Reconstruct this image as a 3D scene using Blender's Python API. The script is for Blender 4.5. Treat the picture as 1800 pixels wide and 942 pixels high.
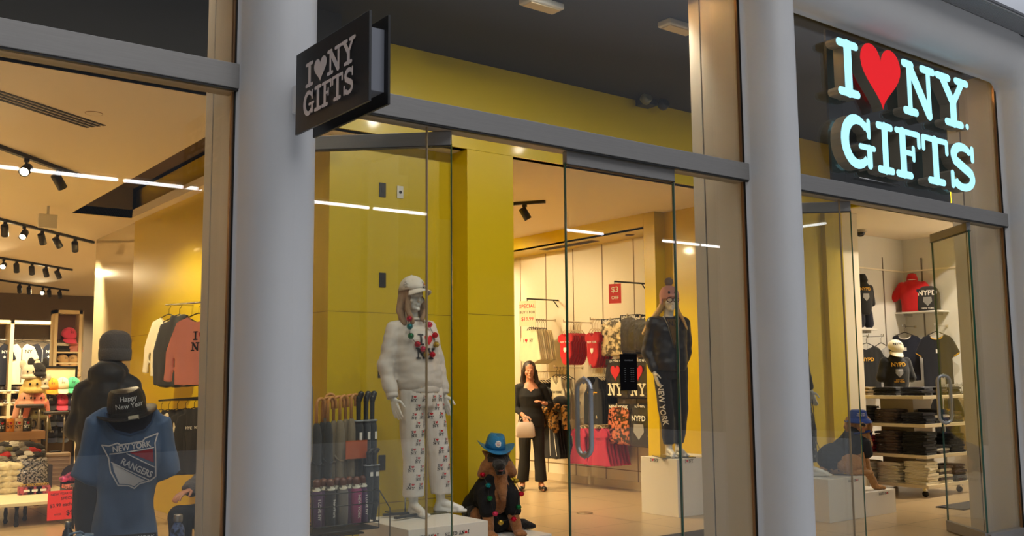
import bpy, bmesh, math, random
from math import pi, sin, cos, radians, sqrt
from mathutils import Vector, Matrix, Euler, noise
from mathutils.bvhtree import BVHTree
random.seed(7)
S = bpy.context.scene
for o in list(bpy.data.objects): bpy.data.objects.remove(o)
COL = S.collection

# ------------------------------------------------------------------ camera
def _n(v): return v.normalized()
FPX = 1700.0
def _dir(p): return _n(Vector((p[0]-900, -(p[1]-471), -FPX)))
_X = _dir((3144, 644)); _Y = _dir((-400, 675)); _Y = _n(_Y-_Y.dot(_X)*_X); _Z = _X.cross(_Y)
ROT = Matrix((_X, _Y, _Z))
CAM = Vector((0, 0, 1.47))
cd = bpy.data.cameras.new('camera'); cam = bpy.data.objects.new('camera', cd); COL.objects.link(cam)
cd.sensor_width = 36; cd.lens = FPX/1800*36; cd.clip_end = 200
cam.matrix_world = Matrix.Translation(CAM) @ ROT.to_4x4()
S.camera = cam
# ------------------------------------------------------------------ colour management
S.view_settings.view_transform = 'Standard'; S.view_settings.look = 'None'
S.view_settings.gamma = 1; S.view_settings.use_curve_mapping = False
S.view_settings.exposure = 0.42
# ------------------------------------------------------------------ world: grey light of the concourse, brighter above
W = bpy.data.worlds.new('world'); S.world = W; W.use_nodes = True
nt = W.node_tree; nt.nodes.clear()
tc = nt.nodes.new('ShaderNodeTexCoord'); sp = nt.nodes.new('ShaderNodeSeparateXYZ'); nt.links.new(tc.outputs['Generated'], sp.inputs[0])
cr = nt.nodes.new('ShaderNodeValToRGB'); m1 = nt.nodes.new('ShaderNodeMath'); m1.operation = 'MULTIPLY_ADD'; nt.links.new(sp.outputs['X'], m1.inputs[0]); m1.inputs[1].default_value = .25; nt.links.new(sp.outputs['Z'], m1.inputs[2]); nt.links.new(m1.outputs[0], cr.inputs[0])
cr.color_ramp.elements[0].position = 0.0; cr.color_ramp.elements[0].color = (.075, .07, .065, 1)
cr.color_ramp.elements[1].position = 0.60; cr.color_ramp.elements[1].color = (.50, .53, .60, 1)
e = cr.color_ramp.elements.new(0.22); e.color = (.07, .07, .075, 1)
e = cr.color_ramp.elements.new(0.485); e.color = (.125, .13, .145, 1)
bg = nt.nodes.new('ShaderNodeBackground'); bg.inputs[1].default_value = 1.0
wo = nt.nodes.new('ShaderNodeOutputWorld'); nt.links.new(cr.outputs[0], bg.inputs[0]); nt.links.new(bg.outputs[0], wo.inputs[0])
# ------------------------------------------------------------------ large fill light added over the concourse
def area(name, loc, rot, sx, sy, power, col):
    l = bpy.data.lights.new(name, 'AREA'); l.shape = 'RECTANGLE'; l.size = sx; l.size_y = sy; l.energy = power; l.color = col
    o = bpy.data.objects.new(name, l); COL.objects.link(o); o.location = loc; o.rotation_euler = rot; return o
area('concourse_fill', (3.0, -7.0, 12.0), (radians(38), 0, 0), 14, 5, 420, (1.0, .96, .90))  # unseen area light added to model the ribs
WARM = (1.0, .79, .47)
NEUT = (1.0, .93, .82)
def spot(name, loc, target, power, angle=80, blend=.6, col=WARM, r=.035):
    l = bpy.data.lights.new(name, 'SPOT'); l.energy = power; l.color = col; l.spot_size = radians(angle); l.spot_blend = blend; l.shadow_soft_size = r
    o = bpy.data.objects.new(name, l); COL.objects.link(o); o.location = loc
    o.rotation_euler = (Vector(target)-Vector(loc)).to_track_quat('-Z', 'Y').to_euler(); return o

# ------------------------------------------------------------------ reading positions: a pixel and one known world coordinate or the distance
def ray(px, py): return ROT @ Vector((px-900, -(py-471), -FPX))
def onY(px, py, y): v = ray(px, py); return CAM + v*(y/v.y)
def onX(px, py, x): v = ray(px, py); return CAM + v*(x/v.x)
def onZ(px, py, z): v = ray(px, py); return CAM + v*((z-CAM.z)/v.z)
def at(px, py, d): return CAM + ray(px, py)*(d/FPX)

# ------------------------------------------------------------------ materials
def lin(c):
    return tuple(((x/255)/12.92 if x/255 <= .04045 else ((x/255+.055)/1.055)**2.4) for x in c) + (1,)
MATS = {}
def mat(name, rgb, rough=.5, metal=0, bump=0, bscale=60, var=0, vscale=8, coat=0, emit=0, sheen=0, spec=.5, aniso=None):
    if name in MATS: return MATS[name]
    m = bpy.data.materials.new(name); m.use_nodes = True; MATS[name] = m
    n = m.node_tree; b = n.nodes['Principled BSDF']
    b.inputs['Base Color'].default_value = lin(rgb); b.inputs['Roughness'].default_value = rough; b.inputs['Metallic'].default_value = metal
    b.inputs['Coat Weight'].default_value = coat; b.inputs['Coat Roughness'].default_value = .08
    b.inputs['Sheen Weight'].default_value = sheen; b.inputs['Specular IOR Level'].default_value = spec
    if emit: b.inputs['Emission Color'].default_value = lin(rgb); b.inputs['Emission Strength'].default_value = emit
    if bump or var:
        t = n.nodes.new('ShaderNodeTexCoord')
        mp = n.nodes.new('ShaderNodeMapping'); n.links.new(t.outputs['Object'], mp.inputs[0])
        if aniso: mp.inputs['Scale'].default_value = aniso
    if bump:
        x = n.nodes.new('ShaderNodeTexNoise'); x.inputs['Scale'].default_value = bscale; x.inputs['Detail'].default_value = 4
        n.links.new(mp.outputs[0], x.inputs['Vector'])
        k = n.nodes.new('ShaderNodeBump'); k.inputs['Strength'].default_value = bump; k.inputs['Distance'].default_value = .01
        n.links.new(x.outputs[0], k.inputs['Height']); n.links.new(k.outputs[0], b.inputs['Normal'])
    if var:
        x = n.nodes.new('ShaderNodeTexNoise'); x.inputs['Scale'].default_value = vscale; x.inputs['Detail'].default_value = 5
        n.links.new(mp.outputs[0], x.inputs['Vector'])
        mx = n.nodes.new('ShaderNodeMix'); mx.data_type = 'RGBA'
        c = lin(rgb); mx.inputs[6].default_value = tuple(v*(1-var) for v in c[:3])+(1,); mx.inputs[7].default_value = tuple(min(1, v*(1+var)) for v in c[:3])+(1,)
        src = x.outputs[0]
        if var > .5:
            rg = n.nodes.new('ShaderNodeMapRange'); rg.inputs[1].default_value = .44; rg.inputs[2].default_value = .56; n.links.new(src, rg.inputs[0]); src = rg.outputs[0]
        n.links.new(src, mx.inputs[0]); n.links.new(mx.outputs[2], b.inputs['Base Color'])
    return m
def glass_mat(name, tint):
    m = bpy.data.materials.new(name); m.use_nodes = True; n = m.node_tree; n.nodes.clear()
    out = n.nodes.new('ShaderNodeOutputMaterial'); mix = n.nodes.new('ShaderNodeMixShader')
    tr = n.nodes.new('ShaderNodeBsdfTransparent'); tr.inputs[0].default_value = tint
    gl = n.nodes.new('ShaderNodeBsdfGlossy'); gl.inputs['Roughness'].default_value = 0.0; gl.inputs['Color'].default_value = (1, 1, 1, 1)
    fr = n.nodes.new('ShaderNodeFresnel'); ge = n.nodes.new('ShaderNodeNewGeometry')
    ma = n.nodes.new('ShaderNodeMapRange'); ma.inputs[3].default_value = 1.5; ma.inputs[4].default_value = 1/1.5
    # a thin pane: both faces reflect as seen from air
    n.links.new(ge.outputs['Backfacing'], ma.inputs[0]); n.links.new(ma.outputs[0], fr.inputs['IOR'])
    n.links.new(fr.outputs[0], mix.inputs[0]); n.links.new(tr.outputs[0], mix.inputs[1]); n.links.new(gl.outputs[0], mix.inputs[2])
    n.links.new(mix.outputs[0], out.inputs[0]); MATS[name] = m; return m
GLASS = glass_mat('clear_glass', (.955, .965, .95, 1))
GEDGE = mat('green_glass_edge', (24, 74, 56), .15, coat=.5)
def tile_mat(name, c1, mortar, sx, sy, msize, rough, off=0.0, offset=(0,0,0), swap=False, spec=.5, coat=0):
    m = bpy.data.materials.new(name); m.use_nodes = True; MATS[name] = m; n = m.node_tree; b = n.nodes['Principled BSDF']
    t = n.nodes.new('ShaderNodeTexCoord'); mp = n.nodes.new('ShaderNodeMapping'); mp.inputs['Location'].default_value = offset
    n.links.new(t.outputs['Object'], mp.inputs[0])
    br = n.nodes.new('ShaderNodeTexBrick'); br.offset = off; br.squash = 1; br.inputs['Scale'].default_value = 1
    br.inputs['Brick Width'].default_value = sx; br.inputs['Row Height'].default_value = sy; br.inputs['Mortar Size'].default_value = msize; br.inputs['Mortar Smooth'].default_value = .1
    c = lin(c1); br.inputs['Color1'].default_value = c; br.inputs['Color2'].default_value = tuple(x*.93 for x in c[:3])+(1,); br.inputs['Mortar'].default_value = lin(mortar)
    n.links.new(mp.outputs[0], br.inputs['Vector']); n.links.new(br.outputs['Color'], b.inputs['Base Color'])
    b.inputs['Roughness'].default_value = rough; b.inputs['Specular IOR Level'].default_value = spec; b.inputs['Coat Weight'].default_value = coat
    return m

# ------------------------------------------------------------------ mesh helpers
def tag(o, label=None, cat=None, group=None, kind=None):
    if label: o['label'] = label
    if cat: o['category'] = cat
    if group: o['group'] = group
    if kind: o['kind'] = kind
    return o
def thing(name, label, cat, loc=(0, 0, 0), rz=0, group=None):
    o = bpy.data.objects.new(name, None); COL.objects.link(o); o.location = loc; o.rotation_euler = (0, 0, rz); o.empty_display_size = .1
    return tag(o, label, cat, group)
def link_mesh(name, me, m, parent=None):
    o = bpy.data.objects.new(name, me); COL.objects.link(o)
    if m is not None:
        me.materials.clear()
        for k in (m if isinstance(m, (list, tuple)) else [m]): me.materials.append(k)
    if parent: o.parent = parent
    return o
def frame_from(a, b):
    d = (b-a).normalized(); up = Vector((0, 0, 1)) if abs(d.z) < .95 else Vector((0, 1, 0))
    x = d.cross(up).normalized(); y = x.cross(d).normalized(); return x, y, d
class MB:
    def __init__(s): s.bm = bmesh.new(); s.mi = 0
    def faces(s, vs, fs, smooth=False):
        bv = [s.bm.verts.new(v) for v in vs]
        for f in fs:
            try:
                q = s.bm.faces.new([bv[i] for i in f]); q.smooth = smooth; q.material_index = s.mi
            except ValueError: pass
        return bv
    def box(s, x0, x1, y0, y1, z0, z1, M=None):
        vs = [Vector((x, y, z)) for z in (z0, z1) for y in (y0, y1) for x in (x0, x1)]
        if M is not None: vs = [M @ v for v in vs]
        s.faces(vs, [(0, 2, 3, 1), (4, 5, 7, 6), (0, 1, 5, 4), (2, 6, 7, 3), (0, 4, 6, 2), (1, 3, 7, 5)]); return s
    def rings(s, rs, closed=True, caps=True, smooth=True):
        n = len(rs[0]); bv = [[s.bm.verts.new(v) for v in r] for r in rs]
        for a, b in zip(bv[:-1], bv[1:]):
            for i in range(n if closed else n-1):
                j = (i+1) % n
                q = s.bm.faces.new((a[i], a[j], b[j], b[i])); q.smooth = smooth; q.material_index = s.mi
        if caps and closed:
            q = s.bm.faces.new(list(reversed(bv[0]))); q.material_index = s.mi
            q = s.bm.faces.new(bv[-1]); q.material_index = s.mi
        return s
    def tube(s, pts, r, n=10, caps=True, sy=1.0):
        pts = [Vector(p) for p in pts]; rr = r if isinstance(r, (list, tuple)) else [r]*len(pts); rs = []; px = None
        for i, p in enumerate(pts):
            d = ((pts[min(i+1, len(pts)-1)]-pts[max(i-1, 0)])).normalized()
            if px is None:
                up = Vector((0, 0, 1)) if abs(d.z) < .9 else Vector((0, 1, 0)); x = d.cross(up).normalized()
            else: x = (px-px.dot(d)*d).normalized()
            px = x; y = d.cross(x)
            rs.append([p+x*cos(2*pi*k/n)*rr[i]+y*sin(2*pi*k/n)*rr[i]*sy for k in range(n)])
        return s.rings(rs, caps=caps)
    def lathe(s, prof, n=20, M=None, caps=True):
        rs = []
        for r, z in prof:
            q = [Vector((r*cos(2*pi*k/n), r*sin(2*pi*k/n), z)) for k in range(n)]
            rs.append([M @ v for v in q] if M is not None else q)
        return s.rings(rs, caps=caps)
    def ell(s, c, r, M=None, nu=16, nv=10):
        c = Vector(c); r = (r, r, r) if not isinstance(r, (list, tuple)) else r; rs = []
        for j in range(1, nv):
            t = -pi/2+pi*j/nv
            q = [Vector((r[0]*cos(t)*cos(2*pi*k/nu), r[1]*cos(t)*sin(2*pi*k/nu), r[2]*sin(t))) for k in range(nu)]
            rs.append([c+((M @ v) if M is not None else v) for v in q])
        return s.rings(rs)
    def cap(s, a, b, ra, rb, n=12, flat=1.0):
        a = Vector(a); b = Vector(b); x, y, d = frame_from(a, b); rs = []
        for k in range(0, 5):
            t = pi/2*(1-k/4)*.98; rs.append((a-d*ra*sin(t), ra*cos(t)))
        for k in range(0, 5):
            t = pi/2*(k/4)*.98; rs.append((b+d*rb*sin(t), rb*cos(t)))
        return s.rings([[p+x*cos(2*pi*i/n)*r+y*sin(2*pi*i/n)*r*flat for i in range(n)] for p, r in rs])
    def chain(s, pts, rad, n=12):
        for i in range(len(pts)-1): s.cap(pts[i], pts[i+1], rad[i], rad[i+1], n)
        return s
    def loft(s, rs, n=24, e=2.0):
        out = []
        for (cx, cy, z, rx, ry) in rs:
            q = []
            for k in range(n):
                t = 2*pi*k/n; c_, s_ = cos(t), sin(t)
                q.append(Vector((cx+rx*math.copysign(abs(c_)**(2/e), c_), cy+ry*math.copysign(abs(s_)**(2/e), s_), z)))
            out.append(q)
        return s.rings(out)
    def prism(s, pts, y0, y1, M=None):
        """outline in x,z extruded along y"""
        a = [Vector((p[0], y0, p[1])) for p in pts]; b = [Vector((p[0], y1, p[1])) for p in pts]
        if M is not None: a = [M @ v for v in a]; b = [M @ v for v in b]
        n = len(pts); va = [s.bm.verts.new(v) for v in a]; vb = [s.bm.verts.new(v) for v in b]
        fs = [s.bm.faces.new(va), s.bm.faces.new(list(reversed(vb)))]
        for i in range(n): j = (i+1) % n; fs.append(s.bm.faces.new((va[i], vb[i], vb[j], va[j])))
        for f in fs: f.material_index = s.mi
        return s
    def xform(s, M): bmesh.ops.transform(s.bm, matrix=M, verts=s.bm.verts); return s
    def mesh(s, name, fixn=True):
        if fixn: bmesh.ops.recalc_face_normals(s.bm, faces=s.bm.faces)
        me = bpy.data.meshes.new(name); s.bm.to_mesh(me); s.bm.free(); return me
    def build(s, name, m, parent=None, bevel=0, seg=2, fixn=True, loc=None):
        o = link_mesh(name, s.mesh(name, fixn), m, parent)
        if loc is not None: o.location = loc
        if bevel:
            b = o.modifiers.new('bevel', 'BEVEL'); b.width = bevel; b.segments = seg; b.limit_method = 'ANGLE'; b.angle_limit = radians(40)
        return o
WORK = bpy.data.scenes.new('workbench')      # modifiers and lettering are turned into plain meshes here
def evaluated_mesh(o):
    WORK.collection.objects.link(o); vl = WORK.view_layers[0]; vl.update(); dg = vl.depsgraph
    me = bpy.data.meshes.new_from_object(o.evaluated_get(dg), depsgraph=dg); WORK.collection.objects.unlink(o); return me
def bake(o):
    """apply the modifiers of o into a plain mesh"""
    me = evaluated_mesh(o); o.modifiers.clear(); o.data = me; return o
def blob(mb, name, m, parent=None, voxel=.01, smooth=4, folds=None, factor=.5):
    """volumes of mb fused to one continuous skin"""
    me = mb.mesh(name); o = bpy.data.objects.new(name, me)
    r = o.modifiers.new('r', 'REMESH'); r.mode = 'VOXEL'; r.voxel_size = voxel; r.use_smooth_shade = True
    if smooth: q = o.modifiers.new('s', 'SMOOTH'); q.iterations = smooth; q.factor = factor
    bake(o); me2 = o.data
    if folds:
        amp, sc = folds[0], Vector(folds[1])
        N = len(me2.vertices); co = [0.0]*(3*N); no = [0.0]*(3*N); me2.vertices.foreach_get('co', co); me2.vertices.foreach_get('normal', no)
        for i in range(N):
            x_, y_, z_ = co[3*i:3*i+3]
            p = Vector((x_*sc.x, y_*sc.y, z_*sc.z))
            a = (noise.noise(p)+.5*noise.noise(p*2.1))*amp
            for k in range(3): co[3*i+k] += no[3*i+k]*a
        me2.vertices.foreach_set('co', co); me2.update()
    bpy.data.objects.remove(o); o = link_mesh(name, me2, m, parent)
    me2.polygons.foreach_set('use_smooth', [True]*len(me2.polygons))
    return o
def copy_tree(o, parent=None):
    c = o.copy(); COL.objects.link(c); c.parent = parent
    for ch in list(o.children): copy_tree(ch, c)
    return c
def place(proto, used, loc, rz, label, group=None, cat=None, name=None):
    """first use moves the proto itself, later uses copy it"""
    if not used.get(proto.name): used[proto.name] = 1; o = proto
    else: o = copy_tree(proto)
    o.location = loc; o.rotation_euler = (0, 0, rz); o['label'] = label
    if group: o['group'] = group
    return o
USED = {}
# ------------------------------------------------------------------ lettering
def arc_poly(cx, cy, rx, ry, a0, a1, t0, t1=None, n=22):
    t1 = t0 if t1 is None else t1; out = []; inn = []
    for i in range(n+1):
        u = i/n; a = radians(a0+(a1-a0)*u); t = t0+(t1-t0)*sin(pi*u)
        out.append((cx+(rx+t/2)*cos(a), cy+(ry+t/2)*sin(a))); inn.append((cx+(rx-t/2)*cos(a), cy+(ry-t/2)*sin(a)))
    return out+inn[::-1]
def cap_poly(x0, y0, x1, y1, t, n=6, rnd=1.0):
    dx, dy = x1-x0, y1-y0; L = sqrt(dx*dx+dy*dy); ux, uy = dx/L, dy/L; r = t/2; P = []
    for (cx, cy, s) in ((x1, y1, 1), (x0, y0, -1)):
        for i in range(n+1):
            a = -pi/2+pi*i/n; P.append((cx+s*(ux*cos(a)*r*rnd-uy*sin(a)*r), cy+s*(uy*cos(a)*r*rnd+ux*sin(a)*r)))
    return P
def heart_poly(n=40):
    P = []
    for i in range(n):
        t = 2*pi*i/n; x = 16*sin(t)**3; y = 13*cos(t)-5*cos(2*t)-2*cos(3*t)-cos(4*t)
        P.append((.5+x/34, .53+y/30))
    return P
T_ = .19; SF = .145
GLY = {
 'I': (.62, [cap_poly(.31, .08, .31, .92, T_*1.05), cap_poly(.09, .93, .53, .93, SF), cap_poly(.09, .07, .53, .07, SF)]),
 'N': (1.0, [cap_poly(.22, .08, .22, .92, .13), cap_poly(.80, .1, .80, .92, .13), cap_poly(.24, .9, .78, .1, .2),
             cap_poly(.08, .93, .3, .93, SF), cap_poly(.07, .07, .38, .07, SF), cap_poly(.62, .93, .95, .93, SF)]),
 'Y': (.98, [cap_poly(.49, .08, .49, .5, T_), cap_poly(.2, .92, .49, .46, .18), cap_poly(.79, .92, .49, .46, .14),
             cap_poly(.07, .93, .38, .93, SF), cap_poly(.62, .93, .92, .93, SF), cap_poly(.28, .07, .7, .07, SF)]),
 'G': (.98, [arc_poly(.47, .5, .345, .42, 42, 318, .13, .22), cap_poly(.80, .64, .80, .94, .1), cap_poly(.80, .1, .80, .42, .15), cap_poly(.55, .43, .93, .43, .11), cap_poly(.7, .85, .78, .75, .12)]),
 'F': (.84, [cap_poly(.25, .08, .25, .92, T_), cap_poly(.07, .93, .75, .93, .12), cap_poly(.07, .07, .46, .07, SF), cap_poly(.76, .7, .76, .93, .11), cap_poly(.3, .52, .55, .52, .11), cap_poly(.57, .4, .57, .64, .1)]),
 'T': (.9, [cap_poly(.45, .08, .45, .92, T_), cap_poly(.08, .93, .82, .93, .12), cap_poly(.07, .7, .07, .93, .11), cap_poly(.83, .7, .83, .93, .11), cap_poly(.23, .07, .67, .07, SF)]),
 'S': (.82, [arc_poly(.42, .72, .25, .2, 20, 250, .12, .19), arc_poly(.41, .275, .27, .205, 70, -160, .19, .15), cap_poly(.22, .6, .62, .4, .2), cap_poly(.71, .68, .71, .94, .1), cap_poly(.1, .06, .1, .34, .1)]),
 'h': (1.0, [heart_poly()]),
 '.': (.25, [arc_poly(.12, .1, .04, .04, 0, 359, .08)]),
 ' ': (.45, []),
}
def glyphs(txt, h=1.0, gap=.03):
    """list of outlines (x,y), total width; letters of a rounded slab-serif alphabet"""
    P = []; x = 0
    for c in txt:
        w, pl = GLY[c]
        P += [(c, [((x+a)*h, b*h) for a, b in p]) for p in pl]; x += w+gap
    return P, (x-gap)*h
def polys_mesh(polys, cut=0):
    bm = bmesh.new()
    for zi, p in enumerate(polys):
        q = []
        for a in p:
            if not q or (abs(a[0]-q[-1][0])+abs(a[1]-q[-1][1])) > 1e-6: q.append(a)
        try: bm.faces.new([bm.verts.new((a[0], a[1], .0004*zi)) for a in q])
        except ValueError: pass
    bmesh.ops.triangulate(bm, faces=bm.faces)
    _cut(bm, cut)
    me = bpy.data.meshes.new('print'); bm.to_mesh(me); bm.free(); return me
def _cut(bm, cut):
    if cut:
        for _ in range(5):
            es = [e for e in bm.edges if e.calc_length() > cut]
            if not es: break
            bmesh.ops.subdivide_edges(bm, edges=es, cuts=1); bmesh.ops.triangulate(bm, faces=bm.faces)
def text_mesh(txt, h, cut=0, bold=.0, align='CENTER', sx=1.0, spacing=1.0):
    """sans-serif lettering as a flat mesh, cap height about h"""
    c = bpy.data.curves.new('t', 'FONT'); c.body = txt; c.size = h/.70; c.align_x = align; c.offset = bold*h; c.resolution_u = 3; c.space_character = spacing
    o = bpy.data.objects.new('t', c); me = evaluated_mesh(o)
    bpy.data.objects.remove(o); bpy.data.curves.remove(c)
    bm = bmesh.new(); bm.from_mesh(me); bmesh.ops.triangulate(bm, faces=bm.faces)
    for v in bm.verts: v.co.x *= sx
    _cut(bm, cut); bm.to_mesh(me); bm.free(); return me
def flat(me, M, name, m, parent=None):
    """2D mesh carried to its place by M"""
    me.transform(M); return link_mesh(name, me, m, parent)
def F(origin, right, up):
    r = Vector(right).normalized(); u = Vector(up); u = (u-u.dot(r)*r).normalized(); n = r.cross(u); M = Matrix((r, u, n)).transposed().to_4x4(); M.translation = Vector(origin); return M
def bvh_of(o): return BVHTree.FromPolygons([v.co.copy() for v in o.data.vertices], [tuple(p.vertices) for p in o.data.polygons])
def decal(mes, M, target, name, m, parent=None, off=.0025, back=.4):
    """lay flat meshes on the skin of target (both in the same local space); M maps 2D to a plane in front of it"""
    bv = bvh_of(target); n = (M.to_3x3() @ Vector((0, 0, 1))).normalized(); bm = bmesh.new()
    for me in (mes if isinstance(mes, list) else [mes]): bm.from_mesh(me)
    kill = []
    for v in bm.verts:
        p = M @ v.co; hit, nn, i, d = bv.ray_cast(p+n*back, -n, back*2.5)
        if hit is None: kill.append(v)
        else: v.co = hit+n*(off+v.co.z)
    bmesh.ops.delete(bm, geom=kill, context='VERTS')
    me = bpy.data.meshes.new(name); bm.to_mesh(me); bm.free()
    return link_mesh(name, me, m, parent)
def shift(me, dx, dy, s=1, rot=0):
    me = me.copy(); me.transform(Matrix.Translation((dx, dy, 0)) @ Matrix.Rotation(rot, 4, 'Z') @ Matrix.Scale(s, 4)); return me
# ================================================================== MATERIALS
YEL = mat('yellow_panel', (208, 180, 0), .32, bump=.02, bscale=3, coat=.15)
BLACKP = mat('black_paint', (22, 19, 15), .8)
STEEL = mat('brushed_steel', (142, 140, 138), .4, .35, bump=.05, bscale=30, var=.12, vscale=6, aniso=(1, 1, 30))
DARKSTEEL = mat('dark_gasket', (12, 12, 12), .5)
BRIGHTSTEEL = mat('polished_steel', (190, 188, 186), .2, .9)
RIB = mat('white_painted_steel', (205, 206, 208), .42, bump=.02, bscale=2, var=.04, vscale=3)
PIL = mat('beige_panel', (200, 190, 172), .45, bump=.03, bscale=8, var=.05, vscale=4)
JOINT = mat('dark_joint', (70, 60, 48), .6)
CEIL = mat('ceiling_paint', (228, 214, 190), .85)
CREAM = mat('cream_wall_panel', (226, 214, 190), .45)
WHITEW = mat('white_wall_paint', (222, 218, 210), .6)
WHITE = mat('white_lacquer', (220, 216, 208), .4)
BLACK = mat('black_plastic', (14, 14, 15), .4)
CHROME = mat('chrome', (200, 200, 200), .15, 1)
SKIN = mat('skin', (186, 128, 98), .5)
MANQ = mat('mannequin_white', (214, 212, 206), .28, coat=.3)
RED = mat('print_red', (196, 22, 34), .55)
BLK = mat('print_black', (22, 20, 26), .6)
WHT = mat('print_white', (232, 228, 220), .6)
GOLDP = mat('print_gold', (214, 160, 40), .6)
def glow(name, rgb, e): return mat(name, rgb, .4, emit=e)
SIGNW = glow('lit_cool_white_face', (160, 226, 240), .78)
SIGNR = glow('lit_red_face', (214, 0, 12), .55)
TUBEM = glow('fluorescent_tube', (250, 250, 255), 9)
LENS = glow('lamp_lens', (255, 236, 200), 14)

# ================================================================== FACADE SHELL
YF = 4.27; YG = 4.33            # front of the header, plane of the panes
K = .932
XJ = [(-1.9, 1.66), (2.0, 5.35), (5.69, 9.07)]     # clear openings between the ribs
HB, HT = 2.825, 2.945           # header
def struct(mb, name, m, bevel=0, fixn=True):
    o = mb.build(name, m, None, bevel, fixn=fixn); o['kind'] = 'structure'; return o
# rounded white ribs: one continuous frame sweep round each opening
def frame_sweep(name, x0, x1, ztop, r, wide, wl=.17, wr=.17):
    prof = []
    for i in range(15):
        t = pi/2*i/14; prof.append((1-cos(t)**.9, YF-.20*sin(t)**.75+ .10*0))
    prof = [(0, 4.315), (0, 4.30)]+[(.004+.996*(1-cos(pi/2*i/16)**.85), 4.30-.29*sin(pi/2*i/16)**.72) for i in range(17)]
    path = []   # (x,z,nx,nz,scale)
    path.append((x0, -.02, -1, 0, wl))
    for i in range(9): z = (ztop-r)*(i+1)/9; path.append((x0, z, -1, 0, wl))
    for i in range(1, 11):
        a = pi/2*i/10; path.append((x0+r-r*cos(a), ztop-r+r*sin(a), -cos(a), sin(a), wl+(wide-wl)*(i/10)**1.5))
    path.append((x1-r, ztop, 0, 1, wide))
    for i in range(1, 11):
        a = pi/2*i/10; path.append((x1-r+r*sin(a), ztop-r+r*cos(a), sin(a), cos(a), wr+(wide-wr)*(1-i/10)**1.5))
    path.append((x1, -.02, 1, 0, wr))
    mb = MB(); rs = [[Vector((x+nx*k*s, y, z+nz*k*s)) for k, y in prof] for x, z, nx, nz, s in path]
    mb.rings(rs, closed=False, caps=False)
    bmesh.ops.recalc_face_normals(mb.bm, faces=mb.bm.faces)
    return struct(mb, name, RIB)
frame_sweep('trim_1', XJ[0][0], XJ[0][1], 4.42, .12, .42)
frame_sweep('trim_2', XJ[1][0], XJ[1][1], 4.42, .12, .42)
frame_sweep('trim_3', XJ[2][0], XJ[2][1], 4.20, .11, .38)
# plain white wall above the ribs, with a fine grooved strip
m = MB(); m.box(-3, 13, 4.02, 4.30, 4.60, 4.72); m.box(-3, 13, 4.05, 4.7, 4.55, 4.61); struct(m, 'trim_4', RIB)
m = MB()
for i in range(16): m.box(-3, 13, 3.80+.014*i, 3.809+.014*i, 4.585, 4.60)
struct(m, 'trim_5', mat('grooved_strip_ridges', (150, 152, 156), .5))
m = MB(); m.box(-3, 13, 3.79, 4.05, 4.60, 4.62); struct(m, 'trim_6', mat('grooved_strip_bed', (104, 106, 112), .6))
m = MB(); m.box(9.22, 13.5, 4.085, 4.62, -.02, 4.6); struct(m, 'wall_right_front', RIB)
# mall floor and the shop floor
FLOOR = tile_mat('beige_floor_tiles', (172, 148, 112), (96, 76, 52), .92, .92, .006, .28, offset=(.25, .1, 0))
m = MB(); m.box(-8, 17, 4.2, 26, -.1, 0); struct(m, 'floor', FLOOR)
m = MB(); m.box(-12, 20, -12, 4.2, -.1, 0); struct(m, 'floor_concourse', mat('pale_stone_floor', (190, 190, 188), .3, var=.05))
m = MB(); m.box(onZ(1645, 892, 0).x, 12.2, 5.55, 5.87, 0, .012); m.box(6.2, 7.3, 5.75, 6.44, 0, .012)
struct(m, 'trim_7', mat('dark_entry_mat', (44, 42, 46), .9, bump=.3, bscale=200))
# headers
for i, (a, b) in enumerate(XJ):
    m = MB(); m.box(a-.02, b+.012, YF, YF+.14, HB, HT); struct(m, 'trim_%d' % (8+i), STEEL, .004)
    m = MB(); m.box(a, b, YF+.006, YF+.03, HB-.010, HB+.001); struct(m, 'trim_%d' % (11+i), DARKSTEEL)
    m = MB(); m.box(a, b, YF+.03, YF+.13, HB-.006, HB); struct(m, 'trim_%d' % (14+i), mat('header_soffit', (150, 138, 120), .5))
    m = MB(); m.box(b-.006, b+.002, YG-.024, YG-.014, .0, 4.35); struct(m, 'trim_%d' % (17+i), DARKSTEEL)
    m = MB(); m.box(b-.014, b-.004, YG-.012, YG+.008, .0, 4.35); struct(m, 'trim_%d' % (20+i), mat('bronze_edge', (150, 116, 84), .3, .6))
# panes
def pane(n, x0, x1, z0, z1, y=YG, edge=True, t=.012):
    m = MB(); m.box(x0, x1, y, y+t, z0, z1); o = m.build('window_%d' % n, GLASS); o['kind'] = 'structure'
    return o
for i, (a, b) in enumerate(XJ): pane(1+i, a, b, HT-.01, 4.40)
pane(4, XJ[0][0], XJ[0][1], .08, HB)
XD = {}
x751 = onY(751, 500, YG).x; x1193 = onY(1193, 600, YG).x
x1478 = onY(1478, 400, YG).x; xr = onY(1702, 395, YG).x
pane(5, XJ[1][0], x751, .08, HB); pane(6, x1193, XJ[1][1], .08, HB)
pane(7, XJ[2][0], x1478, .08, HB); pane(8, xr+.01, XJ[2][1], .08, HB)
for j, x in enumerate((x751, x1193, x1478)):
    m = MB(); m.box(x-.003, x+.003, YG-.001, YG+.013, .08, HB); o = m.build('trim_%d' % (23+j), mat('pale_glass_edge', (148, 128, 96), .2)); o['kind'] = 'structure'
m = MB()
for a, b in ((XJ[0][0], XJ[0][1]), (XJ[1][0], x751), (x1193, XJ[1][1]), (XJ[2][0], x1478), (xr, XJ[2][1])): m.box(a, b, YG-.03, YG+.045, 0, .09)
struct(m, 'trim_26', STEEL)
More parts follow.
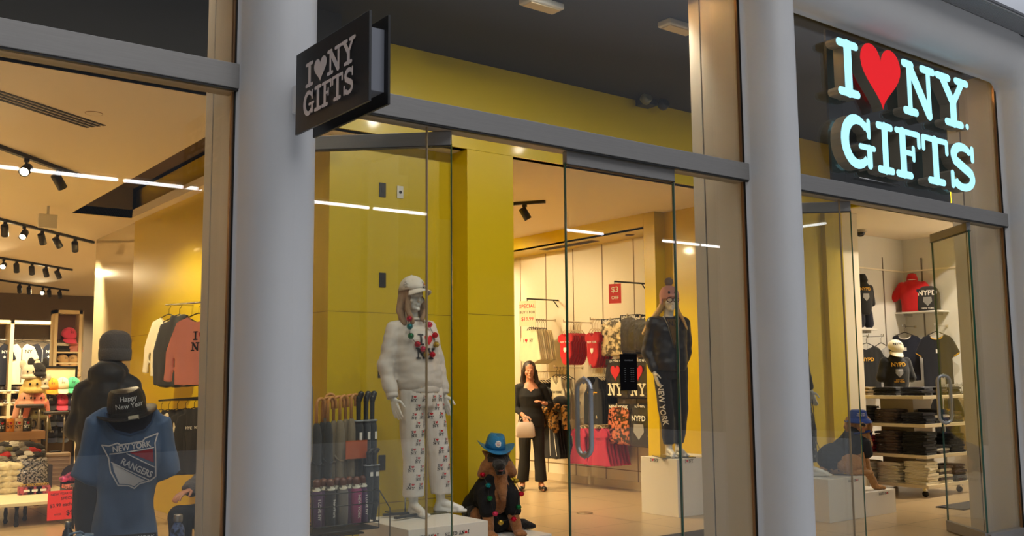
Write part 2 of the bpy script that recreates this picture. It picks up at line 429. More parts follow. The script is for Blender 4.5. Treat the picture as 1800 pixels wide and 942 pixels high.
# pilasters behind the ribs with their dark joint
def pilaster(n, x, px_back, py, px_seam):
    yb = onX(px_back, py, x).y; ys = onX(px_seam, py, x).y
    m = MB(); m.box(x, x+.31, ys+.006, yb, 0, 4.31); m.box(x, x+.31, YG+.012, ys-.006, 0, 4.31); m.box(x+.02, x+.29, ys-.01, ys+.01, 0, 4.31)
    struct(m, 'wall_pilaster_%d' % n, PIL, .003)
    m = MB(); m.box(x+.012, x+.03, ys-.006, ys+.006, 0, 4.31); struct(m, 'trim_%d' % (27+n), JOINT)
    return yb
pilaster(1, XJ[0][1], 356, 400, 369); pilaster(2, XJ[1][1], 1221, 400, 1241); pilaster(3, XJ[2][1], 1672, 350, 1694)

# ================================================================== INTERIOR SHELL
ZC = 3.5; YB = 6.95; ZU = onY(1213, 198, YB).z
m = MB(); m.box(-8, 17, 4.36, YB+.1, ZU, ZU+.1); struct(m, 'ceiling_window_zone', BLACKP)
XY0 = 3.38
m = MB(); m.box(-8, XY0, 6.6, 6.7, ZC, ZU); struct(m, 'wall_bulkhead_left', BLACKP)
m = MB(); m.box(XY0, 10.45, YB, YB+.1, ZC, ZU); m.box(10.45, 17, 6.55, 6.65, ZC, ZU); m.box(10.40, 10.5, 6.56, YB+.09, ZC+.002, ZU-.002); struct(m, 'wall_bulkhead', YEL)
XS0, XS1, YS1 = 2.78, 3.48, 12.4
m = MB(); m.box(-8, XS0, 6.62, 26, ZC, ZC+.1); m.box(XS0, XS1, YS1, 26, ZC, ZC+.1); m.box(XS1, 17, YB+.02, 26, ZC, ZC+.1); m.box(10.46, 17, 6.56, YB+.02, ZC, ZC+.1); struct(m, 'ceiling', CEIL)
m = MB(); m.box(XS0-.03, XS1+.02, 6.62, YS1+.03, ZC+.38, ZC+.42); struct(m, 'ceiling_slot', mat('dark_slot', (92, 70, 40), .8))
m = MB(); m.box(XS0, XS1, YS1, YS1+.03, ZC, ZC+.38); m.box(XS0-.03, XS0, 6.62, YS1, ZC+.09, ZC+.38); struct(m, 'wall_slot', mat('grey_slot_side', (120, 108, 90), .8))
# yellow mass between the windows and its faces
pl, pr = onY(822, 500, YB).x, onY(904, 500, YB).x
wl = onY(577, 500, 7.2).x
y230 = onX(230, 593, wl).y; y160 = onX(160, 593, wl).y
m = MB(); m.box(wl, pl+.05, 7.2, y230, 0, ZC+.4); struct(m, 'wall_yellow', YEL, .004)
m = MB(); m.box(pl, pr, YB, 7.9, 0, ZC); struct(m, 'wall_yellow_pillar', YEL, .004)
zj = onY(700, 551.5, 7.2).z
m = MB(); m.box(wl-.001, pl, 7.1985, 7.2, zj, zj+.004); m.box(wl-.0015, wl, 7.2, y230, zj, zj+.004); zp = onY(860, 553.5, YB).z; m.box(pl, pr, YB-.0015, YB, zp, zp+.004)
zb = onY(690, 883, 7.2).z; m.box(wl, pl, 7.198, 7.2, zb, zb+.005)
struct(m, 'trim_31', mat('yellow_joint', (120, 96, 0), .6))
m = MB(); m.box(wl+.02, wl+1.6, y230, y160, 0, ZC); struct(m, 'wall_cream_column', mat('gloss_cream_column', (214, 198, 160), .12, coat=.6), .004)
# right part: clothing wall, fascia, soffit
XP = 9.08
y2 = onX(1133, 500, 8.57).y; y1 = onX(1153, 500, 8.57).y; x1170 = onY(1170, 500, y1).x
m = MB(); m.box(XP, XP+.12, y2, 20, 0, 3.32); struct(m, 'wall_right', CREAM)
m = MB()
for k in range(-1, 14):
    y = 9.22+.617*k
    m.box(XP-.003, XP+.001, y-.007, y+.007, .1, 3.30)
m.box(XP-.003, XP+.001, y2, 20, .235, .245)
struct(m, 'trim_32', mat('panel_joint', (110, 84, 50), .6))
m = MB(); m.box(XP-.02, XP, y2, 20, 0, .10); struct(m, 'baseboard_right', mat('cream_baseboard', (206, 190, 160), .5))
m = MB(); m.box(8.57, XP+.12, y2, 20, 3.31, 3.33); m.box(8.57, 8.60, y2, 20, 3.31, ZC); struct(m, 'ceiling_soffit', YEL)
m = MB(); m.box(8.57, 9.3, y1, y2, 0, ZC); m.box(x1170, 10.9, YB+.1, y1, 0, ZC); struct(m, 'wall_yellow_right', YEL, .004)
# front face of the same mass towards the right window
xa = onY(1400, 500, YB+.1).x; xb = onY(1475, 500, YB+.1).x; xc = onY(1503, 500, YB+.1).x; xg0 = onY(1430, 500, YB+.1).x; xg1 = onY(1445, 500, YB+.1).x
m = MB(); m.box(x1170, xg0, YB+.02, YB+.12, 0, ZC); m.box(xg1, xb, YB+.02, YB+.12, 0, ZC); m.box(xg0, xg1, YB+.08, YB+.12, 0, ZC); struct(m, 'wall_yellow_front', YEL, .003)
m = MB(); m.box(xb, xc, YB+.03, YB+.9, 0, ZC); struct(m, 'wall_cream_pier', CREAM, .003)
# white walls of the right-hand room
XR, YR = 13.6, 8.02
m = MB(); m.box(xb+.1, XR+.1, YR, YR+.1, 0, ZC); struct(m, 'wall_back_right', WHITEW)
m = MB(); m.box(XR, XR+.1, 4.7, YR, 0, ZC); struct(m, 'wall_far_right', WHITEW)
m = MB()
for k in range(4): x = XR-.95*k-.55; m.box(x-.012, x+.012, YR-.004, YR+.001, .3, 3.2)
for k in range(4): y = YR-.30-.62*k; m.box(XR-.004, XR+.001, y-.012, y+.012, .3, 3.2)
struct(m, 'trim_33', mat('slotted_upright', (120, 112, 100), .5, .4))
m = MB(); m.box(XR-.02, XR, 4.7, YR, 3.0, 3.02); m.box(xc, XR, YR-.02, YR, 3.0, 3.02); struct(m, 'trim_34', mat('light_cove_edge', (250, 240, 220), .5))
m = MB(); m.box(-8.1, 17.1, 4.5, 26, 4.45, 4.55); struct(m, 'ceiling_light_block', BLACKP)  # unseen slab added to stop outside light leaking into the ceiling slot
# far wall and left wall of the big room
m = MB(); m.box(-8, 13, 24.6, 24.8, 0, ZC); struct(m, 'wall_back', mat('taupe_back_wall', (120, 108, 96), .8))
m = MB(); m.box(-8, -7.9, 4.6, 24.6, 0, ZU); struct(m, 'wall_left', CREAM)
m = MB(); m.box(XP+.1, XP+.2, 19.9, 24.7, 0, ZC); struct(m, 'wall_right_rear', CREAM)
m = MB(); m.box(pr-1.0, pr-.0, 7.9, 8.0, 0, ZC)
struct(m, 'wall_pillar_back', YEL)
m = MB(); m.box(16.9, 17, 4.4, 26, 0, ZU); struct(m, 'wall_east', WHITEW)
# black backing panel behind the lit sign
sx0 = onY(1464, 290, YG+.04).x; sx1 = onY(1672, 330, YG+.04).x
m = MB(); m.box(sx0, sx1, YG+.05, YG+.07, HT, 4.2); struct(m, 'trim_35', mat('black_sign_backing', (26, 25, 27), .5))
m = MB(); m.box(onY(1497, 320, YG).x-.002, onY(1497, 320, YG).x+.002, YG+.046, YG+.05, HT, 4.2); struct(m, 'trim_36', mat('backing_seam', (70, 66, 66), .5))
# ================================================================== DOORS
RAIL = STEEL
def pull_handle(parent, x):
    """back-to-back tube pulls through the glass, one long loop"""
    m = MB(); P = []; z0, z1, r = 1.01, 1.455, .060
    for i in range(9): a = pi*i/8; P.append((x, r*cos(a), z1-r+r*sin(a)))
    for i in range(9): a = pi+pi*i/8; P.append((x, r*cos(a), z0+r+r*sin(a)))
    P.append(P[0]); m.tube(P, .0155, 12, caps=False)
    m.cap((x, 0, z1+.012), (x, 0, z1-.02), .008, .008); m.cap((x, 0, z0-.012), (x, 0, z0+.02), .008, .008)
    return m.build('pull_handle', mat('satin_pull', (176, 178, 182), .3, .8), parent)
def door(n, heel, toe, label=None, handle=True, hx=.93, top=True):
    h = Vector(heel); t = Vector(toe); L = (t-h).length; d = (t-h)/L; ang = math.atan2(d.y, d.x)
    r = thing('door_%d' % n, None, None, (h.x, h.y, 0), ang); r['kind'] = 'structure'
    m = MB(); m.box(.0, L, -.006, .006, .10, HB-.075); m.build('door_pane', GLASS, r)
    m = MB(); m.box(-.004, .003, -.0075, .0075, .10, HB-.075); m.box(L-.003, L+.004, -.0075, .0075, .10, HB-.075); m.build('glass_edge', GEDGE, r)
    m = MB(); m.box(0, L, -.02, .02, HB-.085, HB-.008); m.build('top_rail', RAIL, r, .003)
    m = MB(); m.box(0, L, -.0215, .0215, HB-.089, HB-.085); m.build('rail_gasket', DARKSTEEL, r)
    m = MB(); m.box(0, L, -.022, .022, .008, .10); m.build('bottom_rail', RAIL, r, .003)
    m = MB(); m.lathe([(.010, -.003), (.010, .003)], 12, Matrix.Translation((L-.07, -.022, .05)) @ Matrix.Rotation(pi/2, 4, 'X')); m.build('lock_cylinder', CHROME, r)
    if handle:
        pull_handle(r, L*hx)
    return r
zt = HB-.085
hL = onY(795, 250, YG); tL = onZ(560, 262.5, zt)
door(1, (hL.x, YG+.01), (hL.x-.62, YG+.60))
xh = onY(997, 500, YG).x
door(2, (x1193-.008, YG+.006), (xh, YG+.006), hx=.87)
h3 = onY(1498, 400, YG)
door(3, (h3.x, YG+.01), (h3.x-.62, YG+.60))
door(4, (xr, YG), (8.90, 4.93), hx=.90)
# black opening-hours plate on the closed door
m = MB(); a = onY(1089, 622, YG-.004); b = onY(1120, 686, YG-.004)
plate = thing('hours_sign', 'tall narrow black shop notice with small white writing on the closed glass door', 'sign', ((a.x+b.x)/2, YG-.004, (a.z+b.z)/2))
hw, hh = (b.x-a.x)/2, (a.z-b.z)/2
m.box(-hw, hw, -.004, 0, -hh, hh); m.build('plate', mat('matt_black', (12, 11, 12), .9, spec=.05), plate)
mes = [shift(text_mesh('WE APPRECIATE', .006*1.2), 0, hh*.62)]
for i in range(7): mes += [shift(text_mesh(t, .0045), dx, hh*(.2-.12*i)) for t, dx in ((('SUN', 'MON', 'TUE', 'WED', 'THU', 'FRI', 'SAT')[i], -hw*.45), ('10AM - 8PM', hw*.4))]
bm = bmesh.new()
for k in mes: bm.from_mesh(k)
me = bpy.data.meshes.new('w'); bm.to_mesh(me); bm.free()
flat(me, F((0, -.0048, 0), (1, 0, 0), (0, 0, 1)), 'writing', mat('faint_white', (150, 150, 150), .7), plate)

# ================================================================== SIGNS
def extrude_polys(polys, y0, y1, M): # outline polygons in 2D to solids along local z
    mb = MB()
    for p in polys:
        a = [M @ Vector((q[0], q[1], y0)) for q in p]; b = [M @ Vector((q[0], q[1], y1)) for q in p]
        n = len(p)
        for i in range(n):
            j = (i+1) % n; v = mb.faces([a[i], a[j], b[j], b[i]], [(0, 1, 2, 3)])
    return mb
YS = YG-.095
def big_letter(ch, px0, px1, pyt, pyb, name, label):
    ym = (120+(px0-1490)*.326, 120+(px1-1490)*.326) if pyb > 3.45 else (249+(px0-1510)*.25, 249+(px1-1510)*.25)
    """channel letter with bronze returns and a lit face; corners are read off the plane of the face"""
    pm = (px0+px1)/2
    x0 = onY(px0, ym[0], YS).x; x1 = onY(px1, ym[1], YS).x; z1 = pyt; z0 = pyb
    w, P = GLY[ch][0], GLY[ch][1]
    xs = [a for p in P for a, b in p]; ys = [b for p in P for a, b in p]
    fx = lambda a: x0+(a-min(xs))/(max(xs)-min(xs))*(x1-x0); fz = lambda b: z0+(b-min(ys))/(max(ys)-min(ys))*(z1-z0)
    org = Vector(((x0+x1)/2, YG, (z0+z1)/2))
    t = thing(name, label, 'sign letter', org, 0, 'lit channel letters over the right window')
    PP = [[(fx(a)-org.x, fz(b)-org.z) for a, b in p] for p in P]
    M = Matrix(((1, 0, 0, 0), (0, 0, 1, 0), (0, 1, 0, 0), (0, 0, 0, 1)))
    mb = extrude_polys(PP, -.002, YS-YG, M); mb.build('return', mat('dark_bronze_return', (150, 142, 126), .45, .3, var=.12, vscale=3), t)
    me = polys_mesh(PP); f = flat(me, F((0, YS-YG-.001, 0), (1, 0, 0), (0, 0, 1)), 'lit_face', SIGNR if ch == 'h' else SIGNW, t)
    return t
def zy(px, py): return onY(px, py, YS).z
zt1, zb1 = (zy(1490, 70)+zy(1674, 133))/2, (zy(1490, 169)+zy(1676, 226))/2
big_letter('I', 1471, 1510, zt1, zb1, 'sign_letter', 'lit pale blue slab letter I before the red heart')
big_letter('h', 1513, 1584, zy(1548, 83), zy(1550, 193), 'sign_heart', 'big lit red heart of the shop sign')
big_letter('N', 1585, 1645, zt1, zb1, 'sign_letter', 'lit pale blue slab letter N right of the heart')
big_letter('Y', 1645, 1704, zt1, zb1, 'sign_letter', 'lit pale blue slab letter Y ending the upper line')
zt2, zb2 = (zy(1510, 202)+zy(1690, 252))/2, (zy(1510, 296)+zy(1690, 336))/2
for ch, a, b, l in (('G', 1478, 1539, 'lit pale blue slab letter G starting the lower line'), ('I', 1541, 1571, 'lit pale blue slab letter I between G and F'),
                    ('F', 1573, 1619, 'lit pale blue slab letter F in the middle of GIFTS'), ('T', 1621, 1668, 'lit pale blue slab letter T in GIFTS'),
                    ('S', 1670, 1713, 'lit pale blue slab letter S ending the lower line')):
    big_letter(ch, a, b, zt2, zb2, 'sign_letter', l)
# registered mark
c = onY(1700, 223, YS)
rg = thing('registered_mark', 'tiny round registered mark after the letter Y', 'sign letter', (c.x, YG, c.z))
m = MB(); m.lathe([(.028, YG-YS), (.028, 0)], 24, Matrix.Rotation(pi/2, 4, 'X')); m.build('return', MATS['dark_bronze_return'], rg)
mm = polys_mesh([arc_poly(0, 0, .024, .024, 0, 360, .005)]); flat(mm, F((0, YS-YG-.001, 0), (1, 0, 0), (0, 0, 1)), 'ring', SIGNW, rg)
flat(shift(text_mesh('R', .022, bold=.03), 0, -.011), F((0, YS-YG-.002, 0), (1, 0, 0), (0, 0, 1)), 'mark', SIGNW, rg)
# stand-off rods and cable conduit behind the letters
m = MB(); zc = onY(1560, 322, YG-.02).z
m.tube([(onY(1510, 305, YG-.02).x, YG-.02, zc), (onY(1580, 318, YG-.02).x, YG-.02, zc)], .005, 6)
tag(m.build('sign_conduit', CHROME), 'thin chrome conduit under the lit word GIFTS', 'conduit')

# projecting blade sign on the first rib
XB = 1.79
bt = onX(521, 98, XB); bb = onX(518.6, 238.4, XB); ft = onX(650, 16, XB); fb = onX(647.3, 176.5, XB)
ya, yb_ = (ft.y+fb.y)/2, (bt.y+bb.y)/2; za, zb_ = (bb.z+fb.z)/2, (bt.z+ft.z)/2
w_, h_ = yb_-ya, zb_-za
bl = thing('blade_sign', 'black double panel sign with white I heart NY GIFTS projecting from the white rib', 'sign', (XB, (ya+yb_)/2, za))
PB = mat('charcoal_sign_panel', (44, 45, 47), .35)
m = MB(); m.box(0, .012, -w_/2, w_/2, 0, h_); m.build('panel', PB, bl, .002)
m = MB(); m.box(.085, .097, -w_/2-.0, w_/2, -.0, h_); m.build('panel', mat('black_sign_panel', (12, 12, 13), .4), bl, .002)
m = MB(); m.box(.012, .085, -w_/2+.03, w_/2-.02, .055, h_-.055); m.build('light_box', mat('grey_light_box', (120, 124, 134), .4), bl)
m = MB(); m.box(.02, .075, w_/2-.03, w_/2+.10, .12, h_-.12); m.build('wall_bracket', mat('white_bracket', (225, 225, 225), .4), bl, .003)
G1, w1 = glyphs('IhNY', 1); G2, w2 = glyphs('GIFTS', 1)
s1 = w_*.70/w1; hs = h_*.31
MW = mat('pale_vinyl', (214, 206, 206), .6)
def row(G, w, hgt, wid, z): return [[((a/w-.5)*wid, z+b*hgt) for a, b in p] for c, p in G]
PP = row(G1, w1, h_*.30, w_*.70, h_*.51)+row(G2, w2, h_*.30, w_*.72, h_*.155)
flat(polys_mesh(PP), F((-.0008, 0, 0), (0, -1, 0), (0, 0, 1)), 'lettering', MW, bl)

# ================================================================== LAMPS AND CEILING FITTINGS
def track_head(loc, aim, parent, energy=None, lens=True, r=.045, L=.15, angle=80):
    """cylindrical spot head on its stem"""
    loc = Vector(loc); d = (Vector(aim)-loc).normalized(); j = loc-Vector((0, 0, .10))
    m = MB(); m.cap(loc, j, .012, .012, 8); m.box(loc.x-.02, loc.x+.02, loc.y-.02, loc.y+.02, loc.z-.03, loc.z+.01)
    a = j-d*L*.45; b = j+d*L*.55
    x, y, dd = frame_from(a, b); M = Matrix((x, y, dd)).transposed().to_4x4(); M.translation = a
    m.lathe([(0.001, 0), (r*.92, 0), (r, .01), (r, L), (r*.9, L), (r*.82, L-.02)], 16, M, caps=False)
    h = m.build('spot_head', BLACK, parent)
    m = MB(); M2 = M.copy(); m.lathe([(.0005, L-.018), (r*.83, L-.018)], 16, M2, caps=True); q = m.build('lens', LENS if lens else mat('dim_lens', (120, 100, 70), .3), h)
    if energy: spot('spot_light', b+d*.015, b+d, energy, angle)
    return h
def track(name, label, a, b, heads, group='black lighting tracks on the shop ceiling'):
    a = Vector(a); b = Vector(b); d = (b-a).normalized(); n = Vector((-d.y, d.x, 0))*.022
    t = thing(name, label, 'track light', (a+b)/2, 0, group); o = (a+b)/2
    m = MB(); z = Vector((0, 0, .035))
    m.faces([a-n-o, a+n-o, b+n-o, b-n-o, a-n-o+z, a+n-o+z, b+n-o+z, b-n-o+z], [(0, 1, 2, 3), (7, 6, 5, 4), (0, 4, 5, 1), (1, 5, 6, 2), (2, 6, 7, 3), (3, 7, 4, 0)])
    m.build('rail', BLACK, t)
    for f, aim, en, ln in heads:
        p = a+(b-a)*f; h = track_head(p, p+Vector(aim), t, en, ln)
        for q in (h,): q.location = -o
    return t
zt = ZC-.035
def tr(pa, pb, ext=0):
    a = onZ(pa[0], pa[1], zt); b = onZ(pb[0], pb[1], zt); return a-(b-a)*ext, b
a, b = tr((0, 262), (138, 312), 1.2)
f = lambda px, pa, pb, e: ((px-pa)/(pb-pa)+e)/(1+e)
track('track_light', 'nearest black lighting track with one glaring head in the left window', a, b,
      [(f(43, 0, 138, 1.2), (-1.2, -2.6, -1.5), 60, True), (f(100, 0, 138, 1.2), (.9, .6, -1.2), 190, False), (.2, (0, 1, -2), 160, True)])
a, b = tr((0, 388), (164, 428), .8)
track('track_light', 'second black lighting track from the left window, five heads', a, b,
      [(f(p, 0, 164, .8), d_, e_, l_) for p, d_, e_, l_ in ((8, (.3, 1, -1.4), 150, False), (38, (-1, -2, -1.6), 90, True), (68, (.6, .8, -1.6), 120, False), (95, (1, .8, -1.4), 150, False), (128, (.4, 1.2, -1.4), 120, False))])
a, b = tr((0, 455), (126, 476), .5)
track('track_light', 'third black lighting track, with a glaring head at its left', a, b,
      [(f(p, 0, 126, .5), d_, e_, l_) for p, d_, e_, l_ in ((6, (-1, -3, -1.4), 60, True), (27, (.3, 1, -1.5), 200, False), (53, (.3, 1, -1.3), 200, False), (78, (.5, .8, -1.3), 200, False), (100, (.7, .3, -1.4), 200, False))])
a, b = tr((0, 494), (120, 512), .3)
track('track_light', 'farthest black lighting track above the back shelving', a, b,
      [(f(p, 0, 120, .3), d_, e_, l_) for p, d_, e_, l_ in ((32, (.3, 1, -1.2), 200, False), (48, (.3, 1, -1.2), 200, False), (72, (-1, -3, -1.3), 80, True), (84, (.4, 1, -1.2), 200, False), (104, (.4, 1, -1.2), 200, False))])
a = onZ(903, 361, zt); b = onZ(958, 357, zt); a = a-(b-a)*1.5
track('track_light', 'short black track with one lit spotlight seen through the open doorway', a, b, [(.74, (.55, -.25, -1.0), 120, True)])
# unseen fill lights, added out of view to brighten the rooms
def fill_downlight(x, y, z, en, aim=(0, 0, -1), angle=110, group='unseen fill lights in the shop ceiling', label='small round fill light added out of view in the shop ceiling', col=WARM):
    t = thing('fill_downlight', label, 'ceiling light', (x, y, z), 0, group)
    m = MB(); m.lathe([(.05, -.004), (.062, -.006), (.062, 0)], 20, caps=False); m.build('bezel', WHITE, t)
    m = MB(); m.lathe([(.0005, -.002), (.05, -.002)], 20); m.build('lens', LENS, t)
    spot('fill_beam', (x, y, z-.02), (x+aim[0], y+aim[1], z+aim[2]), en, angle, .7, col, .05)

for x in (.4, 1.3, 2.4, 3.3, 4.3, 5.1): fill_downlight(x, 4.72, ZU, 42, (0, .75, -1), 120, 'added fill lights over the window display', 'small unseen fill light added in the black ceiling behind the glass', NEUT)  # added close behind the glass, out of view, to brighten bulkhead and display
for x in (6.1, 7.2, 8.4): fill_downlight(x, 4.62, ZU, 30, (0, .75, -1), 120, 'added fill lights over the window display', 'small unseen fill light added in the black ceiling behind the glass', NEUT)
for x, y in ((11.6, 5.9), (12.6, 5.4), (12.6, 6.2)): fill_downlight(x, y, ZU, 260, (.25, .4, -1), 130, 'added fill lights of the right-hand room', 'unseen fill light added in the black ceiling of the right-hand room', (1, .87, .68))  # added out of view to brighten the right-hand room and gondola
for x, y in ((-1.5, 8), (-.5, 10), (0, 12.5), (.4, 15), (-2.5, 12), (.2, 18), (1.2, 20.5), (-3, 17)): fill_downlight(x, y, ZC, 480)  # added outside the view to brighten the big room
for x, y in ((4.4, 8.4), (5.6, 9.2), (6.6, 10.2), (5.5, 11.5), (6.5, 13), (4.5, 16), (6, 18)): fill_downlight(x, y, ZC, 300)  # added behind the yellow mass, where they stay hidden
for y in (10.3, 11.6, 12.9): track_x = 6.2+.8*(y-10.3); fill_downlight(track_x-.3, y+.2, ZC, 260, (1.5, -.6, -1.1), 75, 'added wall-washing lights', 'unseen fill light added to brighten the cream clothing wall')  # added to throw more light on the clothing wall
# fluorescent tubes of the concourse, across from the shop (seen mirrored in the glass)
for k, x in enumerate((-4.6, -3.1, .2, 1.7, 3.28, 4.78, 8.3, 9.8, 13.4, 14.9, 18.4, 19.9)):
    t = thing('tube_light', 'long white tube light hanging over the concourse', 'tube light', (x, -8.9, 5.0), 0, 'tube lights over the concourse')
    m = MB(); m.cap((0, 0, 0), (1.36, 0, 0), .03, .03); m.build('tube', TUBEM, t)
    m = MB(); m.box(0, 1.36, -.04, .04, .03, .08); m.build('housing', WHITE, t)
# ================================================================== FIGURES
def fabric(name, rgb, var=.12, bump=.25, scale=350, rough=.9, sheen=.15): return mat(name, rgb, rough, bump=bump, bscale=scale, var=var, vscale=6, sheen=sheen)
LTGREY = fabric('offwhite_fleece', (206, 198, 190)); DENIM = fabric('washed_blue_jersey', (70, 92, 124), .15)
BLKF = fabric('black_cloth', (20, 20, 24)); NAVYF = fabric('navy_cloth', (22, 26, 44)); PINKF = fabric('salmon_fleece', (246, 158, 138))
CREAMF = fabric('cream_cloth', (224, 214, 186)); GREYF = fabric('heather_grey', (150, 148, 146)); REDF = fabric('red_cloth', (190, 20, 26)); ROSEF = fabric('rose_red_cloth', (176, 28, 62))
CHARF = fabric('charcoal_cloth', (48, 46, 46)); PANTW = fabric('white_pyjama_cloth', (214, 208, 202))
HAIRB = mat('light_brown_hair', (150, 118, 84), .5, bump=.8, bscale=40, var=.35, vscale=30, aniso=(6, 6, .6)); HAIRY = mat('blond_hair', (206, 170, 106), .5, bump=.8, bscale=40, var=.3, vscale=30, aniso=(6, 6, .6))
HAIRD = mat('dark_hair', (40, 26, 20), .5, bump=.6, bscale=40)
def V(*a): return Vector(a)
def hand(m, w, d, side, curl=.5, r=.0085, s=1.0, thumb_dir=None):
    """palm, four unequal bent fingers and a thumb leaving its side; w wrist, d pointing direction, side towards the thumb"""
    w = Vector(w); d = Vector(d).normalized(); sd = Vector(side); sd = (sd-sd.dot(d)*d).normalized(); pn = d.cross(sd).normalized()
    for k in range(4):
        o = (k-1.5)*-.0185*s
        m.cap(w+sd*o*.55, w+d*.085*s+sd*o, .013*s, .0115*s)
    for k, L in enumerate((.070, .079, .073, .056)):
        o = (1.5-k)*.0195*s; a = w+d*.085*s+sd*o; L *= s; fan = sd*(1.5-k)*.05
        d1 = (d+fan+pn*-.25*curl).normalized(); b = a+d1*L*.45; d2 = (d+fan*.5-pn*.8*curl).normalized(); c = b+d2*L*.32; d3 = (d-pn*1.5*curl).normalized()
        m.cap(a, b, r*s*1.06, r*s); m.cap(b, c, r*s, r*s*.93); m.cap(c, c+d3*L*.25, r*s*.93, r*s*.8)
    t0 = w+d*.025*s+sd*.024*s; t1 = t0+(d*.55+sd*.8-pn*.15).normalized()*.038*s; t2 = t1+(d+sd*.25-pn*.35).normalized()*.03*s
    m.cap(t0-sd*.012*s, t0, .016*s, .014*s); m.cap(t0, t1, .0135*s, .011*s); m.cap(t1, t2, .011*s, .009*s); m.cap(t2, t2+(t2-t1)*.7, .0095*s, .0075*s)
def head(m, c, M=None, s=1.0, ears=True):
    """skull, jaw, brow, nose, lips, chin and ears facing -Y"""
    M = M or Matrix.Identity(3); c = Vector(c)
    def e(p, r, n=16): m.ell(c+M @ (Vector(p)*s), tuple(x*s for x in r), M, n, 10)
    e((0, .012, .035), (.074, .094, .088)); e((0, -.018, -.02), (.062, .072, .082)); e((0, -.045, -.075), (.036, .040, .032)); e((0, -.083, -.092), (.017, .014, .014))
    e((0, -.086, .012), (.045, .012, .011)); m.cap(c+M @ Vector((0, -.092, .008))*s, c+M @ Vector((0, -.108, -.026))*s, .008*s, .012*s)
    e((0, -.098, -.030), (.017, .010, .008)); e((0, -.087, -.052), (.023, .010, .0065)); e((0, -.085, -.063), (.019, .010, .007))
    for q in (-1, 1):
        e((q*.037, -.062, -.024), (.022, .020, .022))
        if ears: e((q*.076, .012, -.01), (.009, .018, .030))
def body(name, J, m_, parent, voxel=.0055, sk=1.0, headM=None, hands=True, curl=.4, feet=True, female=False, thumb=(0, -1, 0)):
    """one continuous figure from a dict of joints"""
    m = MB(); sh = .165 if not female else .150
    P, N = J['pelvis'], J['neck']; up = (N-P).normalized()
    def ring(f, rx, ry, dy=0): p = P.lerp(N, f); return (p.x, p.y+dy, p.z, rx, ry)
    m.loft([ring(-.20, .10, .08), ring(-.12, .155, .105), ring(.05, .16, .11), ring(.30, .128, .09), ring(.42, .128, .09), ring(.68, .155, .108), ring(.85, sh, .088), ring(.95, .11, .068), ring(1.02, .05, .05)], 24)
    if female:
        for q in (-1, 1): m.ell(P.lerp(N, .68)+V(q*.06, -.065, 0), (.05, .045, .05))
    H = J['head']; m.cap(N-up*.03, H-V(0, -.01, .06), .052, .048); head(m, H, headM)
    for s in ('l', 'r'):
        a, b, c = J['sh_'+s], J['el_'+s], J['wr_'+s]
        m.cap(N.lerp(a, .35)-V(0, 0, .03), a, .05, .048); m.cap(a, b, .047, .036); m.cap(b, c, .037, .023)
        if hands: hand(m, c, J.get('hd_'+s, c-b), J.get('th_'+s, thumb), curl)
        a, b, c = J['hp_'+s], J['kn_'+s], J['an_'+s]
        m.cap(a, b, .085, .052); m.cap(b+V(0, .008, -.02), b.lerp(c, .4)+V(0, .012, 0), .05, .05); m.cap(b.lerp(c, .4)+V(0, .012, 0), c, .05, .034)
        if feet:
            t = J['to_'+s]; d = (t-c); d.z = 0; d.normalize(); hl = c-d*.03; hl.z = c.z-.055
            m.cap(hl, c, .03, .036); m.cap(c, t+V(0, 0, .012), .034, .022); m.cap(hl, t, .028, .02)
            x = d.cross(V(0, 0, 1)); m.cap(t-x*.025-d*.01, t-x*.028+d*.025, .014, .011); m.cap(t+x*.02-d*.01, t+x*.022+d*.035, .017, .013)
    return blob(m, name, m_, parent, voxel, 3)
def sleeve(m, J, s, r0, r1, r2, stop=1.0, d0=0):
    a, b, c = J['sh_'+s], J['el_'+s], J['wr_'+s]
    m.cap(a.lerp(J['neck'], .35)-V(0, 0, .02), a, r0*1.1, r0)
    if stop > .5:
        m.cap(a, b, r0, r1); e = b.lerp(c, (stop-.5)*2); m.cap(b, e, r1, r2); return e
    e = a.lerp(b, stop*2); m.cap(a, e, r0, r1); return e
def torso_shell(m, J, rings, n=28):
    P, N = J['pelvis'], J['neck']; out = []
    for f, rx, ry, dy in rings: p = P.lerp(N, f); out.append((p.x, p.y+dy, p.z, rx, ry))
    m.loft(out, n, 2.2)
def leg_shell(m, J, s, r0, r1, r2, stop=1.0, thighz=0):
    a, b, c = J['hp_'+s], J['kn_'+s], J['an_'+s]
    m.cap(a+V(0, 0, .03), a.lerp(b, .5), r0, (r0+r1)/2); m.cap(a.lerp(b, .5), b, (r0+r1)/2, r1)
    e = b.lerp(c, stop); m.rings([[p+V(cos(2*pi*k/16)*r, sin(2*pi*k/16)*r, 0) for k in range(16)] for p, r in [(b+V(0, 0, .02), r1), (b.lerp(e, .5), (r1+r2)/2), (e, r2)]]); return e
def cuff(name, p, d, r, h, m_, parent):
    p = Vector(p); d = Vector(d).normalized(); m = MB(); m.tube([p-d*h/2, p-d*h*.2, p+d*h*.2, p+d*h/2], [r*.98, r*1.05, r*1.05, r*.97], 18); return m.build(name, m_, parent)
